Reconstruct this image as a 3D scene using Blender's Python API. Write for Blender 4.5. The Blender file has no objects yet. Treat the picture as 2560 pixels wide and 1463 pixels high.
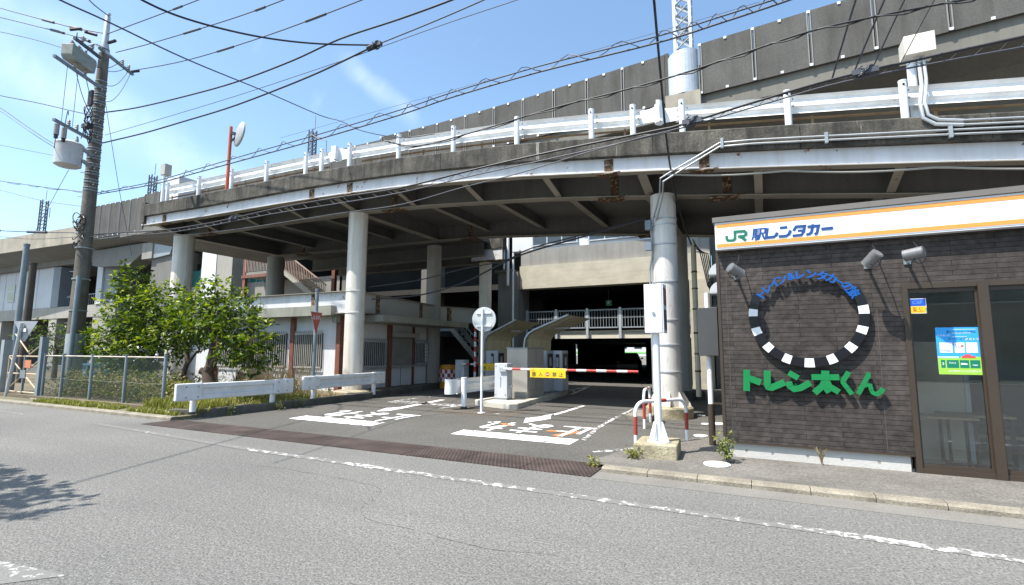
import bpy, bmesh, math, random
from mathutils import Vector, Matrix
random.seed(7)
R = math.radians
S = bpy.context.scene
COL = S.collection

# ------------------------------------------------------------------ camera
CAM_H = 1.6
F_PX, PITCH, ROLL, YAW = 1261.6, R(6.5555), R(0.192), R(-26.348)
fw = Vector((math.sin(YAW)*math.cos(PITCH), math.cos(YAW)*math.cos(PITCH), math.sin(PITCH)))
r0 = Vector((math.cos(YAW), -math.sin(YAW), 0)); u0 = r0.cross(fw)
rr = r0*math.cos(ROLL) + u0*math.sin(ROLL); uu = -r0*math.sin(ROLL) + u0*math.cos(ROLL)
cd = bpy.data.cameras.new("camera"); cam = bpy.data.objects.new("camera", cd); COL.objects.link(cam)
cd.sensor_width = 36.0; cd.sensor_fit = 'HORIZONTAL'; cd.lens = F_PX/2560*36.0
cd.clip_start = 0.05; cd.clip_end = 2000
M = Matrix((( rr.x, uu.x, -fw.x, 0), (rr.y, uu.y, -fw.y, 0), (rr.z, uu.z, -fw.z, CAM_H), (0, 0, 0, 1)))
cam.matrix_world = M
S.camera = cam

# ------------------------------------------------------------------ sky, sun, exposure
SUN = Vector((-0.33, -0.46, 1.0)).normalized()          # towards the sun
w = bpy.data.worlds.new("World"); S.world = w; w.use_nodes = True
nt = w.node_tree; nt.nodes.clear()
out = nt.nodes.new('ShaderNodeOutputWorld'); bg = nt.nodes.new('ShaderNodeBackground')
sky = nt.nodes.new('ShaderNodeTexSky'); sky.sky_type = 'NISHITA'; sky.sun_disc = False
sky.sun_elevation = math.asin(SUN.z); sky.sun_rotation = math.atan2(SUN.x, SUN.y)
sky.air_density = 1.0; sky.dust_density = 1.6; sky.ozone_density = 0.4; sky.altitude = 0
bg.inputs[1].default_value = 0.15
# thin cirrus streaks, laid out by sky direction
tc = nt.nodes.new('ShaderNodeTexCoord')
def MA(op, a, b=None, c=None):
    q = nt.nodes.new('ShaderNodeMath'); q.operation = op
    for k, v in enumerate((a, b, c)):
        if v is None: continue
        if isinstance(v, (int, float)): q.inputs[k].default_value = v
        else: nt.links.new(v, q.inputs[k])
    return q.outputs[0]
def MR(v, a, b, x=0., y=1.):
    q = nt.nodes.new('ShaderNodeMapRange'); q.interpolation_type = 'SMOOTHSTEP'
    for k, u in (('From Min', a), ('From Max', b), ('To Min', x), ('To Max', y)): q.inputs[k].default_value = u
    nt.links.new(v, q.inputs['Value']); return q.outputs[0]
def DOT(vec):
    q = nt.nodes.new('ShaderNodeVectorMath'); q.operation = 'DOT_PRODUCT'; q.inputs[1].default_value = vec; nt.links.new(tc.outputs['Generated'], q.inputs[0]); return q.outputs['Value']
def NZ(sc, det, ro, stretch=None):
    q = nt.nodes.new('ShaderNodeTexNoise'); q.inputs['Scale'].default_value = sc; q.inputs['Detail'].default_value = det; q.inputs['Roughness'].default_value = ro
    v = tc.outputs['Generated']
    if stretch:
        m_ = nt.nodes.new('ShaderNodeMapping'); m_.inputs['Rotation'].default_value = (R(20), R(-38), R(25)); m_.inputs['Scale'].default_value = stretch; nt.links.new(v, m_.inputs[0]); v = m_.outputs[0]
    nt.links.new(v, q.inputs[0]); return q.outputs['Fac']
fib = NZ(3.0, 8, .6, (1.5, 6, 4)); big = NZ(5.0, 4, .5)
bands = None
for n_, c_, wd, ext, st in (((-.444, -.201, -.873), (-.860, .370, .352), .065, (.965, .992), .24), ((-.678, -.117, -.726), (-.599, .661, .453), .026, (.9955, .9995), .22), ((.416, -.152, .896), (-.859, .259, .443), .05, (.985, .998), .18)):
    dd_ = MA('ABSOLUTE', MA('ADD', DOT(n_), MA('MULTIPLY_ADD', big, .09, -.045)))
    b_ = MA('MULTIPLY', MR(dd_, wd, 0.), MR(DOT(c_), ext[0], ext[1])); b_ = MA('MULTIPLY', b_, MR(fib, .3, .75, .35*st, st)); bands = b_ if bands is None else MA('MAXIMUM', bands, b_)
thin = MR(fib, .62, .85, 0., .10)
cloud = MA('MAXIMUM', bands, thin)
mx = nt.nodes.new('ShaderNodeMix'); mx.data_type = 'RGBA'; mx.inputs['B'].default_value = (6.5, 7.2, 8.0, 1)
L = nt.links.new
L(cloud, mx.inputs['Factor']); tn = nt.nodes.new('ShaderNodeMix'); tn.data_type = 'RGBA'; tn.blend_type = 'MULTIPLY'; tn.inputs['Factor'].default_value = 1; tn.inputs['B'].default_value = (.90, 1.03, 1.05, 1); L(sky.outputs[0], tn.inputs['A']); L(tn.outputs['Result'], mx.inputs['A']); L(mx.outputs['Result'], bg.inputs[0]); L(bg.outputs[0], out.inputs[0])
sd = bpy.data.lights.new("sun", 'SUN'); sd.energy = 4.6; sd.angle = R(0.5); sd.color = (1.0, 0.95, 0.88)
so = bpy.data.objects.new("sun", sd); COL.objects.link(so); so.location = (-20, -30, 60)
so.rotation_euler = SUN.to_track_quat('Z', 'Y').to_euler()
S.view_settings.view_transform = 'Standard'; S.view_settings.look = 'None'; S.view_settings.gamma = 1
S.view_settings.use_curve_mapping = False; S.view_settings.exposure = 0.9

# ------------------------------------------------------------------ materials
def mk(name, col, col2=None, rough=.7, metal=0., ns=2., streak=0., scol=(.04, .04, .035), rust=0., rcol=(.16, .06, .025), speck=0., sps=70., bump=0., bs=40., spec=.4, squash=None, rthr=None, rns=2.2, speck2=0., drip=0., dcol=(.42, .41, .36), rrun=0.):
    m = bpy.data.materials.new(name); m.use_nodes = True; t = m.node_tree; n = t.nodes; l = t.links.new
    b = n['Principled BSDF']; b.inputs['Roughness'].default_value = rough; b.inputs['Metallic'].default_value = metal
    b.inputs['Specular IOR Level'].default_value = spec
    geo = n.new('ShaderNodeNewGeometry'); pos = geo.outputs['Position']
    def noise(scale, det=5, vec=None, ro=.55):
        q = n.new('ShaderNodeTexNoise'); q.inputs['Scale'].default_value = scale; q.inputs['Detail'].default_value = det; q.inputs['Roughness'].default_value = ro
        l(vec or pos, q.inputs['Vector']); return q.outputs['Fac']
    def ramp(f, a, bb, v0=0., v1=1.):
        q = n.new('ShaderNodeMapRange'); q.inputs['From Min'].default_value = a; q.inputs['From Max'].default_value = bb
        q.inputs['To Min'].default_value = v0; q.inputs['To Max'].default_value = v1; l(f, q.inputs['Value']); return q.outputs[0]
    def mix(f, a, bb, mode='MIX'):
        q = n.new('ShaderNodeMix'); q.data_type = 'RGBA'; q.blend_type = mode
        for k, v in (('Factor', f), ('A', a), ('B', bb)):
            if isinstance(v, (tuple, list)): q.inputs[k].default_value = (*v[:3], 1)
            elif isinstance(v, (int, float)): q.inputs[k].default_value = v
            else: l(v, q.inputs[k])
        return q.outputs['Result']
    c = col
    c2 = col2 or tuple(x*.82 for x in col)
    c = mix(ramp(noise(ns, 7), .3, .7), col, c2)
    if speck:
        s = noise(sps, 3, ro=.8)
        c = mix(1.0, c, mix(ramp(s, .28, .72), (1-speck,)*3, (1+speck,)*3), 'MULTIPLY')
    if speck2:
        c = mix(1.0, c, mix(ramp(noise(17., 4, ro=.85), .32, .68), (1-speck2,)*3, (1+speck2,)*3), 'MULTIPLY')
    if streak:
        mp = n.new('ShaderNodeMapping'); mp.inputs['Scale'].default_value = squash or (5, 5, .35); l(pos, mp.inputs[0])
        c = mix(ramp(noise(1.0, 6, mp.outputs[0], .62), .42, .68, 0, streak), c, scol)
    if drip:
        mp = n.new('ShaderNodeMapping'); mp.inputs['Scale'].default_value = (3.3, 3.3, .22); mp.inputs['Location'].default_value = (3.7, 1.2, 0); l(pos, mp.inputs[0])
        c = mix(ramp(noise(1.0, 6, mp.outputs[0], .7), .66, .70, 0, drip), c, dcol)
    if rrun:
        mp = n.new('ShaderNodeMapping'); mp.inputs['Scale'].default_value = (9, 9, .8); l(pos, mp.inputs[0])
        c = mix(ramp(noise(1.0, 9, mp.outputs[0], .75), .57, .68, 0, rrun), c, (.26, .13, .06))
    if rust:
        th = rthr if rthr is not None else .72-.3*rust
        c = mix(ramp(noise(rns, 10, ro=.68), th, th+.05), c, mix(ramp(noise(14, 4), .3, .7), rcol, (rcol[0]*1.9, rcol[1]*2.0, rcol[2]*2.0)))
    if isinstance(c, tuple): b.inputs['Base Color'].default_value = (*c, 1)
    else: l(c, b.inputs['Base Color'])
    if bump:
        bp = n.new('ShaderNodeBump'); bp.inputs['Strength'].default_value = bump; bp.inputs['Distance'].default_value = .02
        l(noise(bs, 4), bp.inputs['Height']); l(bp.outputs[0], b.inputs['Normal'])
    return m
def flat(name, col, rough=.5, metal=0., spec=.5):
    m = bpy.data.materials.new(name); m.use_nodes = True; b = m.node_tree.nodes['Principled BSDF']
    b.inputs['Base Color'].default_value = (*col, 1); b.inputs['Roughness'].default_value = rough; b.inputs['Metallic'].default_value = metal; b.inputs['Specular IOR Level'].default_value = spec
    return m
def glass(name, tint=(.75, .8, .8), amt=.12):
    m = bpy.data.materials.new(name); m.use_nodes = True; t = m.node_tree; n = t.nodes; l = t.links.new; n.clear()
    o = n.new('ShaderNodeOutputMaterial'); mix = n.new('ShaderNodeMixShader'); tr = n.new('ShaderNodeBsdfTransparent'); gl = n.new('ShaderNodeBsdfGlossy')
    tr.inputs[0].default_value = (*tint, 1); gl.inputs['Roughness'].default_value = .01; gl.inputs[0].default_value = (.9, .95, 1, 1)
    fr = n.new('ShaderNodeFresnel'); fr.inputs['IOR'].default_value = 1.5; ad = n.new('ShaderNodeMath'); ad.inputs[1].default_value = amt
    l(fr.outputs[0], ad.inputs[0]); l(ad.outputs[0], mix.inputs[0]); l(tr.outputs[0], mix.inputs[1]); l(gl.outputs[0], mix.inputs[2]); l(mix.outputs[0], o.inputs[0])
    return m
def worn(name, col, base, thr=.5, wid=.08, ns=6., fine=30.):
    """old road paint: paint flaked off down to the asphalt"""
    m = bpy.data.materials.new(name); m.use_nodes = True; t = m.node_tree; n = t.nodes; l = t.links.new
    b = n['Principled BSDF']; b.inputs['Roughness'].default_value = .7; b.inputs['Specular IOR Level'].default_value = .3
    geo = n.new('ShaderNodeNewGeometry')
    a1 = n.new('ShaderNodeTexNoise'); a1.inputs['Scale'].default_value = ns; a1.inputs['Detail'].default_value = 9; a1.inputs['Roughness'].default_value = .7
    a2 = n.new('ShaderNodeTexNoise'); a2.inputs['Scale'].default_value = .7; a2.inputs['Detail'].default_value = 2
    l(geo.outputs['Position'], a1.inputs[0]); l(geo.outputs['Position'], a2.inputs[0])
    ad = n.new('ShaderNodeMath'); ad.operation = 'MULTIPLY_ADD'; ad.inputs[1].default_value = .35; l(a2.outputs['Fac'], ad.inputs[0]); l(a1.outputs['Fac'], ad.inputs[2])
    mr = n.new('ShaderNodeMapRange'); mr.inputs['From Min'].default_value = thr+.175; mr.inputs['From Max'].default_value = thr+.175+wid; l(ad.outputs[0], mr.inputs['Value'])
    mx = n.new('ShaderNodeMix'); mx.data_type = 'RGBA'; mx.inputs['A'].default_value = (*col, 1); l(mr.outputs[0], mx.inputs['Factor'])
    sp = n.new('ShaderNodeTexNoise'); sp.inputs['Scale'].default_value = fine*3; sp.inputs['Detail'].default_value = 3; l(geo.outputs['Position'], sp.inputs[0])
    m2 = n.new('ShaderNodeMix'); m2.data_type = 'RGBA'; m2.inputs['A'].default_value = (*[x*.48 for x in base], 1); m2.inputs['B'].default_value = (*[x*1.3 for x in base], 1); l(sp.outputs['Fac'], m2.inputs['Factor'])
    l(m2.outputs['Result'], mx.inputs['B']); l(mx.outputs['Result'], b.inputs['Base Color'])
    return m
def brickmat(name, c1, c2, mort, bw, bh, ms, rough=.8, bump=.5, axis='XZ', nsc=8., relief=22.):
    m = bpy.data.materials.new(name); m.use_nodes = True; t = m.node_tree; n = t.nodes; l = t.links.new
    b = n['Principled BSDF']; b.inputs['Roughness'].default_value = rough; b.inputs['Specular IOR Level'].default_value = .25
    geo = n.new('ShaderNodeNewGeometry'); sx = n.new('ShaderNodeSeparateXYZ'); l(geo.outputs['Position'], sx.inputs[0])
    cb = n.new('ShaderNodeCombineXYZ')
    if axis == 'XZ':
        ad = n.new('ShaderNodeMath'); l(sx.outputs[0], ad.inputs[0]); l(sx.outputs[1], ad.inputs[1]); l(ad.outputs[0], cb.inputs[0]); l(sx.outputs[2], cb.inputs[1])
    else:
        l(sx.outputs[0], cb.inputs[0]); l(sx.outputs[1], cb.inputs[1])
    bt = n.new('ShaderNodeTexBrick'); l(cb.outputs[0], bt.inputs['Vector']); bt.inputs['Scale'].default_value = 1
    bt.inputs['Brick Width'].default_value = bw; bt.inputs['Row Height'].default_value = bh; bt.inputs['Mortar Size'].default_value = ms; bt.inputs['Mortar Smooth'].default_value = .2; bt.inputs['Bias'].default_value = 0
    bt.inputs['Color1'].default_value = (*c1, 1); bt.inputs['Color2'].default_value = (*c2, 1); bt.inputs['Mortar'].default_value = (*mort, 1)
    nz = n.new('ShaderNodeTexNoise'); nz.inputs['Scale'].default_value = nsc; nz.inputs['Detail'].default_value = 6; l(geo.outputs['Position'], nz.inputs[0])
    mr = n.new('ShaderNodeMapRange'); mr.inputs['From Min'].default_value = .3; mr.inputs['From Max'].default_value = .7; mr.inputs['To Min'].default_value = .65; mr.inputs['To Max'].default_value = 1.35; l(nz.outputs['Fac'], mr.inputs['Value'])
    n3 = n.new('ShaderNodeTexNoise'); n3.inputs['Scale'].default_value = .9; n3.inputs['Detail'].default_value = 4; l(geo.outputs['Position'], n3.inputs[0]); m3 = n.new('ShaderNodeMapRange'); m3.inputs['From Min'].default_value = .3; m3.inputs['From Max'].default_value = .7; m3.inputs['To Min'].default_value = .78; m3.inputs['To Max'].default_value = 1.2; l(n3.outputs['Fac'], m3.inputs['Value']); m4 = n.new('ShaderNodeMath'); m4.operation = 'MULTIPLY'; l(mr.outputs[0], m4.inputs[0]); l(m3.outputs[0], m4.inputs[1])
    mx = n.new('ShaderNodeMix'); mx.data_type = 'RGBA'; mx.blend_type = 'MULTIPLY'; mx.inputs['Factor'].default_value = 1; l(bt.outputs['Color'], mx.inputs['A']); l(m4.outputs[0], mx.inputs['B'])
    l(mx.outputs['Result'], b.inputs['Base Color'])
    n2 = n.new('ShaderNodeTexNoise'); n2.inputs['Scale'].default_value = relief; n2.inputs['Detail'].default_value = 5; l(geo.outputs['Position'], n2.inputs[0])
    s1 = n.new('ShaderNodeMath'); s1.operation = 'MULTIPLY_ADD'; s1.inputs[1].default_value = -1.0; l(bt.outputs['Fac'], s1.inputs[0]); l(n2.outputs['Fac'], s1.inputs[2])
    bp = n.new('ShaderNodeBump'); bp.inputs['Strength'].default_value = bump; bp.inputs['Distance'].default_value = .012; l(s1.outputs[0], bp.inputs['Height']); l(bp.outputs[0], b.inputs['Normal'])
    return m
def leafmat(name, c1, c2, trans=.35):
    m = bpy.data.materials.new(name); m.use_nodes = True; t = m.node_tree; n = t.nodes; l = t.links.new
    b = n['Principled BSDF']; b.inputs['Roughness'].default_value = .42; b.inputs['Specular IOR Level'].default_value = .35
    oi = n.new('ShaderNodeNewGeometry'); mx = n.new('ShaderNodeMix'); mx.data_type = 'RGBA'; mx.inputs['A'].default_value = (*c1, 1); mx.inputs['B'].default_value = (*c2, 1)
    l(oi.outputs['Random Per Island'], mx.inputs['Factor']); l(mx.outputs['Result'], b.inputs['Base Color'])
    tr = n.new('ShaderNodeBsdfTranslucent'); g = n.new('ShaderNodeMix'); g.data_type = 'RGBA'; g.blend_type = 'MULTIPLY'; g.inputs['Factor'].default_value = 1; g.inputs['B'].default_value = (1.3, 1.5, .6, 1)
    l(mx.outputs['Result'], g.inputs['A']); l(g.outputs['Result'], tr.inputs[0])
    ms = n.new('ShaderNodeMixShader'); ms.inputs[0].default_value = trans; o = n['Material Output']
    l(b.outputs[0], ms.inputs[1]); l(tr.outputs[0], ms.inputs[2]); l(ms.outputs[0], o.inputs[0])
    return m

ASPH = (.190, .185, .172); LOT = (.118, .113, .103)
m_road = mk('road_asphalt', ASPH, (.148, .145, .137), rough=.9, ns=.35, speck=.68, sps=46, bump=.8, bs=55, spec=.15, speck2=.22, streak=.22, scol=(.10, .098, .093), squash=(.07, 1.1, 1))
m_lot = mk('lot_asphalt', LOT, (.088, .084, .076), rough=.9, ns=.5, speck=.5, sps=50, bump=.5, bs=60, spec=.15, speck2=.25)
m_walk = mk('walkway_asphalt', (.185, .172, .155), (.125, .117, .104), rough=.9, ns=1.1, speck=.5, sps=45, bump=.5, bs=50, spec=.15, speck2=.25)
m_gutter = mk('gutter_concrete', (.20, .19, .17), (.15, .14, .125), rough=.9, ns=1.5, speck=.3, sps=60)
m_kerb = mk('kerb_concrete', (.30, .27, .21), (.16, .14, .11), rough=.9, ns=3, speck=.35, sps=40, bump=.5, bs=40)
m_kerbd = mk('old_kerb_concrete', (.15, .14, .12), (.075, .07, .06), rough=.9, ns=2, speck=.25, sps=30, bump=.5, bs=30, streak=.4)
m_conc = mk('concrete', (.30, .29, .265), (.24, .23, .21), rough=.9, ns=.8, streak=.35, scol=(.12, .115, .10), bump=.25, bs=25)
m_concd = mk('weathered_concrete', (.125, .115, .096), (.042, .039, .034), rough=.92, ns=2.6, streak=.9, scol=(.020, .019, .017), bump=.5, bs=25, squash=(4.5, 4.5, .5), speck=.35, sps=26, speck2=.3, drip=.55)
m_concp = mk('noise_wall_concrete', (.108, .105, .098), (.078, .076, .071), rough=.92, ns=.7, streak=.6, scol=(.042, .040, .034), speck=.22, sps=22, squash=(2.2, 2.2, .3), speck2=.16, drip=.12, dcol=(.2, .19, .165))
m_cream = mk('board_marked_concrete', (.50, .46, .37), (.40, .37, .29), rough=.9, ns=1.6, streak=.3, scol=(.28, .26, .20), squash=(1.2, 1.2, 7), bump=.3, bs=18)
m_conclight = mk('pale_concrete', (.36, .34, .30), (.28, .265, .235), rough=.9, ns=.7, streak=.3, scol=(.2, .19, .17), bump=.2, bs=20)
m_block = mk('stained_block', (.42, .37, .25), (.20, .17, .11), rough=.92, ns=4, speck=.3, sps=30, bump=.7, bs=25)
m_white = mk('white_paint', (.80, .81, .83), (.72, .73, .75), rough=.42, ns=2.5, spec=.5, streak=.06, scol=(.4, .37, .3))
m_railwhite = mk('guardrail_white', (.80, .81, .82), (.70, .71, .71), rough=.45, ns=3, streak=.3, scol=(.45, .43, .38), rust=.12, squash=(2.5, 2.5, 2.5))
m_girderw = mk('flaking_white_steel', (.62, .63, .66), (.53, .54, .56), rough=.5, ns=1.2, streak=.25, scol=(.35, .28, .2), rust=.33, rns=3., rcol=(.13, .055, .03))
m_steel = mk('grey_painted_steel', (.15, .145, .135), (.11, .107, .10), rough=.7, ns=.9, streak=.2, scol=(.05, .035, .025), rust=.16, rcol=(.06, .028, .014), rns=1.6)
m_flange = mk('grey_flange_steel', (.33, .30, .25), (.24, .215, .175), rough=.7, ns=.8, rust=.33, rcol=(.085, .038, .018), rns=1.3)
m_rust = mk('rusted_splice', (.12, .07, .04), (.07, .038, .022), rough=.9, ns=7, bump=1., bs=35, rust=.62, rcol=(.24, .17, .11), rns=9.)
m_col3 = mk('rusty_column_paint', (.70, .68, .65), (.58, .56, .53), rough=.55, ns=1.1, streak=.5, scol=(.42, .36, .29), rust=.2, rcol=(.25, .11, .045), squash=(6, 6, .3), rrun=.95)
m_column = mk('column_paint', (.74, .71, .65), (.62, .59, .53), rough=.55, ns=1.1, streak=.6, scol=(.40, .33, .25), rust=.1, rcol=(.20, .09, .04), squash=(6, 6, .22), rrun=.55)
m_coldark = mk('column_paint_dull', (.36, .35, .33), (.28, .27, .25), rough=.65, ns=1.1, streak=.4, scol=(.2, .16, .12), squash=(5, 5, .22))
m_soffit = mk('deck_soffit', (.18, .172, .155), (.13, .124, .112), rough=.85, ns=.7)
m_dark = mk('interior_shade_dark', (.045, .044, .042), (.03, .03, .029), rough=.95, ns=.5)  # near-black base colour stands in for the deep shade inside
m_galv = mk('galvanised_steel', (.50, .52, .54), (.40, .42, .44), rough=.45, metal=.35, ns=6, spec=.5)
m_galvd = mk('dull_galvanised', (.30, .33, .35), (.24, .265, .285), rough=.55, metal=.25, ns=4)
m_bluegrey = mk('bluegrey_post', (.21, .25, .275), (.16, .195, .215), rough=.55, ns=3, streak=.2, scol=(.1, .1, .1))
m_poleconc = mk('pole_concrete', (.19, .17, .145), (.10, .09, .078), rough=.92, ns=2.2, streak=.6, scol=(.05, .042, .035), speck=.3, sps=30, squash=(5, 5, .4), bump=.2, bs=30)
m_black = flat('black_cable', (.018, .018, .022), .5)
m_cable = flat('grey_cable', (.055, .06, .075), .55)
m_blackp = flat('black_plastic', (.02, .02, .022), .35)
m_red = mk('red_paint', (.52, .045, .035), (.42, .04, .03), rough=.45, ns=4)
m_bolred = mk('faded_red_paint', (.40, .055, .045), (.30, .04, .035), rough=.5, ns=5, rust=.05)
m_orange = mk('orange_pole_paint', (.55, .12, .05), (.45, .09, .04), rough=.5, ns=4)
m_machine = mk('machine_grey', (.52, .54, .57), (.46, .48, .51), rough=.45, ns=3, streak=.12, scol=(.3, .28, .25))
m_cabinet = mk('beige_grey_cabinet', (.40, .38, .34), (.34, .325, .29), rough=.5, ns=2, streak=.15, scol=(.25, .22, .18))
m_panelcream = mk('cream_panel', (.72, .64, .42), (.60, .53, .34), rough=.55, ns=2, streak=.25, scol=(.25, .2, .12))
m_yellow = flat('yellow_banner', (.80, .52, .01), .5)
m_txt = flat('dark_lettering', (.03, .03, .035), .5)
m_wallwhite = mk('booth_wall', (.68, .69, .70), (.60, .61, .62), rough=.6, ns=1, streak=.2, scol=(.4, .37, .32))
m_brown = mk('brown_steel', (.21, .085, .06), (.15, .06, .042), rough=.6, ns=3, rust=.15)
m_fascia = mk('olive_grey_fascia', (.30, .30, .25), (.22, .22, .18), rough=.6, ns=1.2, streak=.35, scol=(.12, .11, .09))
m_glassdark = flat('dark_window', (.03, .035, .04), .08, 0, .8)
m_shutter = mk('roller_shutter', (.30, .285, .25), (.24, .225, .195), rough=.6, ns=3)
m_paint = worn('road_paint', (.80, .80, .78), LOT, .60, .06, 5.)
m_paintw = worn('worn_road_paint', (.78, .78, .76), LOT, .40, .1, 7.)
m_edge = worn('worn_edge_line', (.76, .76, .75), ASPH, .385, .1, 9.)
m_paintor = worn('orange_under_paint', (.62, .22, .06), LOT, .50, .08, 8.)

# ------------------------------------------------------------------ geometry helpers
class MB:
    def __init__(s): s.v = []; s.f = []; s.m = []; s.mi = 0
    def add(s, vs, fs):
        o = len(s.v); s.v += [tuple(p) for p in vs]; s.f += [tuple(i+o for i in f) for f in fs]; s.m += [s.mi]*len(fs)
    def mat(s, i): s.mi = i; return s
    def box(s, x0, x1, y0, y1, z0, z1):
        s.add([(x0, y0, z0), (x1, y0, z0), (x1, y1, z0), (x0, y1, z0), (x0, y0, z1), (x1, y0, z1), (x1, y1, z1), (x0, y1, z1)],
              [(0, 3, 2, 1), (4, 5, 6, 7), (0, 1, 5, 4), (1, 2, 6, 5), (2, 3, 7, 6), (3, 0, 4, 7)]); return s
    def bar(s, p, q, a, b, up=(0, 0, 1)):
        p = Vector(p); q = Vector(q); d = (q-p).normalized(); up = Vector(up)
        if abs(d.dot(up)) > .99: up = Vector((0, 1, 0))
        x = d.cross(up).normalized(); y = x.cross(d).normalized()
        vs = []
        for o in (p, q):
            for sx, sy in ((-1, -1), (1, -1), (1, 1), (-1, 1)): vs.append(o + x*(a/2*sx) + y*(b/2*sy))
        s.add(vs, [(0, 1, 2, 3), (7, 6, 5, 4), (0, 4, 5, 1), (1, 5, 6, 2), (2, 6, 7, 3), (3, 7, 4, 0)]); return s
    def cyl(s, p, q, ra, rb=None, n=16, caps=True):
        rb = ra if rb is None else rb
        p = Vector(p); q = Vector(q); d = (q-p).normalized(); up = Vector((0, 0, 1)) if abs(d.z) < .9 else Vector((0, 1, 0))
        x = d.cross(up).normalized(); y = x.cross(d).normalized()
        vs = []
        for o, r in ((p, ra), (q, rb)):
            for i in range(n):
                a = 2*math.pi*i/n; vs.append(o + x*(r*math.cos(a)) + y*(r*math.sin(a)))
        fs = [(i, i+n, (i+1) % n+n, (i+1) % n) for i in range(n)]
        if caps: fs += [tuple(range(n)), tuple(range(2*n-1, n-1, -1))]
        s.add(vs, fs); return s
    def tube(s, pts, r, n=8, caps=True):
        pts = [Vector(p) for p in pts]; N = len(pts); vs = []; px = None
        if N < 2: return s
        for i, p in enumerate(pts):
            d = (pts[min(i+1, N-1)] - pts[max(i-1, 0)])
            d = d.normalized() if d.length > 1e-9 else Vector((0, 0, 1))
            if px is None:
                up = Vector((0, 0, 1)) if abs(d.z) < .95 else Vector((1, 0, 0)); x = d.cross(up).normalized()
            else:
                x = (px - d*px.dot(d)); x = x.normalized() if x.length > 1e-6 else d.orthogonal().normalized()
            px = x; y = x.cross(d).normalized()
            for k in range(n):
                a = 2*math.pi*k/n; vs.append(p + x*(r*math.cos(a)) + y*(r*math.sin(a)))
        fs = []
        for i in range(N-1):
            for k in range(n): fs.append((i*n+k, (i+1)*n+k, (i+1)*n+(k+1) % n, i*n+(k+1) % n))
        if caps: fs += [tuple(range(n)), tuple(range(N*n-1, (N-1)*n-1, -1))]
        s.add(vs, fs); return s
    def lathe(s, o, prof, n=24, axis='Z'):
        o = Vector(o); vs = []
        for r, z in prof:
            for k in range(n):
                a = 2*math.pi*k/n
                vs.append(o + (Vector((r*math.cos(a), r*math.sin(a), z)) if axis == 'Z' else Vector((r*math.cos(a), z, r*math.sin(a)))))
        fs = []
        for i in range(len(prof)-1):
            for k in range(n): fs.append((i*n+k, i*n+(k+1) % n, (i+1)*n+(k+1) % n, (i+1)*n+k))
        fs += [tuple(range(n-1, -1, -1)), tuple(range((len(prof)-1)*n, len(prof)*n))]
        s.add(vs, fs); return s
    def prism(s, poly, o, ax, ay, d):
        """polygon in plane (ax, ay) at o, thickness vector d"""
        o = Vector(o); ax = Vector(ax); ay = Vector(ay); d = Vector(d); n = len(poly)
        a = [o + ax*p[0] + ay*p[1] for p in poly]; b = [p + d for p in a]
        s.add(a+b, [tuple(range(n-1, -1, -1)), tuple(range(n, 2*n))] + [(i, (i+1) % n, (i+1) % n+n, i+n) for i in range(n)]); return s
    def sweep(s, frames, prof, closed=True):
        """frames: (origin, A, B); prof: (a, b) points"""
        n = len(prof); vs = []
        for o, A, B in frames:
            for a, b in prof: vs.append(Vector(o) + Vector(A)*a + Vector(B)*b)
        fs = []
        for i in range(len(frames)-1):
            for k in range(n if closed else n-1): fs.append((i*n+k, (i+1)*n+k, (i+1)*n+(k+1) % n, i*n+(k+1) % n))
        if closed: fs += [tuple(range(n)), tuple(range(len(frames)*n-1, (len(frames)-1)*n-1, -1))]
        s.add(vs, fs); return s
    def stroke(s, pts, wd, o, ax, ay, d):
        """thick polyline with square ends as one prism"""
        P = [Vector((p[0], p[1])) for p in pts]; N = len(P); Lf = []; Rt = []
        for i in range(N):
            d0 = (P[i]-P[i-1]).normalized() if i > 0 else (P[1]-P[0]).normalized()
            d1 = (P[i+1]-P[i]).normalized() if i < N-1 else d0
            n0 = Vector((-d0.y, d0.x)); n1 = Vector((-d1.y, d1.x)); m = (n0+n1)
            m = m.normalized() if m.length > 1e-6 else n0
            k = wd/2/max(.5, m.dot(n0)); Lf.append(P[i]+m*k); Rt.append(P[i]-m*k)
        for i in range(N-1):
            s.prism([Rt[i], Rt[i+1], Lf[i+1], Lf[i]], Vector(o)+Vector(d).normalized()*(.0006*(len(s.f) % 11)), ax, ay, d)
        return s
    def build(s, name, mats, parent=None, smooth=False, bevel=0, loc=None):
        me = bpy.data.meshes.new(name); me.from_pydata(s.v, [], s.f)
        for m in (mats if isinstance(mats, (list, tuple)) else [mats]): me.materials.append(m)
        me.polygons.foreach_set('material_index', s.m)
        bm = bmesh.new(); bm.from_mesh(me); bmesh.ops.recalc_face_normals(bm, faces=bm.faces)
        if bevel: bmesh.ops.bevel(bm, geom=[e for e in bm.edges if len(e.link_faces) == 2 and e.calc_face_angle(0) > .5], offset=bevel, segments=2, affect='EDGES', profile=.5)
        bm.to_mesh(me); bm.free()
        if smooth:
            me.polygons.foreach_set('use_smooth', [True]*len(me.polygons))
            try: me.set_sharp_from_angle(angle=R(40))
            except Exception: pass
        o = bpy.data.objects.new(name, me); COL.objects.link(o)
        if parent is not None:
            o.parent = parent
            if parent.type == 'EMPTY' or True:
                o.matrix_parent_inverse = parent_world(parent).inverted()
        return o
def parent_world(o):
    m = o.matrix_basis.copy()
    if o.parent is not None: m = parent_world(o.parent) @ o.matrix_parent_inverse @ m
    return m
def tag(o, label=None, cat=None, group=None, kind=None):
    if label: o['label'] = label
    if cat: o['category'] = cat
    if group: o['group'] = group
    if kind: o['kind'] = kind
    return o
def empty(name, loc, label, cat, group=None, rz=0):
    o = bpy.data.objects.new(name, None); o.empty_display_size = .2; o.location = loc; o.rotation_euler = (0, 0, rz); COL.objects.link(o)
    return tag(o, label, cat, group)
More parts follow.
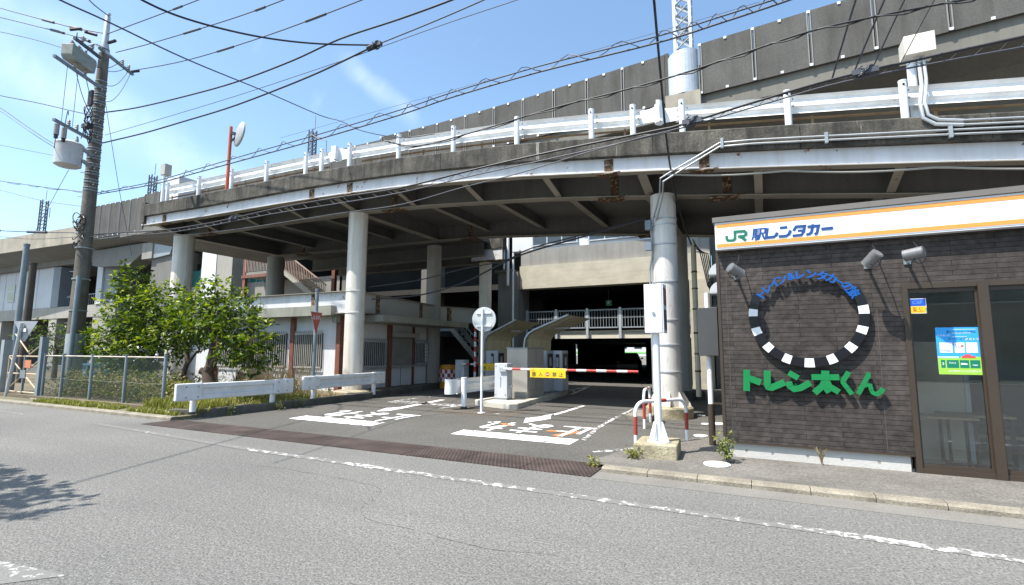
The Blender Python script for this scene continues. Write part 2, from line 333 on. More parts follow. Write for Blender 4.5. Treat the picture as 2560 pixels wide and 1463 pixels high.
def kids(o): return [c for c in COL.objects if c.parent is o]
def copy_tree(o, parent=None):
    c = o.copy(); COL.objects.link(c); c.parent = parent
    if parent is not None: c.matrix_parent_inverse = o.matrix_parent_inverse.copy()
    for ch in kids(o): copy_tree(ch, c)
    return c
def text_mb(mb, body, o, ax, ay, nrm, size, depth=.004, off=0., sx=1., sy=1., shear=0., center=True):
    """lettering as real thin solid; adds to an MB"""
    c = bpy.data.curves.new('t', 'FONT'); c.body = body; c.size = 1; c.offset = off; c.shear = shear; c.resolution_u = 3
    ob = bpy.data.objects.new('t', c); COL.objects.link(ob)
    dg = bpy.context.evaluated_depsgraph_get(); me = bpy.data.meshes.new_from_object(ob.evaluated_get(dg))
    xs = [v.co.x for v in me.vertices]; ys = [v.co.y for v in me.vertices]
    cx, cy = ((min(xs)+max(xs))/2, (min(ys)+max(ys))/2) if center else (0, 0)
    o = Vector(o); ax = Vector(ax); ay = Vector(ay); nrm = Vector(nrm)
    vs = [o + ax*((v.co.x-cx)*size*sx) + ay*((v.co.y-cy)*size*sy) for v in me.vertices]
    n = len(vs); fs = [tuple(p.vertices) for p in me.polygons]
    ec = {}
    for f in fs:
        for i in range(len(f)):
            a, b = f[i], f[(i+1) % len(f)]; k = (min(a, b), max(a, b)); ec.setdefault(k, []).append((a, b))
    side = [(a[0][0], a[0][1], a[0][1]+n, a[0][0]+n) for a in ec.values() if len(a) == 1]
    mb.add(vs + [v + nrm*depth for v in vs], [tuple(i+n for i in f) for f in fs] + side)
    bpy.data.objects.remove(ob); bpy.data.curves.remove(c); bpy.data.meshes.remove(me)
    return mb
X3, Y3, Z3 = Vector((1, 0, 0)), Vector((0, 1, 0)), Vector((0, 0, 1))
def lerp(tab, x):
    if x <= tab[0][0]: return tab[0][1]
    for (a, va), (b, vb) in zip(tab, tab[1:]):
        if x <= b: return va+(vb-va)*(x-a)/(b-a)
    (a, va), (b, vb) = tab[-2:]; return vb+(vb-va)/(b-a)*(x-b)
# ================================================================== GROUND
def sheet(name, poly, z, m, kind='structure'):
    mb = MB(); mb.add([(p[0], p[1], z) for p in poly], [tuple(range(len(poly)))])
    o = mb.build(name, m); tag(o, kind=kind)
    if o.data.polygons[0].normal.z < 0: o.data.flip_normals()
    return o
sheet('ground', [(-400, -400), (400, -400), (400, 400), (-400, 400)], -.012, m_road)
sheet('road', [(-90, -9), (60, -9), (60, 7.2), (-90, 7.2)], 0, m_road)
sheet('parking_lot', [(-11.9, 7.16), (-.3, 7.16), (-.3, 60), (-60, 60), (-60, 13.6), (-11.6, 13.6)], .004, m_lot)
# gutter strips and kerbs along the street
mb = MB(); mb.box(-2.02, 30, 6.35, 6.72, -.05, .006).build('gutter', m_gutter); tag(bpy.data.objects['gutter'], kind='structure')
mb = MB(); x = -2.0
while x < 20:
    mb.sweep([((x+.004, 0, 0), Y3, Z3), ((x+.596, 0, 0), Y3, Z3)], [(6.72, -.05), (6.72, .05), (6.745, .07), (6.88, .074), (6.88, -.05)]); x += .6
tag(mb.build('kerb', m_kerb), kind='structure')
mb = MB(); x = -60.
while x < -12.2:
    mb.sweep([((x+.004, 0, 0), Y3, Z3), ((x+.596, 0, 0), Y3, Z3)], [(6.98, -.05), (6.98, .06), (7.005, .085), (7.13, .088), (7.13, -.05)]); x += .6
tag(mb.build('kerb', m_kerb), kind='structure')
mb = MB(); mb.box(-60, -12.05, 7.13, 7.62, -.05, .07)
tag(mb.build('verge', mk('verge_soil', (.16, .15, .09), (.10, .09, .06), rough=.95, ns=2, speck=.4, sps=30)), kind='structure')
mb = MB(); mb.add([(-2.06, 6.88, .068), (30, 6.88, .068), (30, 8.62, .0), (-.62, 8.62, .007), (-.9, 10.5, .008), (-2.0, 8.9, .008), (-2.3, 7.4, .008)], [(0, 1, 2, 3, 4, 5, 6)])
tag(mb.build('pavement', m_walk), kind='structure')
# planted bed behind the lot kerb
KL = [(-12.62, 7.28), (-12.2, 7.5), (-11.85, 8.2), (-11.75, 9.0), (-11.7, 10.6), (-11.72, 12.0), (-11.85, 13.4)]
mb = MB()
def kerbrun(mb, pts, w, z0, z1):
    for i in range(len(pts)-1):
        a = Vector((*pts[i], 0)); b = Vector((*pts[i+1], 0)); d = (b-a).normalized(); n = Vector((-d.y, d.x, 0)); L = (b-a).length; k = max(1, round(L/.6))
        for j in range(k):
            p = a+d*(L*j/k+.003); q = a+d*(L*(j+1)/k-.003); h = z1+random.uniform(-.008, .008)
            mb.sweep([(p, n, Z3), (q, n, Z3)], [(0, z0), (0, h-.02), (.02, h), (w, h), (w, z0)])
kerbrun(mb, KL, .16, -.05, .2)
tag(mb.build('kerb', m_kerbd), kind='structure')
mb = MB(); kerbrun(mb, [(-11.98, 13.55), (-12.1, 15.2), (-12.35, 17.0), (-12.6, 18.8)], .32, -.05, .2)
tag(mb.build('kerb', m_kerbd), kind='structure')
m_soil = mk('planting_soil', (.11, .09, .06), (.17, .14, .09), rough=.95, ns=1.5, speck=.4, sps=25, bump=.8, bs=20)
bed = [(-12.1, 7.62), (-12.02, 8.2), (-11.9, 9), (-11.86, 10.6), (-11.88, 12), (-12.0, 13.45), (-12.3, 16), (-12.7, 18.9), (-40, 18.9), (-40, 7.62)]
mb = MB(); mb.prism(bed, (0, 0, -.04), X3, Y3, (0, 0, .2)); tag(mb.build('planting_bed', m_soil), kind='structure')
mb = MB(); mb.lathe((-12.5, 13.1, .15), [(.62, 0), (.62, .07), (.5, .11), (.36, .13)], 12)
tag(mb.build('mortar_pad', mk('mortar', (.40, .35, .26), (.28, .24, .17), rough=.95, ns=3, bump=.6, bs=15), None), 'rough pale mortar pad spread round the foot of the column beside the booth', 'mortar pad')
# painted markings
def paint(name, polys, m, z=.008):
    mb = MB()
    for i, p in enumerate(polys): mb.add([(q[0], q[1], z+.0004*(i % 9)) for q in p], [tuple(range(len(p)))])
    o = mb.build(name, m); tag(o, kind='structure')
    for f in o.data.polygons:
        if f.normal.z < 0: f.flip()
    return o
paint('edge_line', [[(-30, 6.02), (-30, 6.17), (-16.4, 6.1), (-16.4, 5.96)], [(-12.99, 5.95), (-12.99, 6.08), (-7.5, 5.70), (-7.5, 5.56)]], worn('faint_edge_line', (.74, .74, .72), ASPH, .30, .1, 8.), .004)
paint('edge_line', [[(-7.49, 5.56), (-7.49, 5.70), (9, 5.36), (9, 5.22)]], m_edge, .004)
paint('crossing_stripe', [[(-7.5, .55), (-4.75, 1.72), (-4.5, 2.0), (-7.5, 1.6)]], worn('worn_stripe', (.76, .76, .75), ASPH, .33, .16, 12.), .004)
paint('stop_line', [[(-10.0, 8.47), (-10.05, 9.03), (-7.58, 9.0), (-7.5, 8.42)], [(-5.45, 8.37), (-5.5, 8.92), (-3.06, 8.92), (-3.04, 8.37)]], m_paint, .009)
paint('lane_line', [[(-10.55, 12.9), (-10.47, 12.9), (-10.25, 18), (-12.0, 25.0), (-12.1, 25.0), (-10.36, 18)], [(-10.55, 12.5), (-10.55, 13.05), (-8.0, 13.0), (-8.0, 12.5)],
    [(-8.15, 11.9), (-8.03, 11.9), (-7.75, 13.5), (-7.87, 13.5)], [(-6.15, 11.3), (-6.04, 11.3), (-6.2, 14.5), (-6.3, 14.5)], [(-6.3, 14.51), (-6.2, 14.51), (-6.4, 18.4), (-6.52, 18.4)], [(-6.52, 18.41), (-6.4, 18.41), (-7.15, 22.9), (-7.3, 22.9)],
    [(-6.5, 18.6), (-6.42, 18.7), (-7.2, 20.2), (-7.32, 20.1)], [(-7.1, 19.2), (-6.98, 19.2), (-7.15, 22.9), (-7.3, 22.9)]], m_paintw)
paint('lane_line', [[(-3.02, 8.9), (-2.92, 8.9), (-3.12, 10.4), (-3.22, 10.4)], [(-3.22, 10.45), (-3.12, 10.45), (-3.2, 12), (-3.3, 12)], [(-3.3, 12.05), (-3.2, 12.05), (-3.25, 15), (-3.36, 15)], [(-2.55, 7.9), (-2.3, 8.05), (-1.95, 8.55), (-2.05, 8.6), (-2.4, 8.15)]], worn('dashed_worn_paint', (.78, .78, .76), LOT, .44, .05, 9.))
# arrows pointing out of the lot
def arrow(cx, s=1.):
    k = []
    for pts in ([(-.30, 11.15), (.02, 10.35), (.12, 10.75), (.30, 11.25), (.12, 11.7), (.0, 12.15), (-.08, 11.9), (-.08, 11.5)], [(.0, 12.18), (.14, 11.9), (.16, 12.9), (.04, 12.95)], [(.03, 13.0), (.15, 12.96), (.14, 14.35), (.03, 14.35)]):
        k.append([(cx+s*a, b) for a, b in pts])
    return k
paint('lane_arrow', arrow(-4.85), m_paint)
paint('lane_arrow', [[(-9.15, 10.5), (-8.95, 10.75), (-8.95, 11.2), (-9.05, 11.9), (-9.35, 11.4), (-9.45, 11.25)], [(-9.25, 11.6), (-9.05, 11.9), (-9.3, 13.95), (-9.48, 13.9)]], m_paint)
def stoptext(cx, m, tag_):
    mb = MB()
    GL = {'止': [[(.5, 1), (.5, .06)], [(.5, .56), (.88, .56)], [(.2, .68), (.2, .06)], [(.02, .06), (.98, .06)]],
          'ま': [[(.1, .82), (.9, .82)], [(.14, .56), (.86, .56)], [(.52, 1), (.52, .2), (.44, .07), (.26, .05), (.14, .14), (.2, .28), (.42, .29), (.9, .06)]],
          'れ': [[(.26, 1), (.26, .02)], [(.04, .74), (.42, .76), (.06, .26)], [(.2, .42), (.56, .80), (.70, .74), (.66, .3), (.74, .1), (.97, .24)]]}
    for ch, dx in (('れ', -.86), ('ま', 0), ('止', .86)):
        for P in GL[ch]:
            mb.stroke([(-p[0]*.74+.37, -p[1]*1.25+.62) for p in P], .092, (cx+dx, 9.72, .0045), X3, Y3, Z3*.006)
    tag(mb.build('painted_lettering', m), kind='structure')
stoptext(-8.78, worn('lettering_paint', (.8, .8, .78), LOT, .66, .05, 6.), 0); stoptext(-4.35, worn('patchy_lettering', (.8, .8, .78), LOT, .58, .05, 5.), 1)
paint('paint_patch', [[(-3.7, 9.05), (-3.5, 8.98), (-3.25, 9.7), (-3.4, 9.8)], [(-3.95, 9.5), (-3.5, 9.55), (-3.5, 9.7), (-3.95, 9.65)], [(-5.25, 10.0), (-4.95, 9.75), (-4.85, 9.85), (-5.15, 10.1)]], m_paintor, .0115)
# steel drain gratings, one plate after another
m_grate = brickmat('drain_grating', (.135, .097, .085), (.105, .077, .068), (.045, .034, .03), .06, .06, .018, rough=.65, bump=.8, axis='XY', nsc=2.)
gp = MB(); gp.box(-.495, .495, -.38, .38, -.04, .012)
g0 = gp.build('drain_grating', m_grate)
for i in range(10):
    o = g0 if i == 0 else g0.copy()
    if i: COL.objects.link(o)
    o.location = (-2.55-i, 6.78, .0)
    tag(o, ['rusty drain grating plate nearest the brown shop, ending the row', 'drain grating plate second from the shop end of the row', 'drain grating plate third from the shop end', 'drain grating plate fourth from the shop end', 'drain grating plate fifth from the shop end of the row', 'drain grating plate fifth from the fence end of the row', 'drain grating plate fourth from the fence end', 'drain grating plate third from the fence end', 'drain grating plate second from the fence end', 'drain grating plate at the fence end of the row'][i], 'drain grating', 'drain gratings across the car park entrance')
# manhole covers
def manhole(x, y, r, lab):
    mb = MB(); mb.lathe((x, y, .012), [(r, 0), (r, .014), (r*.97, .018)], 28)
    for k in range(14):
        a = random.random()*6.3; q = r*.7*math.sqrt(random.random()); mb.lathe((x+q*math.cos(a), y+q*math.sin(a), .0302), [(.012, 0), (.012, .003)], 6)
    tag(mb.build('manhole_cover', mk('cover_white', (.72, .71, .66), (.6, .59, .54), rough=.7, ns=8, speck=.25, sps=40)), lab, 'manhole cover', 'white round covers in the pavement')
manhole(-.66, 7.85, .18, 'largest white round manhole cover, set in the pavement beside the green weed')
manhole(-1.13, 10.3, .13, 'white round cover between the grey cabinet pole and the red and white hoop')
manhole(-1.2, 12.0, .10, 'smaller of the two touching white round covers by the conduit pole foot')
manhole(-.98, 12.15, .16, 'white round cover right under the conduit pole beside the shop wall')
manhole(-1.45, 13.5, .1, 'small white round cover in the shade behind the steel column foot')

rc = random.Random(8); m_crack = mk('crack_tar', (.05, .049, .047), rough=.8, ns=3)
mb = MB()
for x, y, a, n in ((-6.5, 4.9, .25, 26), (-1.5, 3.9, 2.9, 20), (-13, 4.6, -.1, 30)):
    P = []
    for k in range(n): P.append((x, y)); a += rc.uniform(-.45, .45); x += .16*math.cos(a); y += .10*math.sin(a)
    for (xa, ya), (xb, yb) in zip(P, P[1:]): d = rc.uniform(.001, .0035); mb.add([(xa, ya-d, .0022), (xb, yb-d, .0022), (xb, yb+d, .0022), (xa, ya+d, .0022)], [(0, 1, 2, 3)])
o = mb.build('road_crack', m_crack); tag(o, kind='structure')
for f in o.data.polygons:
    if f.normal.z < 0: f.flip()
sheet('lot_patch', [(-7.9, 11.0), (-5.6, 10.9), (-5.5, 12.4), (-7.7, 12.6)], .0062, mk('brown_patch_asphalt', (.125, .108, .088), (.10, .088, .074), rough=.9, ns=1.2, speck=.4, sps=50, spec=.15))
# ================================================================== CAR RAMP
ZB = [(-32, 6.85), (-23, 6.8), (-19.4, 6.72), (-14.9, 6.68), (-12.1, 6.63), (-9.65, 6.53), (-5.7, 6.24), (-3.4, 5.98), (-1.5, 5.76), (.87, 5.46), (3.45, 5.12), (10, 4.2), (20, 2.8)]
zb = lambda x: lerp(ZB, x)
RX0, RX1 = -23.1, 16.0
def xs_(a, b, st=.8):
    n = max(1, int(round((b-a)/st))); return [a+(b-a)*i/n for i in range(n+1)]
ramp = empty('car_ramp', (-3, 13, 0), 'grey steel car park ramp on round columns passing over the entrance and behind the shop', 'ramp')
def swx(mb, a, b, prof, st=.8):
    return mb.sweep([((x, 0, zb(x)), Y3, Z3) for x in xs_(a, b, st)], prof)
YO, YI = 11.82, 19.4
# deck slab and concrete edge
mb = MB(); swx(mb, RX0, RX1, [(YO+.12, .36), (YI-.12, .36), (YI-.12, .55), (YO+.12, .55)])
mb.box(RX0-5.5, RX0, 13.5, 21.9, zb(RX0)+.36, zb(RX0)+.55); mb.build('deck', m_soffit, ramp)
mb = MB(); a = RX0
while a < RX1:
    b = min(a+3.0, RX1); swx(mb, a+.006, b-.006, [(YO-.15, .37), (YO-.15, .84), (YO-.12, .87), (YO+.24, .88), (YO+.24, .37)], .75); a = b
mb.build('edge_kerb', m_concd, ramp)
mb = MB(); swx(mb, RX0, RX1, [(YI-.24, .37), (YI-.24, .97), (YI+.1, .97), (YI+.1, .37)]); mb.box(RX0-.25, RX0-.003, YO-.1, 13.6, zb(RX0)+.1, zb(RX0)+.97); mb.build('edge_kerb', m_concd, ramp)
# white outer channel beam
mb = MB(); swx(mb, RX0, RX1, [(YO, 0), (YO, .36), (YO+.015, .36), (YO+.015, .012), (YO+.12, .012), (YO+.12, 0), (YO-.09, -.012), (YO-.09, 0)])
mb.mat(1); swx(mb, RX0, RX1, [(YO-.092, -.03), (YO-.092, -.014), (YO+.16, -.014), (YO+.16, -.03)])
mb.build('outer_beam', [m_girderw, m_flange], ramp)
mb = MB(); swx(mb, RX0, RX1, [(YI, 0), (YI, .36), (YI-.03, .36), (YI-.03, 0)]); mb.build('outer_beam', m_girderw, ramp)
mb = MB(); mb.box(-23.2, -11.6, YI+.15, 22.9, 6.75, 6.95); mb.build('deck', m_soffit, ramp)
mb = MB(); mb.box(-12.6, -10.9, 20.95, 21.0, 5.9, 6.45); mb.mat(1); mb.box(-12.75, -10.8, 20.85, 21.15, 5.86, 5.895); mb.mat(2); mb.box(-12.7, -10.85, 20.9, 21.3, 6.46, 6.95); mb.build('outer_beam', [m_girderw, m_rust, m_concd], ramp)
for yg in (20.6, 22.6):
    mb = MB(); mb.box(-23, -11.7, yg-.012, yg+.012, 6.1, 6.749); mb.mat(1); mb.box(-23, -11.7, yg-.17, yg+.17, 6.07, 6.099); mb.build('main_girder', [m_steel, m_flange], ramp)
# main girders
for yg in (13.1, 18.0):
    mb = MB(); swx(mb, RX0, RX1, [(yg-.012, -.27), (yg-.012, .36), (yg+.012, .36), (yg+.012, -.27)])
    mb.mat(1); swx(mb, RX0, RX1, [(yg-.17, -.295), (yg-.17, -.27), (yg+.17, -.27), (yg+.17, -.295)])
    mb.build('main_girder', [m_steel, m_flange], ramp)
# cross beams with tapered cantilever ends
cx = -22.6
while cx < 12:
    z = zb(cx); big = any(abs(cx-q) < .35 for q in (-22.35, -12.5, -2.1)); mb = MB()
    if big:
        mb.box(cx-.012, cx+.012, 13.12, 17.98, z-.26, z+.355); mb.mat(1); mb.box(cx-.15, cx+.15, 13.28, 17.82, z-.29, z-.262); mb.mat(0)
    else:
        mb.box(cx-.012, cx+.012, 13.12, 17.98, z-.02, z+.355); mb.mat(1); mb.box(cx-.1, cx+.1, 13.13, 17.97, z-.045, z-.022); mb.mat(0)
    for y0, y1 in ((13.08, YO+.18), (18.02, YI-.18)):
        mb.mat(0); mb.prism([(y0, -.262), (y0, .355), (y1, .355), (y1, .0)], (cx-.01, 0, z), Y3, Z3, (.02, 0, 0))
        mb.mat(1); mb.bar((cx, y0, z-.272), (cx, y1, z-.012), .22 if big else .17, .018)
    mb.build('cross_beam', [m_steel, m_flange], ramp); cx += 2.52
# splice plates
for sx_ in (-21.8, -13.4, -11.7, -3.2, -1.0, 8.):
    mb = MB(); z = zb(sx_)
    mb.box(sx_-.11, sx_+.11, YO-.02, YO-.002, z+.03, z+.33); mb.box(sx_-.3, sx_+.3, YO-.11, YO+.17, z-.055, z-.032)
    for k in range(6):
        for q in (-.055, .055): mb.cyl((sx_+q, YO-.02, z+.06+k*.048), (sx_+q, YO-.034, z+.06+k*.048), .012, n=6)
    mb.build('splice_plate', m_rust, ramp)
for sx_ in (-20.8, -10.9, -3.4, -.6):
    for yg in (13.1, 18.0):
        mb = MB(); z = zb(sx_); mb.box(sx_-.42, sx_+.42, yg-.18, yg+.18, z-.325, z-.298); mb.box(sx_-.1, sx_+.1, yg-.035, yg-.014, z-.2, z+.3)
        for k in range(8):
            for q in (-.12, .12): mb.cyl((sx_-.37+k*.105, yg+q, z-.325), (sx_-.37+k*.105, yg+q, z-.345), .016, n=6)
        mb.build('splice_plate', m_rust, ramp)
# columns
def column(x, y, r, z0, ztop, m, bands=(), lab=None):
    mb = MB(); mb.cyl((x, y, z0), (x, y, ztop), r, n=32)
    c = mb.build('column', m, ramp, smooth=True)
    if lab: c['label'] = lab
    for z in bands:
        q = MB(); q.lathe((x, y, z-.02), [(r+.004, 0), (r+.018, .005), (r+.018, .035), (r+.004, .04)], 32); q.build('band', m_galv if r < .32 else m_column, c, smooth=True)
    return c
column(-22.35, 13.0, .40, 0, zb(-22.35)-.296, m_column)
c2_ = column(-12.5, 13.1, .325, .1, zb(-12.5)-.296, m_column, (2.86, 3.6), 'white round column beside the booth')
c3_ = column(-2.12, 12.95, .31, .1, zb(-2.12)-.296, m_col3, (1.1, 1.75, 2.35, 3.3, 4.25, 4.75, 4.9), 'rust streaked white column by the shop')
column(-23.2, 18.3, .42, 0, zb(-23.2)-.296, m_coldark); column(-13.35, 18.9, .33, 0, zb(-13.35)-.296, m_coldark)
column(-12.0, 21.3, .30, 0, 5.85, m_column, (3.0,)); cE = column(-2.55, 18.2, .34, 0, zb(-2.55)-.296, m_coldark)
# gusset ribs + footing of the near column
mb = MB(); mb.box(-2.62, -1.62, 12.45, 13.45, -.02, .3)
q = MB(); q.lathe((-2.12, 12.95, -.02), [(.56, 0), (.56, .26), (.52, .3)], 28); q.build('footing', m_block, c3_, smooth=True)
for a in range(8):
    mb = MB()
    t = a*math.pi/4+.2; d = Vector((math.cos(t), math.sin(t), 0))
    mb.prism([(.3, .28), (.5, .28), (.5, .33), (.33, .62), (.3, .62)], Vector((-2.12, 12.95, 0))-d.cross(Z3)*.008, d, Z3, d.cross(Z3)*.016); mb.build('base_rib', m_column, c3_)
q = MB(); q.lathe((-2.55, 18.2, -.02), [(.75, 0), (.75, .26), (.7, .3)], 24); q.build('footing', m_concd, cE, smooth=True)
# bracing beams low between the columns
def ibeam(p, q, h, wd, m, m2, name='brace_beam'):
    p = Vector(p); q = Vector(q); mb = MB(); mb.bar(p, q, .025, h-.04)
    mb.mat(1)
    for s_ in (-1, 1): mb.bar(p+Z3*(s_*(h/2-.01)), q+Z3*(s_*(h/2-.01)), wd, .02)
    mb.mat(2)
    d = (q-p).normalized(); nn = d.cross(Z3)
    for f in (.18, .8):
        c = p+(q-p)*f; mb.bar(c-d*.12, c+d*.12, .07, h-.1)
    return mb.build(name, [m, m2, m_rust], ramp)
ibeam((-12.84, 13.12, 3.25), (-21.9, 13.05, 3.25), .78, .3, m_girderw, m_flange)
ibeam((-12.52, 13.44, 3.25), (-13.2, 18.6, 3.25), .72, .3, mk('dull_white_steel', (.42, .41, .38), (.34, .33, .30), rough=.6, ns=1, rust=.2), m_flange)
ibeam((-13.2, 19.2, 3.25), (-12.2, 21.9, 3.25), .72, .3, bpy.data.materials['dull_white_steel'], m_flange)
# rusty pipe rail on the deck
for a, b in ((-22.7, -13.2), (-11.7, -2.7), (-1.3, 15.5)):
    mb = MB(); mb.tube([(x, 12.32, zb(x)+1.25) for x in xs_(a, b, .8)], .03, 8)
    x = a+.4
    while x < b: mb.bar((x, 12.32, zb(x)+.8), (x, 12.32, zb(x)+1.31), .05, .03); x += 2.1
    mb.build('pipe_rail', mk('rusty_pipe', (.42, .30, .18), (.30, .18, .10), rough=.8, ns=4, rust=.25), ramp)
m_cond = mk('conduit_zinc', (.40, .42, .43), (.30, .31, .32), rough=.5, metal=.3, ns=3)
# conduits clipped to the kerb face at the right, bending down to the column
def condpath(dz, dx=0):
    p = [(x, YO-.2, zb(x)+.55+dz) for x in xs_(14., -.45, -.7)] if False else []
    x = 14.
    while x > -.55: p.append((x, YO-.2, zb(x)+.55+dz)); x -= .7
    return p + [(-.65, YO-.2, zb(-.65)+.52+dz), (-.95, YO-.16, zb(-.9)+.36+dz), (-1.75+dx, YO-.17, zb(-1.75)-.12+dz), (-1.95+dx, YO-.13, zb(-1.9)-.22+dz), (-2.05+dx, 12.1, zb(-2)-.5+dz), (-2.32+dx, 12.7, zb(-2)-.9+dz), (-2.4+dx, 12.72, 4.6+dz), (-2.36+dx, 12.74, 4.1), (-2.46+dx, 12.78, 3.6), (-2.46+dx, 12.8, .6)]
for k, (dz, dx) in enumerate(((0, 0), (-.085, .06))):
    mb = MB(); mb.tube(condpath(dz, dx), .021, 8); mb.build('conduit', m_cond, ramp, smooth=True)
for k in range(2):
    mb = MB(); mb.tube([(14-.7*q, YO-.2, zb(14-.7*q)+.64+.085*k) for q in range(16)], .021, 8); mb.build('conduit', m_cond, ramp, smooth=True)
for x in (-.6, 1.35, 3.3, 5.3, 8): mb = MB(); mb.box(x-.03, x+.03, YO-.24, YO-.15, zb(x)+.40, zb(x)+.62); mb.build('conduit_clip', m_galvd, ramp)
mb = MB(); mb.box(-2.52, -2.38, 12.6, 12.74, 4.62, 4.86); mb.build('junction_box', m_bluegrey, ramp)
mb = MB(); mb.box(-2.53, -2.38, 12.6, 12.74, 4.1, 4.3); mb.build('junction_box', m_machine, ramp)
# loose cable slung along the underside
mb = MB(); pts = []
for x in xs_(-1.9, 10, .25): pts.append((x, YO-.02, zb(x)-.1-.06*abs(math.sin((x+1.9)*1.25))))
mb.tube(pts, .022, 6); mb.build('slung_cable', mk('grey_conduit_pvc', (.35, .34, .30), rough=.6), ramp, smooth=True)

# ---- guardrails on the ramp
WPROF = [(0, .205), (-.085, .15), (-.085, .085), (-.014, .035), (-.014, -.035), (-.085, -.085), (-.085, -.15), (0, -.205), (.008, -.205), (-.076, -.145), (-.076, -.09), (-.005, -.035), (-.005, .035), (-.076, .09), (-.076, .145), (.008, .205)]
def ramp_rail(x0, x1, posts, lab, endL, endR):
    g = empty('guardrail', (x0, 12.0, zb(x0)+.9), lab, 'guardrail', 'white guardrails on the ramp edge')
    mb = MB(); mb.sweep([((x, 12.09, zb(x)+1.48), -Y3, Z3) for x in xs_(x0, x1, .7)], WPROF); mb.build('rail', m_railwhite, g)
    for x in posts:
        z = zb(x); mb = MB(); mb.cyl((x, 11.9, z+.86), (x, 11.9, z+1.7), .07, n=16); mb.cyl((x, 11.9, z+1.7), (x, 11.9, z+1.72), .075, n=16)
        p = mb.build('post', m_white, g, smooth=True); q = MB()
        for dz in (1.4, 1.56):
            for dx in (-.11, .11): q.cyl((x+dx, 12.0, z+dz), (x+dx, 12.03, z+dz), .02, n=8)
            q.cyl((x, 11.82, z+1.62), (x, 11.835, z+1.62), .022, n=8)
        q.build('bolt', m_galvd, p)
    for e, sg in ((x0, -1 if endL else 0), (x1, 1 if endR else 0)):
        if sg:
            z = zb(e)+1.48; mb = MB(); fr = [((e-sg*.1, 12.08), 0), ((e+sg*.12, 12.08), .0), ((e+sg*.26, 12.05), .4)]
            for q in range(9):
                a = q*math.pi/8; fr.append(((e+sg*(.33+.13*math.sin(a)), 11.92+.13*math.cos(a)), a))
            hh = [.17, .17, .19]+[.23]*9; pr = []
            vs = []
            for (p, a), h_ in zip(fr, hh): vs += [(p[0], p[1], z-h_), (p[0], p[1], z+h_)]
            n_ = len(fr); mb.add(vs, [(2*k, 2*k+1, 2*k+3, 2*k+2) for k in range(n_-1)])
            mb.build('end_cap', m_white, g, smooth=True)
ramp_rail(-22.4, -12.9, [-21.9, -19.8, -17.8, -15.85, -13.85, -13.1], 'white guardrail on the ramp beside the orange mirror pole', False, True)
ramp_rail(-12.05, -2.35, [-11.85, -9.83, -7.82, -5.76, -3.65, -2.6], 'white guardrail on the ramp between its two gaps', True, True)
ramp_rail(-1.62, 15.5, [-1.45, .72, 2.72, 4.7, 6.7, 8.7, 10.7], 'white guardrail on the ramp above the shop, with the cream box behind it', True, False)
# convex traffic mirror
g = empty('traffic_mirror', (-18.05, 12.0, zb(-18)+.5), 'round convex traffic mirror on an orange pole on the ramp', 'traffic mirror')
mb = MB(); mb.cyl((-18.12, 11.95, 7.3), (-18.12, 11.95, 10.2), .06, n=12); mb.build('pole', m_orange, g, smooth=True)
n_ = Vector((.3, .95, -.12)).normalized(); c_ = Vector((-17.72, 12.02, 9.86))
u_ = n_.cross(Z3).normalized(); v_ = u_.cross(n_)
mb = MB(); prof = [(.0, -.10), (.28, -.08), (.45, -.03), (.5, .0), (.5, .05), (.46, .07), (.3, .1), (0, .12)]
for i in range(len(prof)-1):
    for k in range(28):
        vs = []
        for (r_, h_), kk in ((prof[i], k), (prof[i], k+1), (prof[i+1], k+1), (prof[i+1], k)):
            a = 2*math.pi*kk/28; vs.append(c_+u_*(r_*math.cos(a))+v_*(r_*math.sin(a))+n_*h_)
        mb.mat(1 if i > 3 else 0); mb.add(vs, [(0, 1, 2, 3)])
mb.build('mirror', [mk('mirror_back', (.36, .37, .38), rough=.5), flat('mirror_face', (.7, .72, .75), .03, 1.)], g)
mb = MB(); mb.bar((-18.12, 11.95, 9.95), (-17.82, 11.95, 9.85), .06, .12); mb.bar((-18.12, 11.95, 9.6), (-17.82, 11.95, 9.7), .06, .06); mb.build('bracket', m_blackp, g)
# speed camera style box on a post above the rail, right
g = empty('junction_box', (2.95, 12.05, 5.9), 'cream equipment box on a short post above the ramp guardrail', 'equipment box')
mb = MB(); mb.cyl((2.98, 12.3, zb(2.98)+.6), (2.98, 12.3, 7.55), .08, n=14); mb.build('post', m_white, g, smooth=True)
mb = MB(); mb.box(2.84, 3.34, 12.05, 12.5, 7.52, 7.93); mb.build('housing', mk('cream_box', (.74, .70, .60), rough=.5), g, bevel=.012)
mb = MB(); mb.tube([(3.08, 12.2, 7.5), (3.08, 12.15, 7.0), (2.98, 11.75, 6.7), (2.9, 11.62, 6.3), (2.92, 11.62, 6.0), (3.1, 11.62, 5.84), (3.5, 11.62, 5.75)], .035, 8); mb.tube([(3.16, 12.2, 7.5), (3.16, 12.15, 7.0), (3.05, 11.75, 6.7), (2.97, 11.62, 6.3), (3.0, 11.62, 6.05), (3.15, 11.62, 5.92), (3.5, 11.62, 5.835)], .03, 8); mb.build('conduit', m_galv, g, smooth=True)
# white cabinet at the far left end of the ramp
g = empty('signal_cabinet', (-23.6, 13.2, 7.7), 'white cabinet with a small horn speaker where the ramp ends', 'cabinet')
mb = MB(); mb.box(-24.0, -23.1, 13.0, 13.7, zb(-23)+.5, 9.35); mb.build('housing', mk('pale_cabinet', (.62, .63, .65), rough=.5), g, bevel=.01)
mb = MB(); mb.cyl((-24.3, 13.0, zb(-23)+.3), (-24.3, 13.0, 10.0), .07, n=10); mb.build('pole', m_white, g)
mb = MB(); mb.box(-24.45, -24.1, 12.9, 13.2, 9.55, 10.05); mb.build('speaker', m_cabinet, g)
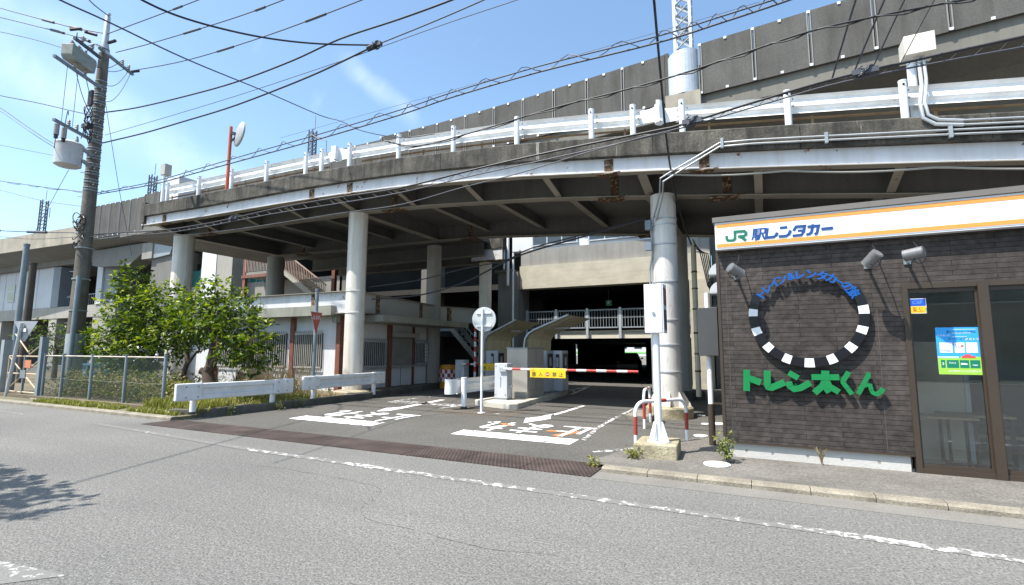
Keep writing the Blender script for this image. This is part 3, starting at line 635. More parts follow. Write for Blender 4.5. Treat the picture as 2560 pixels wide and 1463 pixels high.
# ================================================================== RAILWAY VIADUCT
YV = [(-95, 20.7), (-66, 21.1), (-53, 21.7), (-45, 22.0), (-16, 22.0), (-10, 21.55), (-3, 20.75), (3, 20.15), (12, 19.2), (26, 17.8)]
yv = lambda x: lerp(YV, x)
via = empty('railway_viaduct', (0, 24, 10), 'grey concrete railway viaduct with a tall noise wall behind the ramp', 'viaduct')
def swv(mb, a, b, prof, st=2.):
    n = max(1, int((b-a)/st)); X = [a+(b-a)*i/n for i in range(n+1)]
    return mb.sweep([((x, yv(x), 0), Y3, Z3) for x in X], prof)
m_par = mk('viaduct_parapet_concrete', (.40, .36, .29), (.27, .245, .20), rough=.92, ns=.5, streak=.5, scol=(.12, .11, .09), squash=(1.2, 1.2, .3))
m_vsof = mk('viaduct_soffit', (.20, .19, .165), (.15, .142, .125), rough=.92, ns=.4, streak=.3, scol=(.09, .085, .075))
mb = MB(); swv(mb, -95, -51, [(0, 10.75), (0, 12.2), (.2, 12.2), (.2, 10.75)]); mb.build('parapet', m_par, via)
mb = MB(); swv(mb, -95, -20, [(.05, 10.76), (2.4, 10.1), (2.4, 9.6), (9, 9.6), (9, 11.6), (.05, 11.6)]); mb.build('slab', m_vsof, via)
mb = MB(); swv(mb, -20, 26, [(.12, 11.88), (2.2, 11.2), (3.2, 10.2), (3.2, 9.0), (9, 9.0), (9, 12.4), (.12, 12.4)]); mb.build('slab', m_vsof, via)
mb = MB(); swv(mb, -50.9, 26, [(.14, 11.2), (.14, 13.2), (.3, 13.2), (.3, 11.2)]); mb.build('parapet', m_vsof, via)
PX = [-51, -49.6, -48.2, -46.8, -45.4] + [-43.5+2.0*i for i in range(13)] + [-17.4, -15.5, -13.6, -11.8, -10.1, -8.4, -6.7, -5.0, -3.15, -1.75, .2, 2.05, 3.95, 5.9, 7.9, 9.9, 11.9, 14, 16, 18, 20, 22, 24]
for i in range(len(PX)-1):
    a, b = PX[i], PX[i+1]
    if a == -3.15: continue
    zt = 14.02 if a > -20 else (13.7 if a < -44 else 13.85); z0 = 11.86 if a > -20 else (10.9 if a < -44 else 11.3)
    mb = MB(); d = Vector((b-a, yv(b)-yv(a), 0)).normalized()
    pa = Vector((a, yv(a), 0))+d*.01; pb = Vector((b, yv(b), 0))-d*.01; nn = Vector((-d.y, d.x, 0))
    mb.sweep([(pa, nn, Z3), (pb, nn, Z3)], [(0, z0), (0, zt), (.11, zt), (.11, z0)]); pn = mb.build('noise_panel', m_concp, via)
    q = MB()
    for s_ in (-.055, .055): q.bar(pa+d*s_+Z3*(z0+.03)-nn*.02, pa+d*s_+Z3*(zt-.04)-nn*.02, .035, .03)
    q.mat(1)
    for zz in (z0+.06, zt-.05): q.box(pa.x-.05, pa.x+.05, pa.y-.05, pa.y-.02, zz-.05, zz+.04); q.box((a+b)/2-.05, (a+b)/2+.05, (pa.y+pb.y)/2-.035, (pa.y+pb.y)/2-.002, zz-.05, zz+.04)
    q.build('panel_post', [mk('post_galv', (.24, .24, .235), rough=.6) if 'post_galv' not in bpy.data.materials else bpy.data.materials['post_galv'], m_white], pn)
# metal half barrel round the mast foot
mb = MB(); pr = []
for i in range(17):
    a = math.pi*i/16; pr.append((-2.42-.62*math.cos(a), 20.9-.62*math.sin(a)))
N = len(pr)
vs = [(x, y, 11.95) for x, y in pr]+[(x, y, 13.8+.12*(x+2.4)-.3*((x+2.42)/.62)**2*0) for x, y in pr]
mb.add(vs, [(i, i+1, i+1+N, i+N) for i in range(N-1)]); mb.add([vs[i] for i in range(N)], [tuple(range(N))]); mb.add([vs[i+N] for i in range(N)], [tuple(range(N))])
b_ = mb.build('barrel_cover', mk('zinc_sheet', (.52, .57, .62), (.44, .48, .53), rough=.5, ns=5, metal=.15), via)
mb = MB(); mb.box(-3.1, -1.75, 20.3, 21.2, 11.3, 11.94); mb.build('mast_plinth', m_par, via)
mb = MB(); mb.box(-3.14, -2.98, 20.72, 21.6, 11.4, 14.02); mb.build('noise_panel', m_concp, via)
# lattice catenary masts
m_mast = mk('dark_mast_steel', (.10, .11, .14), rough=.6)
def mast(x, y, z0, z1, w_, arm, lab):
    g = empty('catenary_mast', (x, y, z0), lab, 'catenary mast', 'lattice masts along the viaduct')
    mb = MB(); t = .045*w_/.4
    for sx in (-1, 1):
        for sy in (-1, 1): mb.bar((x+sx*w_/2, y+sy*w_/2, z0), (x+sx*w_/2, y+sy*w_/2, z1), t*1.6, t*1.6)
    mb.build('leg', m_galv if w_ > .6 else m_mast, g); mb = MB(); z = z0; st = w_*.8
    while z < z1-st:
        for sy in (-1, 1):
            mb.bar((x-w_/2, y+sy*w_/2, z), (x+w_/2, y+sy*w_/2, z+st), t, t*.6); mb.bar((x+w_/2, y+sy*w_/2, z), (x-w_/2, y+sy*w_/2, z+st), t*.6, t)
        for sx in (-1, 1): mb.bar((x+sx*w_/2, y-w_/2, z), (x+sx*w_/2, y+w_/2, z+st), t, t*.6)
        z += st
    mb.build('lattice', m_galvd if w_ > .6 else m_mast, g)
    if arm:
        mb = MB(); mb.bar((x+w_/2, y, z1-.5), (x+1.3, y, z1-1.0), .07, .07); mb.bar((x+1.3, y, z1-1.0), (x+1.3, y, z1-1.9), .05, .05); mb.bar((x+w_/2, y, z1), (x+w_/2+.02, y, z1+1.), .04, .04); mb.build('arm', m_galvd, g)
mast(-2.38, 20.95, 12.0, 19.5, .62, False, 'large lattice catenary mast rising from the metal barrel cover')
mast(-26.5, 23.2, 11.6, 16.3, .34, True, 'lattice catenary mast behind the ramp guardrail between the orange mirror and the noise wall')
mast(-45.5, 23.5, 11.6, 16.2, .4, True, 'distant lattice catenary mast beside the white cabinet at the ramp end')
mast(-63.0, 23.0, 11.8, 16.2, .45, True, 'farthest lattice catenary mast, above the bare parapet without noise panels')
# ================================================================== STATION CAR PARK BUILDING (under the viaduct)
bld = empty('station_car_park', (-8, 30, 0), 'dark multi storey car park under the viaduct with a cream beam over its entrance', 'car park')
mb = MB(); mb.box(-11.05, -1.9, 23.2, 23.9, 4.72, 5.9); mb.build('cream_beam', m_cream, bld)
mb = MB(); mb.box(-11.05, -1.9, 23.35, 24.2, 5.91, 6.75); mb.build('wall', m_conc, bld)
mb = MB(); mb.box(-11.6, -1.9, 23.45, 24.2, 6.76, 9.4); wl = mb.build('wall', mk('upper_white_wall', (.62, .63, .64), (.55, .56, .57), rough=.7, ns=1), bld)
for x0 in (-10.4, -7.4):
    q = MB(); q.box(x0, x0+2.4, 23.40, 23.445, 6.98, 8.4); wn = q.build('window', m_glassdark, bld); q = MB()
    for xx in (x0, x0+.8, x0+1.6, x0+2.4): q.box(xx-.03, xx+.03, 23.37, 23.398, 6.98, 8.4)
    q.box(x0-.06, x0+2.46, 23.35, 23.398, 6.92, 6.978); q.build('frame', m_galv, wn)
m_pier = mk('pier_concrete', (.20, .195, .18), (.145, .14, .13), rough=.92, ns=.7, streak=.35, scol=(.13, .125, .115), bump=.2)
mb = MB(); mb.box(-12.2, -11.06, 23.0, 24.4, 0, 5.6); mb.box(-12.35, -11.3, 22.9, 24.4, 5.61, 5.75); mb.build('pier', m_pier, bld)
mb = MB(); mb.box(-2.75, -1.95, 22.9, 24.2, 0, 4.7); mb.build('pier', m_cream, bld)
mb = MB(); mb.box(-1.89, 9, 24.0, 24.3, 0, 11.2); mb.build('wall', m_pier, bld)
for x0 in (-24, -17.5, 4.5): mb = MB(); mb.box(x0-.5, x0+.5, 24.2, 25.2, 0, 9); mb.build('pier', m_pier, bld)
# floors, walls of the interior
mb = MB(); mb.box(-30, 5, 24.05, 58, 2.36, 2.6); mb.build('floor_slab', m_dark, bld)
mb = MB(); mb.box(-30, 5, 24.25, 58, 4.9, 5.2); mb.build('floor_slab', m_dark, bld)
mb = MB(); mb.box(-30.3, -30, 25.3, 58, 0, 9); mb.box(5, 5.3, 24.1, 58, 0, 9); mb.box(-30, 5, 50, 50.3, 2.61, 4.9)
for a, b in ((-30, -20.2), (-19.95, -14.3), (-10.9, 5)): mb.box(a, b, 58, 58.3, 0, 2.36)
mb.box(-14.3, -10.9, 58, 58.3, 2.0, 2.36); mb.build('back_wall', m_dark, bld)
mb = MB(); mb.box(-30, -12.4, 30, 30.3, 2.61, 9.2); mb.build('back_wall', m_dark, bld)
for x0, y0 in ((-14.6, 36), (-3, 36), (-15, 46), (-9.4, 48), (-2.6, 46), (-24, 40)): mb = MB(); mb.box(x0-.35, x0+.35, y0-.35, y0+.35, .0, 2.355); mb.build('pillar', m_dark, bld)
# cream edge beam and railing of the upper level
mb = MB(); mb.box(-9.3, -1.9, 24.0, 24.04, 2.2, 2.52); mb.box(-9.3, -1.9, 23.93, 24.04, 2.53, 2.56); mb.build('edge_beam', mk('cream_edge_beam', (.62, .58, .48), (.54, .50, .41), rough=.6, ns=1), bld)
rl = empty('railing', (-6, 24, 2.6), 'pale steel barred railing on the upper level over the entrance', 'railing')
for k in range(6):
    xc = -10.95+1.63*k; mb = MB(); mb.box(xc-.06, xc+.06, 23.84, 23.92, 2.2, 3.68); mb.build('post', m_galv, rl); mb = MB()
    for z in (2.72, 3.58): mb.box(xc+.1, xc+1.53, 23.85, 23.9, z-.03, z+.03)
    for xx in (xc+.1, xc+1.53): mb.box(xx-.025, xx+.025, 23.85, 23.9, 2.75, 3.55)
    for j in range(1, 10): mb.box(xc+.1+.143*j-.01, xc+.1+.143*j+.01, 23.865, 23.885, 2.75, 3.55)
    mb.box(xc+.1, xc+1.53, 23.886, 23.896, 3.18, 3.21); mb.build('bar_panel', m_galvd, rl)
# pipes on the pier
mb = MB(); mb.cyl((-11.55, 22.85, 4.9), (-11.55, 22.85, 8), .07, n=10); mb.cyl((-11.3, 22.95, 0), (-11.3, 22.95, 6.6), .05, n=10); mb.cyl((-11.75, 22.8, 5.75), (-11.75, 22.8, 7.2), .05, n=10); mb.build('drain_pipe', m_white, bld, smooth=True)
# exit sign
g = empty('exit_sign', (-7.4, 27, 4.2), 'small green emergency exit sign in the dark upper level', 'exit sign')
mb = MB(); mb.box(-7.62, -7.3, 27.0, 27.05, 4.05, 4.36); mb.build('panel', flat('exit_green', (.10, .42, .25)), g); mb = MB(); mb.prism([(0, 0), (.05, .1), (.1, .1), (.06, .16), (.12, .2), (.03, .2), (-.04, .12)], (-7.5, 26.995, 4.1), X3, Z3, -Y3*.004); mb.build('pictogram', flat('exit_white', (.7, .8, .72)), g)
mb = MB(); mb.bar((-7.46, 27.02, 4.36), (-7.46, 27.02, 4.9), .03, .03); mb.build('hanger', m_galvd, g)
# ================================================================== LEFT BUILDING WITH PIERS
lb = empty('station_building', (-55, 26, 0), 'pale two storey station building with concrete piers under the viaduct, behind the utility pole', 'building')
m_pan = mk('pale_metal_panel', (.52, .53, .56), (.46, .47, .50), rough=.6, ns=.8, streak=.15, scol=(.3, .3, .32), squash=(3, 3, .2))
m_pan2 = mk('grey_metal_panel', (.20, .22, .25), (.16, .18, .205), rough=.6, ns=.8)
mb = MB(); mb.box(-90, -62.2, 24.0, 24.3, 5.6, 9.8)
for x in (-73.9, -72.4, -70.2, -67.5, -65.2): mb.box(x-.03, x+.03, 23.97, 23.999, 5.6, 9.8)
wl = mb.build('wall', m_pan, lb)
q = MB(); q.box(-71.6, -70.0, 23.96, 23.99, 6.6, 8.3); wn = q.build('window', m_glassdark, lb); q = MB(); q.box(-71.6, -70.0, 23.93, 23.955, 7.5, 7.6); q.box(-71.7, -69.9, 23.9, 23.955, 6.5, 6.595); q.build('sill', m_galv, wn)
mb = MB(); mb.box(-90, -52.9, 23.9, 24.5, 4.5, 5.59); mb.build('beam', m_conclight, lb)
for a, b, z in ((-62.0, -60.5, 4.49), (-54.0, -50.8, 4.49), (-73.5, -72.2, 4.49)):
    mb = MB(); mb.box(a, b, 23.95, 25.2, 0, z); mb.build('pier', m_conclight, lb)
mb = MB(); mb.box(-61.8, -60.4, 23.85, 25, 5.6, 9.5); mb.build('pier', m_pan2, lb)
mb = MB(); mb.box(-53.6, -52.7, 23.8, 25.4, 5.6, 9.3); mb.mat(1); mb.box(-52.69, -50.3, 23.95, 25.4, 5.6, 9.3); mb.build('pier', [m_pan, m_pan2], lb)
mb = MB(); mb.box(-52.89, -50.3, 23.9, 25.4, 4.5, 5.59); mb.build('beam', m_conclight, lb)
mb = MB(); mb.box(-90, -30, 23.9, 24.6, 9.81, 10.4); mb.build('beam', m_pier, lb)
mb = MB(); mb.box(-95, -30.4, 29, 29.3, 0, 10.3); mb.build('back_wall', m_dark, lb)  # backing wall coloured near-black to paint the shade between the piers
mb = MB(); mb.box(-60.3, -54.1, 24.6, 28.9, 5.2, 5.6); mb.build('floor_slab', m_pier, lb)
mb = MB()
for k in range(18): mb.box(-60.2+k*.35, -60.17+k*.35, 24.55, 24.58, 5.6, 6.7)
mb.box(-60.3, -54.1, 24.53, 24.59, 6.68, 6.74); mb.build('balcony_rail', m_galvd, lb)
mb = MB(); mb.prism([(-50.4, 10.2), (-50.3, 8.9), (-49.2, 8.7), (-44.8, 8.5), (-43.0, 9.4), (-43, 10.2)], (0, 22.9, 0), X3*1.045, Z3, (0, 1.3, 0)); mb.build('pier_cap', m_pier, lb)
mb = MB(); mb.box(-43.7, -41.0, 23.0, 25, 0, 9.4); mb.build('pier', m_pier, lb)
mb = MB(); mb.box(-37.0, -35.35, 22.9, 25, 0, 9.3); mb.mat(1); mb.box(-35.34, -33.6, 22.95, 25, 0, 9.3); mb.build('pier', [m_wallwhite, m_conclight], lb)
mb = MB(); mb.box(-44.6, -43.2, 22.7, 23.6, 8.8, 10.1); mb.mat(1); mb.prism([(0, 0), (2.2, .15), (2.6, 1.0), (2.6, 1.2), (0, 1.2)], (-43.19, 22.8, 8.8), X3, Z3, (0, .7, 0)); mb.build('duct_box', [m_conc, m_galvd], lb)
mb = MB(); mb.box(-40.9, -24.3, 24.2, 24.8, 3.6, 6.45); mb.build('ledge_wall', m_conc, lb)
mb = MB(); mb.box(-30.4, -12.3, 29.3, 29.6, 0, 11); mb.mat(0); mb.box(-24, -12.3, 24.3, 29.2, 8.6, 8.9); mb.build('back_wall', m_dark, lb)  # backing and lid coloured near-black for the shaded recess behind the ramp
# green mesh fence on the ledge
g = empty('mesh_fence', (-34, 24.4, 6.4), 'dark green mesh fence on the concrete ledge beneath the ramp', 'fence')
for a, b in ((-40.5, -37.1), (-33.5, -31.4)):
    mb = MB(); mb.box(a, b, 24.4, 24.42, 6.45, 7.8); mb.build('mesh', mk('green_mesh', (.02, .12, .11), rough=.7, ns=3) if 'green_mesh' not in bpy.data.materials else bpy.data.materials['green_mesh'], g)
    for k in range(4): x = a+(b-a)*k/3; mb = MB(); mb.box(x-.04, x+.04, 24.33, 24.39, 6.45, 7.95); mb.build('post', flat('green_post', (.10, .30, .27)) if 'green_post' not in bpy.data.materials else bpy.data.materials['green_post'], g)
# brown stair
g = empty('brown_staircase', (-28, 23, 0), 'rust brown steel staircase with barred handrail behind the ramp columns', 'staircase')
mb = MB(); mb.box(-31.9, -27.8, 22.6, 24.0, 6.55, 6.85); mb.build('landing', m_conclight, g)
for x in (-31.7, -28.0, -23.4): mb = MB(); mb.box(x-.13, x+.13, 22.55, 22.75, .2, 8.2 if x < -30 else 6.9); mb.build('post', m_brown, g)
mb = MB(); mb.box(-31.9, -27.8, 22.49, 22.55, 6.45, 6.65); mb.build('landing_beam', m_brown, g)
mb = MB()
for k in range(26): x = -31.5+k*.15; mb.box(x-.02, x+.02, 22.5, 22.53, 6.86, 8.0)
mb.box(-31.7, -27.7, 22.48, 22.55, 8.0, 8.08)
def st(x): return 6.85-(x+27.8)*.62
for k in range(26): x = -27.75+k*.15; mb.box(x-.02, x+.02, 22.5, 22.53, st(x), st(x)+1.1)
mb.bar((-27.75, 22.52, st(-27.75)+1.12), (-23.9, 22.52, st(-23.9)+1.12), .06, .06); mb.build('handrail', mk('faded_brown_bars', (.42, .31, .26), (.33, .24, .20), rough=.7, ns=3), g)
mb = MB(); mb.bar((-27.8, 22.6, st(-27.8)-.2), (-23.9, 22.6, st(-23.9)-.2), .06, .34); mb.bar((-27.8, 23.9, st(-27.8)-.2), (-23.9, 23.9, st(-23.9)-.2), .06, .34)
for k in range(13): x = -27.6+k*.3; mb.box(x, x+.28, 22.64, 23.86, st(x)-.12, st(x)-.08)
mb.build('flight', m_cabinet, g)
# dark service stair by the pier
g = empty('service_staircase', (-13, 21, 0), 'dim open steel service stair behind the booth by the pier', 'staircase')
mb = MB(); s0, s1 = Vector((-14.6, 22.3, 2.75)), Vector((-12.2, 22.3, .3))
for dy in (0, 1.0): mb.bar(s0+Y3*dy, s1+Y3*dy, .05, .25)
mb.build('stringer', m_cabinet, g); mb = MB()
for k in range(11): p = s0+(s1-s0)*((k+.5)/11); mb.box(p.x-.13, p.x+.13, 22.34, 23.26, p.z+.02, p.z+.05)
mb.build('tread', m_conclight, g); mb = MB(); mb.bar(s0+Z3*1.0, s1+Z3*1.0, .045, .045)
for k in range(9): p = s0+(s1-s0)*((k+.5)/9); mb.bar(p, p+Z3*1.0, .03, .03)
mb.box(-16.2, -14.5, 22.3, 23.4, 2.6, 2.85); mb.build('handrail', m_galvd, g)
# train beyond the opening
g = empty('commuter_train', (-12, 74, 0), 'pale commuter train with a green stripe seen through the far opening', 'train')
mb = MB(); mb.box(-40, 10, 74, 76.8, .9, 3.8); mb.build('body', mk('train_steel', (.72, .75, .74), rough=.4, ns=1), g); mb = MB(); mb.box(-40, 10, 73.96, 73.99, 1.2, 1.5); mb.build('stripe', flat('train_green', (.25, .55, .2)), g)
for k in range(14):
    mb = MB(); x = -30+k*2.2; mb.box(x, x+1.1, 73.95, 73.99, 1.95, 2.75); mb.build('window', m_glassdark, g)
mb = MB(); mb.box(-40, 10, 69.5, 69.7, .0, .7); tag(mb.build('low_wall', m_conclight), 'low pale wall in front of the train beyond the opening', 'wall')
# ================================================================== BOOTH
bo = empty('attendant_booth', (-16, 15.5, .15), 'low white parking booth with brown posts, barred windows and a flat roof', 'booth')
BX, BY0, BY1, BXL = -13.45, 13.4, 18.7, -22.6
mb = MB(); mb.box(BXL, BX, BY0, BY1, .15, 2.8); mb.build('wall', m_wallwhite, bo)
mb = MB(); mb.box(BXL-.2, BX+.08, BY0-.55, BY1, 2.8, 3.14); mb.build('fascia', m_fascia, bo)
mb = MB(); mb.box(BX+.09, BX+1.55, BY0+.45, BY1+.9, 2.6, 2.84); mb.box(BX-.1, BX+.085, BY0-.3, BY0+.4, 2.56, 2.795); mb.build('canopy', m_fascia, bo)
for x, y in ((BX, BY0), (BX+.02, BY0+2.6), (-15.75, BY0-.02), (-18.1, BY0-.02), (-20.2, BY0-.02)): mb = MB(); mb.box(x-.1, x+.1, y-.09, y+.11, .15, 2.79); mb.build('post', m_brown, bo)
for a, b in ((BY0+4.15, BY0+4.27), (BY1-.13, BY1+.02)): mb = MB(); mb.box(BX+.001, BX+.05, a, b, .15, 2.59); mb.build('post', m_brown, bo)
def grille(face, a, b, z0, z1, n):
    q = MB()
    if face == 'F': q.box(a, b, BY0-.02, BY0-.002, z0, z1)
    else: q.box(BX+.002, BX+.02, a, b, z0, z1)
    wn = q.build('window', m_glassdark, bo); q = MB()
    for k in range(n+1):
        t = a+(b-a)*k/n
        if face == 'F': q.box(t-.012, t+.012, BY0-.09, BY0-.066, z0-.1, z1+.1)
        else: q.box(BX+.07, BX+.094, t-.012, t+.012, z0-.1, z1+.1)
    for z in (z0+.02, z1-.02):
        if face == 'F': q.box(a, b, BY0-.112, BY0-.092, z-.03, z+.03)
        else: q.box(BX+.096, BX+.116, a, b, z-.03, z+.03)
    q.build('grille', m_cabinet if face == 'F' else m_galv, wn)
grille('F', -15.6, -14.25, .95, 2.2, 14); grille('F', -18.0, -16.1, .95, 2.2, 16); grille('F', -20.1, -18.4, .95, 2.2, 14)
grille('R', BY0+1.15, BY0+2.42, .95, 1.95, 12); grille('R', BY0+4.3, BY1-.2, 1.0, 1.95, 8); grille('R', BY0+.15, BY0+.5, .95, 1.95, 3)
mb = MB(); mb.box(BX+.002, BX+.05, BY0+2.75, BY0+4.1, 1.0, 2.1)
for k in range(27): mb.box(BX+.051, BX+.062, BY0+2.78, BY0+4.07, 1.02+k*.04, 1.045+k*.04)
sh = mb.build('shutter', m_shutter, bo); mb = MB(); mb.box(BX+.002, BX+.3, BY0+2.7, BY0+4.3, 2.12, 2.3); mb.build('shutter_box', m_cabinet, sh); mb = MB(); mb.box(BX+.002, BX+.12, BY0+2.7, BY0+4.12, .9, .985); mb.build('counter_sill', m_cabinet, sh)
mb = MB(); mb.box(BX+.002, BX+.02, BY0+3.4, BY0+3.43, .16, .9); mb.build('panel_joint', m_galvd, bo)
mb = MB(); mb.cyl((BX+.14, BY1+.02, .15), (BX+.14, BY1+.02, 2.6), .04, n=8); mb.build('downpipe', m_cabinet, bo)
mb = MB(); mb.box(BX+.12, BX+.13, BY1-.38, BY1-.2, 1.1, 1.85); sg = mb.build('notice', m_white, bo)
q = MB()
for k, ch in enumerate('定期券発売'): text_mb(q, ch, (BX+.131, BY1-.29, 1.75-k*.15), Y3, Z3, X3, .12, .002, .01)
q.build('lettering', m_txt, sg)
mb = MB(); mb.box(BXL, -13.7, 13.5, 14.1, 3.141, 3.2); mb.build('roof_edge', m_galvd, bo)
# floodlight on the brace beam
g = empty('floodlight', (-17.2, 12.9, 3.3), 'small grey floodlight on the white bracing beam over the booth', 'floodlight')
mb = MB(); mb.bar((-17.2, 12.98, 3.75), (-17.2, 12.98, 3.2), .03, .03); mb.build('bracket', m_galvd, g); mb = MB(); mb.bar((-17.75, 12.75, 3.28), (-17.2, 12.75, 3.18), .3, .09); mb.build('lamp_head', m_machine, g, bevel=.01)
# ================================================================== GROUND GUARDRAILS
BOXPROF = [(0, .19), (.07, .19), (.085, .175), (.085, .085), (.02, .06), (.02, -.06), (.085, -.085), (.085, -.175), (.07, -.19), (0, -.19)]
def ground_rail(name, y0, y1, x, zc0, zc1, posts, lab, zb_, sgn=1, ends=(True, True)):
    g = empty(name, (x, (y0+y1)/2, zb_), lab, 'guardrail', 'white guardrails at the car park entrance')
    zc = lambda y: zc0+(zc1-zc0)*(y-y0)/(y1-y0)
    mb = MB(); mb.sweep([((x, y, zc(y)), X3*sgn, Z3) for y in (y0+.3, y1-.3)], BOXPROF)
    mb.build('rail', m_railwhite, g)
    for e, s_ in ((y0, 1), (y1, -1)):
        if not ends[0 if s_ > 0 else 1]: continue
        mb = MB(); mb.sweep([((x, e+s_*q, zc(e)), X3*sgn, Z3) for q in (0, .12, .32, .62)], [(-.0, .2), (.1, .2), (.1, -.2), (-.0, -.2)])
        if e == y1: mb.sweep([((x, e, zc(e)), Y3, Z3), ((x-.18*sgn, e-.02, zc(e)), Y3, Z3)], [(-.1, .2), (-.02, .2), (-.02, -.2), (-.1, -.2)])
        ec = mb.build('end_plate', m_railwhite, g, bevel=.03); q = MB()
        for yy in (.22, .5):
            for zz in (-.12, .12): q.cyl((x+sgn*.1, e+s_*yy, zc(e)+zz), (x+sgn*.115, e+s_*yy, zc(e)+zz), .018, n=8)
        q.build('bolt', m_galvd, ec)
    for y in posts:
        mb = MB(); mb.cyl((x-.06*sgn, y, zb_), (x-.06*sgn, y, zc(y)+.1), .07, n=16); mb.build('post', m_white, g, smooth=True)
ground_rail('guardrail', 7.0, 10.2, -12.0, .62, .6, [7.5, 9.65], 'white guardrail beside the leaning chain link fence, in front of the tree', .15)
ground_rail('guardrail', 10.45, 13.95, -11.9, .64, .66, [10.95, 13.55], 'white guardrail in front of the booth and the white column', .1)
# island rail: the curved end faces the street
g = empty('guardrail', (-7.5, 12.8, 0), 'short white guardrail with a rounded end on the traffic island', 'guardrail', 'white guardrails at the car park entrance')
mb = MB(); mb.sweep([((-7.55, 11.85, .62), X3, Z3), ((-7.55, 14.3, .62), X3, Z3)], WPROF); mb.build('rail', m_railwhite, g)
mb = MB(); fr = []
for i in range(13):
    a = math.pi*(i/12); c, s_ = math.cos(a), math.sin(a); fr.append(((-7.68+.14*c, 11.75-.15*s_, .62), Vector((c, -s_, 0)), Z3))
mb.sweep(fr, [(0, .2), (.014, .2), (.014, -.2), (0, -.2)]); mb.sweep([((-7.54, 11.75, .62), X3, Z3), ((-7.54, 12.2, .62), X3, Z3)], [(-.006, .18), (.006, .18), (.006, -.18), (-.006, -.18)])
mb.build('end_cap', m_railwhite, g, smooth=True)
for y in (12.0, 14.1): mb = MB(); mb.cyl((-7.4, y, 0), (-7.4, y, .84), .08, n=18); mb.cyl((-7.4, y, .84), (-7.4, y, .86), .084, n=18); mb.build('post', m_white, g, smooth=True)
mb = MB(); mb.cyl((-7.4, 12.0, .0), (-7.4, 12.0, .08), .095, n=16); mb.build('post_collar', m_blackp, g)
# ================================================================== SIGNS
g = empty('round_road_sign', (-6.55, 11.48, 0), 'round road sign seen from its grey back on a thin white pole', 'road sign')
mb = MB(); mb.cyl((-6.55, 11.48, 0), (-6.55, 11.48, 2.68), .032, n=14); mb.cyl((-6.55, 11.48, 0), (-6.55, 11.48, .02), .1, n=14); mb.build('pole', m_white, g, smooth=True)
nrm = Vector((.25, -.97, 0)).normalized(); tx = Vector((.97, .25, 0)).normalized(); cc = Vector((-6.53, 11.53, 2.41))
mb = MB(); P = [(.315*math.cos(2*math.pi*i/40), .315*math.sin(2*math.pi*i/40)) for i in range(40)]; mb.prism(P, cc, tx, Z3, -nrm*.012)
P2 = [(.322*math.cos(2*math.pi*i/40), .322*math.sin(2*math.pi*i/40)) for i in range(40)]; mb.mat(1); mb.prism(P2, cc-nrm*.0125, tx, Z3, -nrm*.008)
mb.build('disc', [mk('sign_back', (.52, .54, .53), (.48, .50, .49), rough=.5, ns=4), m_white], g)
mb = MB()
for z in (2.58, 2.24): mb.bar(cc+Z3*(z-2.41)-tx*.2+nrm*.015, cc+Z3*(z-2.41)+tx*.2+nrm*.015, .03, .045)
mb.build('bracket', m_white, g)
g = empty('stop_sign', (-12.37, 11.3, .16), 'red triangular stop sign turned edge on, on a grey post behind the guardrail', 'road sign')
mb = MB(); mb.cyl((-12.42, 11.35, .12), (-12.42, 11.35, 3.42), .055, n=14); mb.cyl((-12.42, 11.35, 3.42), (-12.42, 11.35, 3.5), .062, n=14); mb.build('pole', m_bluegrey, g, smooth=True)
mb = MB(); n2 = Vector((.955, .297, 0)); t2 = Vector((-.297, .955, 0)); c2 = Vector((-12.35, 11.30, 2.5))
tri = [(-.32, .25), (.32, .25), (0, -.42)]; mb.prism(tri, c2, t2, Z3, n2*.01); mb.mat(1); mb.prism([(p[0]*1.08, p[1]*1.07) for p in tri], c2-n2*.006, t2, Z3, n2*.005)
pl = mb.build('plate', [mk('faded_sign_red', (.42, .08, .06), (.36, .07, .05), rough=.4, ns=4), m_white], g); mb = MB(); text_mb(mb, '止まれ', c2+n2*.0105+Z3*.1, t2, Z3, n2, .15, .001, .012); mb.build('lettering', m_white, pl)
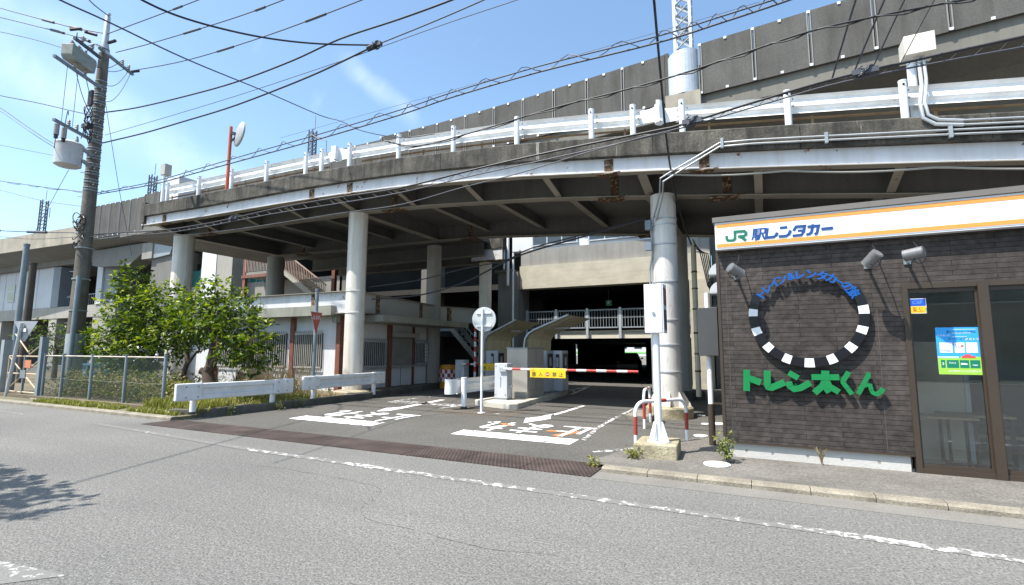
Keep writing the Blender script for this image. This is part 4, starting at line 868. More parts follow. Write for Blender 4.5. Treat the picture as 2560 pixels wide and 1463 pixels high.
# ================================================================== TRAFFIC ISLAND + GATES
mb = MB(); mb.prism([(-7.62, 12.98), (-6.3, 12.55), (-6.12, 12.75), (-6.55, 17.9), (-7.5, 18.1), (-7.75, 13.2)], (0, 0, -.04), X3, Y3, (0, 0, .19)); o = mb.build('traffic_island', mk('island_concrete', (.52, .49, .42), (.42, .40, .34), rough=.9, ns=2, speck=.15, sps=40, bump=.3), bevel=.02); tag(o, kind='structure')
mb = MB(); mb.box(-11.2, -9.5, 17.6, 20.8, -.04, .15); tag(mb.build('traffic_island', bpy.data.materials['island_concrete'], bevel=.02), kind='structure')
def gate(x, y, L, lab, rz, blen):
    g = empty('barrier_gate', (x, y, .15), lab, 'barrier gate', 'barrier gates of the car park', rz)
    T = lambda: None
    mb = MB(); mb.box(x-.21, x+.21, y-.18, y+.18, .2, 1.22); b = mb.build('housing', m_machine, g, bevel=.012)
    mb = MB(); mb.box(x-.2, x+.2, y-.17, y+.17, .14, .199); mb.build('plinth', m_galvd, g)
    mb = MB(); mb.box(x-.02, x+.2, y-.24, y-.182, .98, 1.1); mb.cyl((x+.22, y-.02, .55), (x+.3, y-.02, .55), .04, n=12); mb.build('drive_cover', m_galv, b)
    mb = MB()
    for dx in (-.16, .16):
        for z in (.3, 1.14): mb.cyl((x+dx, y-.18, z), (x+dx, y-.19, z), .014, n=8)
    for k in range(9): mb.box(x-.012, x+.012, y-.186, y-.181, .52+k*.035, .535+k*.035)
    mb.build('screws', m_blackp, b)
    a = empty('arm', (x+.12, y-.22, 1.06), None, None); del_keys(a); a.parent = g; a.matrix_parent_inverse = parent_world(g).inverted()
    n = 14; xx = x+.12
    for i in range(n):
        x0 = xx+(L*i/n); x1 = xx+(L*(i+1)/n); mb = MB(); mb.cyl((x0, y-.22, 1.06), (x1, y-.22, 1.06), .034, n=12); mb.build('stripe', m_red if i % 2 else m_white, a, smooth=True)
    s0 = x+.12+blen
    mb = MB(); mb.box(s0, s0+1.08, y-.262, y-.258, .84, 1.06); mb.cyl((s0, y-.22, 1.06), (s0+1.08, y-.22, 1.06), .042, n=14); bn = mb.build('banner', m_yellow, a)
    mb = MB()
    for ch, q in (('進', .13), ('入', .33), ('禁', .75), ('止', .95)): text_mb(mb, ch, (s0+q, y-.2625, .935), X3, Z3, -Y3, .135, .001, .014)
    mb.build('lettering', m_txt, bn); mb = MB(); mb.mat(0); mb.prism([(.06*math.cos(i*.3142), .06*math.sin(i*.3142)) for i in range(20)], (s0+.54, y-.2625, .935), X3, Z3, -Y3*.001)
    mb.mat(1); mb.box(s0+.5, s0+.58, y-.2645, y-.2637, .922, .948); mb.build('no_entry_mark', [m_red, m_white], bn)
    return g
def del_keys(o):
    for k in ('label', 'category', 'group'):
        if k in o: del o[k]
gate(-7.02, 13.62, 3.95, 'barrier gate with a long red and white arm across the near lane', 0, .87)
gate(-10.9, 17.5, 3.0, 'barrier gate further back, beside the orange drum', 0, .95)
g = empty('equipment_cabinet', (-6.95, 14.9, .15), 'tall beige grey steel cabinet behind the near barrier gate', 'cabinet')
mb = MB(); mb.box(-7.2, -6.5, 14.2, 15.5, .15, 1.66); b = mb.build('body', m_cabinet, g, bevel=.01); mb = MB(); mb.box(-7.22, -6.48, 14.18, 15.52, 1.661, 1.69); mb.build('lid', m_galvd, g)
mb = MB(); mb.box(-6.499, -6.49, 14.25, 15.45, .38, .39); mb.box(-6.499, -6.49, 14.84, 14.846, .38, 1.6); mb.box(-6.499, -6.48, 14.75, 14.78, .85, .97); mb.box(-6.499, -6.48, 14.9, 14.93, .85, .97); mb.build('door_seam', m_galvd, b)
def ticket(x, y, lab, w_=.55):
    g = empty('ticket_machine', (x, y, .15), lab, 'ticket machine', 'parking ticket machines')
    mb = MB(); mb.box(x-w_/2, x+w_/2, y-.3, y+.3, .22, 1.6); b = mb.build('body', m_machine, g, bevel=.012); mb = MB(); mb.box(x-w_/2+.05, x+w_/2-.05, y-.25, y+.25, .15, .219); mb.build('plinth', m_galvd, g)
    mb = MB(); mb.box(x-.02, x+.11, y-.335, y-.301, .95, 1.48); s_ = mb.build('intercom', m_blackp, b, bevel=.02); mb = MB(); mb.box(x+.0, x+.09, y-.342, y-.336, 1.02, 1.36); mb.build('screen', m_galv, s_)
    mb = MB(); mb.box(x+w_/2+.001, x+w_/2+.03, y-.22, y+.22, .75, 1.5); s_ = mb.build('ticket_panel', m_blackp, b, bevel=.02); mb = MB(); mb.box(x+w_/2+.031, x+w_/2+.036, y-.12, y+.05, 1.08, 1.36); mb.box(x+w_/2+.031, x+w_/2+.05, y+.02, y+.12, .86, 1.0); mb.build('screen', m_galv, s_)
ticket(-6.9, 16.35, 'pale grey ticket machine on the near island behind the beige cabinet')
ticket(-6.5, 16.95, 'second ticket machine at the far end of the near island', .42)
ticket(-9.85, 18.35, 'ticket machine on the far island under the further canopy')
# bent canopies
def canopy(x0, x1, y0, y1, lab, zt):
    g = empty('canopy', (x0, y0, .15), lab, 'canopy', 'curved canopies over the ticket machines')
    def path(y): return [(x0, y, .15), (x0, y, zt-.55), (x0+.04, y, zt-.35), (x0+.16, y, zt-.18), (x0+.36, y, zt-.06), (x1, y, zt+.42)]
    for y in (y0, y1): mb = MB(); mb.tube(path(y), .04, 10); mb.build('frame_tube', m_galv, g, smooth=True)
    mb = MB(); P = [p for p in path(0)][1:]; P[0] = (x0, 0, zt-1.5)
    vs = [(p[0]+.03, y0+.04, p[2]-.0) for p in P]+[(p[0]+.03, y1-.04, p[2]) for p in P]; n = len(P)
    vs2 = [(p[0]+.05, p[1], p[2]-.02) for p in vs]
    mb.add(vs+vs2, [(i, i+1, i+1+n, i+n) for i in range(n-1)]+[(2*n+i, 2*n+i+n, 2*n+i+1+n, 2*n+i+1) for i in range(n-1)])
    mb.build('sheet', m_panelcream, g); mb = MB(); mb.box(x0+.7, x1-.35, (y0+y1)/2-.08, (y0+y1)/2+.08, zt+.0, zt+.06); mb.build('lamp', m_machine, g)
    mb = MB(); mb.box(x0+.05, x1, y0+.3, y0+.34, zt-.02, zt+.0) if False else mb.bar((x0+.5, y0+.5, zt-.05), (x1-.1, y0+.5, zt+.33), .05, .05); mb.build('rib', m_galvd, g)
canopy(-7.35, -5.75, 15.8, 18.0, 'curved cream canopy over the near ticket machines', 2.36)
canopy(-10.2, -8.75, 18.0, 20.3, 'curved cream canopy further back, over the far island', 2.38)
# far island red and white pole
g = empty('striped_height_post', (-10.6, 17.9, .15), 'upright red and white striped height post on the far island', 'striped post')
for k in range(12): mb = MB(); mb.cyl((-10.45, 17.75, .15+k*.2), (-10.45, 17.75, .35+k*.2), .05, n=12); mb.build('stripe', m_red if k % 2 else m_white, g, smooth=True)
# orange drum with chequered band
g = empty('safety_drum', (-12.1, 18.3, 0), 'orange cushion drum with a red and white chequered band', 'safety drum')
mb = MB(); mb.lathe((-12.1, 18.3, 0), [(.34, 0), (.35, .05), (.33, .25), (.35, .27), (.34, .9), (.3, .98), (.0, 1.0)], 32); mb.build('drum', mk('drum_orange', (.62, .27, .02), (.52, .22, .02), rough=.5, ns=3), g, smooth=True)
mb = MB(); n = 18
for r_ in range(3):
    for k in range(n):
        a0 = 2*math.pi*k/n; a1 = 2*math.pi*(k+1)/n; mb.mat((k+r_) % 2); z0 = .3+r_*.165; z1 = z0+.165
        mb.add([(-12.1+.356*math.cos(a0), 18.3+.356*math.sin(a0), z0), (-12.1+.356*math.cos(a1), 18.3+.356*math.sin(a1), z0), (-12.1+.356*math.cos(a1), 18.3+.356*math.sin(a1), z1), (-12.1+.356*math.cos(a0), 18.3+.356*math.sin(a0), z1)], [(0, 1, 2, 3)])
mb.build('chequer_band', [m_red, m_white], g)
# ================================================================== SIGN BOX POST, HOOPS
g = empty('signal_box_post', (-1.5, 8.0, 0), 'white sign box on a white flanged post set on a stained concrete block', 'sign box')
mb = MB(); mb.prism([(-1.82, 7.78), (-1.2, 7.88), (-1.25, 8.62), (-1.85, 8.55)], (0, 0, -.02), X3, Y3, (0, 0, .24)); mb.build('plinth', m_block, g, bevel=.02)
px_, py_ = -1.5, 8.12
mb = MB(); mb.cyl((px_, py_, .22), (px_, py_, 1.95), .055, n=18); mb.build('post', m_white, g, smooth=True)
mb = MB(); mb.lathe((px_, py_, .22), [(.17, 0), (.17, .015)], 24)
for k in range(4):
    d = Vector((math.cos(k*math.pi/2-.3), math.sin(k*math.pi/2-.3), 0)); mb.prism([(.05, .015), (.155, .015), (.155, .05), (.075, .3), (.05, .3)], Vector((px_, py_, .22))-d.cross(Z3)*.004, d, Z3, d.cross(Z3)*.008)
mb.build('base_flange', m_white, g)
zb0, zb1 = 1.88, 2.64
mb = MB(); mb.box(px_-.14, px_+.125, py_-.14, py_+.14, zb0, zb1); b = mb.build('box', m_white, g, bevel=.006)
mb = MB(); mb.box(px_+.126, px_+.15, py_-.13, py_+.15, zb0, zb1); mb.mat(1); mb.box(px_+.151, px_+.156, py_-.1, py_+.12, zb0+.43, zb1-.06); mb.mat(2); mb.box(px_+.151, px_+.156, py_-.1, py_+.12, zb0+.05, zb0+.36); mb.build('display_face', [m_machine, flat('dull_red_lens', (.18, .02, .02), .3), m_blackp], b)
mb = MB(); mb.cyl((px_-.0, py_-.142, 2.18), (px_-.0, py_-.16, 2.18), .025, n=12); mb.box(px_+.09, px_+.093, py_-.142, py_-.139, zb0+.02, zb1-.02); mb.build('lock', m_galvd, b)
def hoop(p, q, h, lab):
    g = empty('hoop_barrier', ((p[0]+q[0])/2, (p[1]+q[1])/2, 0), lab, 'hoop barrier', 'red and white hoop barriers by the column')
    P = Vector((*p, 0)); Q = Vector((*q, 0)); d = (Q-P).normalized(); L = (Q-P).length; r_ = .2
    path = [P+Z3*(h-r_)*t for t in (0, 1)]
    arc1 = [P+d*(r_-r_*math.cos(a))+Z3*(h-r_+r_*math.sin(a)) for a in [i*math.pi/16 for i in range(1, 9)]]
    arc2 = [Q-d*(r_-r_*math.cos(a))+Z3*(h-r_+r_*math.sin(a)) for a in [i*math.pi/16 for i in range(8, -1, -1)]]
    m1, m2 = P+d*(L/2-.12)+Z3*h, P+d*(L/2+.1)+Z3*h
    for B in (P, Q):
        mb = MB(); mb.cyl(B, B+Z3*.2, .031, n=14); mb.build('foot', m_white, g, smooth=True); mb = MB(); mb.cyl(B+Z3*.2, B+Z3*(h-r_-.04), .0315, n=14); mb.build('red_band', m_bolred, g, smooth=True)
    mb = MB(); mb.tube([P+Z3*(h-r_-.04)]+[P+Z3*(h-r_)]+arc1+[m1], .031, 14); mb.tube([m2]+arc2+[Q+Z3*(h-r_-.04)], .031, 14); mb.build('bow', m_white, g, smooth=True)
    mb = MB(); mb.tube([m1, m2], .0315, 14); mb.build('red_band', m_bolred, g, smooth=True)
hoop((-1.99, 8.72), (-1.3, 9.72), .74, 'red and white hoop barrier behind the sign box post')
hoop((-2.28, 10.81), (-2.36, 11.84), .78, 'red and white hoop barrier seen end on before the rust streaked column')
mb = MB(); mb.box(-2.95, -2.35, 11.9, 13.0, -.02, .13); tag(mb.build('kerb', m_kerb, bevel=.02), kind='structure')
# pale conduit pole with the incoming cables, behind the big column
g = empty('conduit_pole', (-1.6, 15.0, 0), 'cream service pole with cables and rusty straps between the column and the shop', 'service pole')
mb = MB(); mb.cyl((-1.72, 15.6, .3), (-1.72, 15.6, 4.75), .075, n=14); mb.build('pole', mk('cream_pole', (.58, .53, .40), (.46, .41, .30), rough=.6, ns=2, rust=.25), g, smooth=True)
for z in (1.0, 1.5, 2.1, 2.8, 3.4, 3.9): mb = MB(); mb.lathe((-1.72, 15.6, z), [(.078, 0), (.088, .005), (.088, .045), (.078, .05)], 14); mb.build('strap', m_rust, g)
mb = MB()
for k in range(5):
    o_ = .05*k; mb.tube([(-1.72+o_*.5, 15.5, 4.9-.1*k), (-1.5+o_, 15.3, 4.4), (-1.3+o_, 14.9, 3.4-.12*k), (-1.0+o_, 14.3, 2.95+.05*k), (-.75, 13.9, 3.3+.1*k)], .016, 6)
mb.build('cable_loop', m_cable, g, smooth=True)
# ================================================================== CAR RENTAL SHOP
sh_ = empty('rental_shop', (1, 8.6, 0), 'low dark brown car rental shop with a white and orange sign band', 'shop')
m_sid = brickmat('dark_siding', (.061, .051, .046), (.050, .043, .039), (.016, .0135, .012), .91, .0672, .0036, rough=.8, bump=.7, nsc=11., relief=14.)
m_capg = mk('roof_cap', (.17, .155, .14), (.14, .13, .118), rough=.6, ns=1.5)
m_frame = mk('bronze_frame', (.066, .050, .037), (.056, .042, .031), rough=.45, ns=1.5, metal=.2)
SX0, SX1, FY, BY = -.6, 7.5, 8.6, 13.6
mb = MB(); mb.box(SX0, 1.75, FY, FY+.14, .235, 3.6); mb.box(1.75, SX1, FY, FY+.14, 2.53, 3.6); mb.box(SX0, SX0+.14, FY+.141, BY, .235, 3.6); mb.box(SX1-.14, SX1, FY+.141, BY, .1, 3.6)
wl = mb.build('wall', m_sid, sh_)
mb = MB(); m_js = mk('joint_seal', (.10, .09, .078), rough=.7)
for a, t in ((SX0+.12, 3.1), (1.45, 2.2)): mb = MB(); mb.box(a, a+.006, FY-.004, FY, .25, t); mb.build('panel_joint', m_js, wl)
mb = MB(); mb.box(SX0-.015, SX0+.03, FY-.012, FY+.03, .24, 3.19); mb.build('corner_trim', m_frame, wl)
mb = MB(); mb.box(SX0+.02, 1.70, FY+.02, FY+.2, -.05, .214); mb.box(SX0+.02, SX0+.2, FY+.201, BY, -.05, .214)
fb = mb.build('plinth', mk('plinth_concrete', (.52, .51, .48), (.46, .45, .42), rough=.9, ns=1.5, bump=.25, bs=30), sh_)
for x in (-.3, .05, .5, .92, 1.35): q = MB(); q.lathe((x, FY+.0195, .09+.02*((x*7) % 1)), [(.022, 0), (.022, .001)], 14, 'Y'); q.build('form_hole', m_conc, fb)
mb = MB(); mb.box(SX0-.02, 1.74, FY-.03, FY+.12, .2145, .232); mb.build('flashing', m_frame, sh_)
mb = MB(); mb.box(SX0-.03, SX1+.03, FY-.17, FY+.2, 3.625, 3.705); mb.box(SX0-.03, SX0+.2, FY+.201, BY, 3.6, 3.70)
for x in (1.42, 3.4, 5.4): mb.box(x, x+.008, FY-.174, FY-.171, 3.625, 3.705)
mb.build('roof_cap', m_capg, sh_)
mb = MB(); mb.box(SX0+.01, SX1, FY+.21, BY, 3.45, 3.6); mb.build('roof', m_capg, sh_)
# sign band
m_sw = mk('sign_white', (.76, .80, .82), (.74, .78, .80), rough=.3, ns=1); m_so = flat('sign_orange', (.80, .30, .06), .35); m_sg = flat('sign_green', (.015, .15, .085), .35); m_sb = flat('sign_blue', (.015, .06, .22), .35)
mb = MB(); mb.box(SX0, SX1, FY-.14, FY-.002, 3.19, 3.62); bd = mb.build('sign_band', m_white, sh_)
mb = MB(); mb.box(SX0+.02, SX1, FY-.146, FY-.141, 3.21, 3.60); mb.build('sign_face', m_sw, bd)
mb = MB(); mb.box(SX0+.022, SX1, FY-.149, FY-.1465, 3.535, 3.592); mb.box(SX0+.022, SX1, FY-.149, FY-.1465, 3.22, 3.277); mb.build('stripe', m_so, bd)
SIGN = [('g', [(-.431, 3.399), (-.431, 3.348), (-.41, 3.32), (-.339, 3.318), (-.312, 3.346), (-.310, 3.465)], .04), ('g', [(-.33, 3.452), (-.178, 3.449), (-.154, 3.425), (-.158, 3.39), (-.19, 3.37), (-.27, 3.37)], .04), ('g', [(-.245, 3.385), (-.160, 3.3)], .045),
 ('b', [(.144, 3.463), (.12, 3.316), (.227, 3.319), (.256, 3.341), (.271, 3.382)], .04), ('b', [(.311, 3.447), (.409, 3.447)], .04), ('b', [(.289, 3.317), (.391, 3.317), (.425, 3.341), (.448, 3.397)], .04),
 ('b', [(.488, 3.385), (.523, 3.443), (.633, 3.442), (.616, 3.355), (.587, 3.312), (.47, 3.31)], .038), ('b', [(.541, 3.379), (.636, 3.376)], .033), ('b', [(.669, 3.426), (.81, 3.427), (.781, 3.317), (.751, 3.306)], .038), ('b', [(.741, 3.457), (.717, 3.344), (.689, 3.318), (.647, 3.309)], .038), ('b', [(.841, 3.374), (.987, 3.376)], .04)]
for c, m in (('g', m_sg), ('b', m_sb)):
    mb = MB()
    for k, P, w_ in SIGN:
        if k == c: mb.stroke(P, w_, (0, FY-.1465, 0), X3, Z3, -Y3*.003)
    if c == 'b': [text_mb(mb, '駅', (.022+q*.004, FY-.1466-.0004*k, 3.378), X3, Z3, -Y3, .205, .003, .012, shear=.12) for k, q in enumerate((-1, 0, 1))]
    mb.build('lettering', m, bd)
# windows
m_gl = glass('window_glass', (.93, .95, .93), .055)
WX = [(1.75, 2.60), (2.60, 3.55), (3.55, 4.6), (4.6, 5.6), (5.6, SX1-.14)]
mb = MB(); mb.box(1.75, SX1-.14, FY-.02, FY+.1, 2.46, 2.529); mb.box(1.75, 1.815, FY-.02, FY+.1, -.02, 2.459); mb.box(1.816, SX1-.14, FY-.015, FY+.1, -.02, .075)
for a, b in WX[1:]: mb.box(a-.05, a+.055, FY-.045, FY+.1, .0, 2.50)
fr = mb.build('window_frame', m_frame, sh_)
for i, (a, b) in enumerate(WX):
    mb = MB(); l0 = a+(.066 if i == 0 else .056); l1 = b-.051; mb.box(l0, l1, FY+.03, FY+.038, .13, 2.40); wn = mb.build('window', m_gl, sh_)
    mb = MB(); mb.box(l0, l1, FY+.01, FY+.07, .076, .129); mb.box(l0, l1, FY+.01, FY+.07, 2.401, 2.459); mb.box(l0, l0+.022, FY+.012, FY+.068, .13, 2.4); mb.box(l1-.022, l1, FY+.012, FY+.068, .13, 2.4); mb.build('sash', m_frame, wn)
# interior
mb = MB(); mb.box(SX0+.15, SX1-.15, FY+.11, BY-.02, -.02, .03); mb.build('floor', mk('shop_floor', (.62, .60, .55), (.56, .54, .50), rough=.5, ns=1), sh_)
mb = MB(); mb.box(SX0+.15, SX1-.15, FY+.15, BY-.02, 2.62, 2.7); mb.build('ceiling', mk('shop_ceiling', (.82, .81, .77), rough=.8), sh_)
mb = MB(); mb.box(SX0+.15, SX1-.15, BY-.1, BY, .03, 2.6); mb.mat(1); mb.box(1.0, 2.62, 9.7, 9.78, .03, 1.75); mb.mat(2); mb.box(2.621, 2.68, 9.68, 9.8, .03, 1.75); mb.mat(1); mb.box(1.66, 1.74, FY+.15, 9.699, .03, 2.6)
mb.mat(3); mb.box(3.0, 6.8, 11.6, 11.7, .03, 1.1); mb.mat(1); mb.box(2.8, 6.9, 11.5, 11.59, 1.05, 1.12)
mb.build('partition', [mk('shop_wall', (.80, .78, .73), rough=.8), mk('beige_partition', (.80, .70, .55), rough=.7), m_wallwhite, mk('counter_brown', (.09, .055, .04), rough=.5)], sh_)
def table(x, y, lab):
    g = empty('side_table', (x, y, .03), lab, 'table', 'tables in the shop window')
    mb = MB(); mb.box(x-.38, x+.38, y-.22, y+.22, .70, .73); mb.build('table_top', mk('pale_wood', (.48, .36, .22), (.40, .29, .17), rough=.5, ns=2), g); mb = MB()
    for sx in (-1, 1):
        for sy in (-1, 1): mb.bar((x+sx*.34, y+sy*.18, .03), (x+sx*.34, y+sy*.18, .699), .035, .035)
        mb.bar((x+sx*.34, y-.18, .05), (x+sx*.34, y+.18, .05), .035, .035); mb.bar((x+sx*.34, y-.18, .68), (x+sx*.34, y+.18, .68), .035, .035)
    mb.bar((x-.34, y-.18, .05), (x+.34, y-.18, .05), .035, .035); mb.build('frame', m_blackp, g)
table(2.12, 9.0, 'wood topped table with black frame close behind the shop glass'); table(2.62, 9.42, 'second black framed table further inside the shop')
g = empty('bench', (3.3, 10.2, .03), 'dark bench with wooden frame inside the shop', 'bench')
mb = MB(); mb.box(2.75, 4.2, 10.0, 10.5, .38, .48); mb.build('seat', mk('bench_dark', (.04, .035, .035), rough=.6), g, bevel=.02); mb = MB(); mb.box(2.75, 4.2, 10.0, 10.05, .33, .379)
for x in (2.8, 4.15):
    for y in (10.03, 10.47): mb.bar((x, y, .03), (x, y, .33), .045, .045)
mb.build('frame', bpy.data.materials['pale_wood'], g)
# sticker + poster on the glass
g = empty('security_sticker', (1.9, FY, 2.2), 'small blue and yellow security sticker on the shop glass', 'sticker')
mb = MB(); mb.box(1.80+.025, 2.015, FY+.022, FY+.0295, 2.12, 2.325); p = mb.build('card', m_white, g); mb = MB(); mb.box(1.832, 2.008, FY+.0205, FY+.0215, 2.222, 2.318); mb.mat(1); mb.box(1.832, 2.008, FY+.0205, FY+.0215, 2.127, 2.218); mb.build('print', [flat('sticker_blue', (.01, .08, .45)), flat('sticker_yellow', (.85, .50, .02))], p)
mb = MB(); text_mb(mb, 'CSP', (1.92, FY+.0203, 2.273), X3, Z3, -Y3, .062, .0006, .0, sx=1.1); mb.build('lettering', flat('sticker_pale_blue', (.15, .30, .75)), p)
mb = MB(); text_mb(mb, '警 備', (1.92, FY+.0203, 2.18), X3, Z3, -Y3, .052, .0006, .02); mb.box(1.86, 1.98, FY+.0197, FY+.0203, 2.143, 2.148); mb.build('lettering', flat('sticker_red', (.45, .06, .01)), p)
g = empty('poster', (2.3, FY, 1.6), 'blue and green car sharing poster on the shop glass', 'poster')
x0, x1, z0, z1 = 2.085, 2.535, 1.305, 1.925; yp = FY+.022
mb = MB(); mb.box(x0, x1, yp, yp+.006, z0, z1); p = mb.build('sheet', flat('poster_blue', (.03, .33, .75)), g)
mb = MB(); mb.box(x0, x1, yp-.001, yp-.0002, z0, z0+.215); mb.prism([(0, 0), (.2, 0), (.2, .02), (0, .025)], (x0+.24, yp-.001, z0+.215), X3, Z3, Y3*.0008); mb.build('print', flat('poster_green', (.30, .56, .06)), p)
mb = MB()
for a, b in ((.03, .165), (.185, .29), (.305, .42)): q = MB(); q.box(x0+a, x0+b, yp-.0016, yp-.0008, z0+.285, z0+.42); q.build('offer_card', m_white, p)
q = MB(); q.box(x0, x0+.22, yp-.0016, yp-.001, z0+.222, z0+.235); q.build('print', m_white, p); text_mb(mb, 'えきねっと', (x0+.085, yp-.001, z1-.105), X3, Z3, -Y3, .028, .0006, .01); text_mb(mb, 'が おトク!', (x0+.375, yp-.001, z1-.155), X3, Z3, -Y3, .034, .0006, .014); text_mb(mb, 'JRE POINTでどんどん貯まる!', (x0+.27, yp-.0012, z0+.045), X3, Z3, -Y3, .026, .0006, .012)
mb.build('lettering', m_white, p)
for k in range(3): mb = MB(); mb.box(x0+.17, x1-.03-.05*k, yp-.0016, yp-.001, z1-.03-.048*k, z1-.025-.048*k); mb.build('text_line', m_white, p)
m_pg = flat('poster_darkgreen', (.0, .17, .10))
for a, b in ((.03, .075), (.09, .215), (.225, .32), (.33, .43)): mb = MB(); mb.box(x0+a, x0+b, yp-.0018, yp-.001, z0+.085, z0+.19); mb.build('green_block', m_pg, p)
mb = MB(); text_mb(mb, '3', (x0+.052, yp-.0019, z0+.14), X3, Z3, -Y3, .05, .0006, .01); mb.prism([(0, 0), (.06, 0), (.075, .01), (.03, .022), (0, .02)], (x0+.235, yp-.0019, z0+.13), X3, Z3, -Y3*.0006); text_mb(mb, 'Suica', (x0+.15, yp-.0019, z0+.155), X3, Z3, -Y3, .035, .0006); text_mb(mb, 'neo', (x0+.38, yp-.0019, z0+.125), X3, Z3, -Y3, .035, .0006, .01); mb.build('lettering', m_white, p)
mb = MB(); text_mb(mb, '駅レンタカー', (x0+.22, yp-.001, z1-.06), X3, Z3, -Y3, .036, .0006, .012); text_mb(mb, 'neo', (x0+.375, yp-.001, z1-.06), X3, Z3, -Y3, .055, .0006, .012); text_mb(mb, 'カーシェア', (x0+.22, yp-.001, z1-.15), X3, Z3, -Y3, .04, .0006, .012)
text_mb(mb, '↑10%', (x0+.085, yp-.0017, z0+.312), X3, Z3, -Y3, .042, .0006, .01); text_mb(mb, '15%', (x0+.215, yp-.0017, z0+.355), X3, Z3, -Y3, .038, .0006, .006)
for k in range(4): mb.box(x0+.04, x0+.15, yp-.0022, yp-.0016, z0+.345+.018*k, z0+.348+.018*k); mb.box(x0+.315, x0+.41, yp-.0022, yp-.0016, z0+.3+.02*k, z0+.303+.02*k)
mb.build('lettering', flat('poster_ink', (.02, .10, .22)), p)
mb = MB(); mb.prism([(0, 0), (.14, 0), (.14, .025), (.105, .03), (.08, .05), (.04, .05), (.02, .03), (0, .025)], (x0+.25, yp-.002, z0+.215), X3, Z3, -Y3*.0006); mb.box(x0+.25, x0+.28, yp-.0022, yp-.0016, z0+.36, z0+.385); mb.build('print', flat('poster_red', (.62, .07, .06)), p)
# ring emblem of black and white track with blue arched lettering
g = empty('ring_emblem', (.59, FY, 2.13), 'black and white track ring with arched blue lettering on the dark wall', 'wall emblem')
cz, cx_ = 2.13, .59
def seg(a0, a1, dep):
    n = max(2, int(abs(a1-a0)/3)); A = [R(a0+(a1-a0)*i/n) for i in range(n+1)]
    return [(cx_+.765*math.cos(a), cz+.757*math.sin(a)) for a in A]+[(cx_+.642*math.cos(a), cz+.63*math.sin(a)) for a in reversed(A)]
m_gb = flat('gloss_black', (.008, .008, .010), .3)
RB = [151, 171, 180, 194.5, 203.6, 218, 227, 242, 251, 265, 275, 289, 298, 313, 322, 337, 345.5, 360, 369.7, 390]
for k in range(len(RB)-1):
    mb = MB(); mb.prism(seg(RB[k], RB[k+1]-.05, 0), (0, FY-.055, 0), X3, Z3, -Y3*.035); mb.build('white_segment' if k % 2 else 'black_segment', m_white if k % 2 else m_gb, g)
mb = MB()
for t in range(0, 360, 30):
    if 150 < t < 391 or t < 31: mb.cyl((cx_+.7*math.cos(R(t)), FY-.054, cz+.69*math.sin(R(t))), (cx_+.7*math.cos(R(t)), FY, cz+.69*math.sin(R(t))), .012, n=8)
mb.build('standoff', m_galvd, g)
txt = 'トレイン&レンタカーの旅'; angs = [146.5, 135.5, 125, 114.5, 104, 94, 82.5, 71, 60.5, 50, 40.5, 31]
mb = MB()
for ch, an in zip(txt, angs):
    a = R(an); c = Vector((cx_+.69*math.cos(a), FY-.05, cz+.60*math.sin(a))); up = Vector((math.cos(a)*.95, 0, math.sin(a))).normalized(); rt = Vector((up.z, 0, -up.x))
    for k, q in enumerate((-1, 0, 1)): text_mb(mb, ch, c+rt*(q*.0045)-Y3*(.0006*k), rt, up, -Y3, .15, .045, .018)
mb.build('lettering', flat('letter_blue', (.006, .085, .34), .3), g)
# green letters
GREEN = [([(-.241, 1.321), (-.255, 1.005)], .091), ([(-.21, 1.195), (-.058, 1.135)], .094), ([(.037, 1.314), (.028, 1.11), (.043, 1.072), (.085, 1.066), (.259, 1.15)], .092), ([(.32, 1.29), (.437, 1.215)], .081), ([(.311, 1.158), (.325, 1.095), (.375, 1.055), (.456, 1.072), (.585, 1.154)], .084),
 ([(.605, 1.234), (.943, 1.239)], .083), ([(.778, 1.329), (.774, 1.195)], .097), ([(.777, 1.215), (.73, 1.106), (.628, 1.009)], .081), ([(.775, 1.215), (.816, 1.109), (.928, 1.033)], .081), ([(.755, 1.101), (.806, 1.022)], .07), ([(1.06, 1.318), (1.035, 1.27), (.985, 1.19), (.985, 1.165), (1.03, 1.09), (1.08, 1.008)], .06),
 ([(1.286, 1.311), (1.285, 1.27), (1.153, 1.013)], .052), ([(1.175, 1.071), (1.21, 1.12), (1.255, 1.148), (1.295, 1.138), (1.305, 1.075), (1.325, 1.035), (1.36, 1.02), (1.4, 1.04), (1.445, 1.099)], .052)]
g = empty('wall_lettering', (.6, FY, 1.15), 'large green raised letters under the ring on the dark shop wall', 'wall lettering')
for grp in ((0, 2), (2, 3), (3, 5), (5, 10), (10, 11), (11, 13)):
    mb = MB()
    for P, w_ in GREEN[grp[0]:grp[1]]: mb.stroke(P, w_, (0, FY-.04, 0), X3, Z3, -Y3*.05)
    xs = sum((p[0] for P, w_ in GREEN[grp[0]:grp[1]] for p in P))/sum(len(P) for P, w_ in GREEN[grp[0]:grp[1]])
    mb.cyl((xs, FY-.04, 1.12), (xs, FY, 1.12), .015, n=8)
    mb.build('letter', mk('letter_green', (.009, .205, .06), (.008, .18, .052), rough=.35, ns=2) if 'letter_green' not in bpy.data.materials else bpy.data.materials['letter_green'], g)
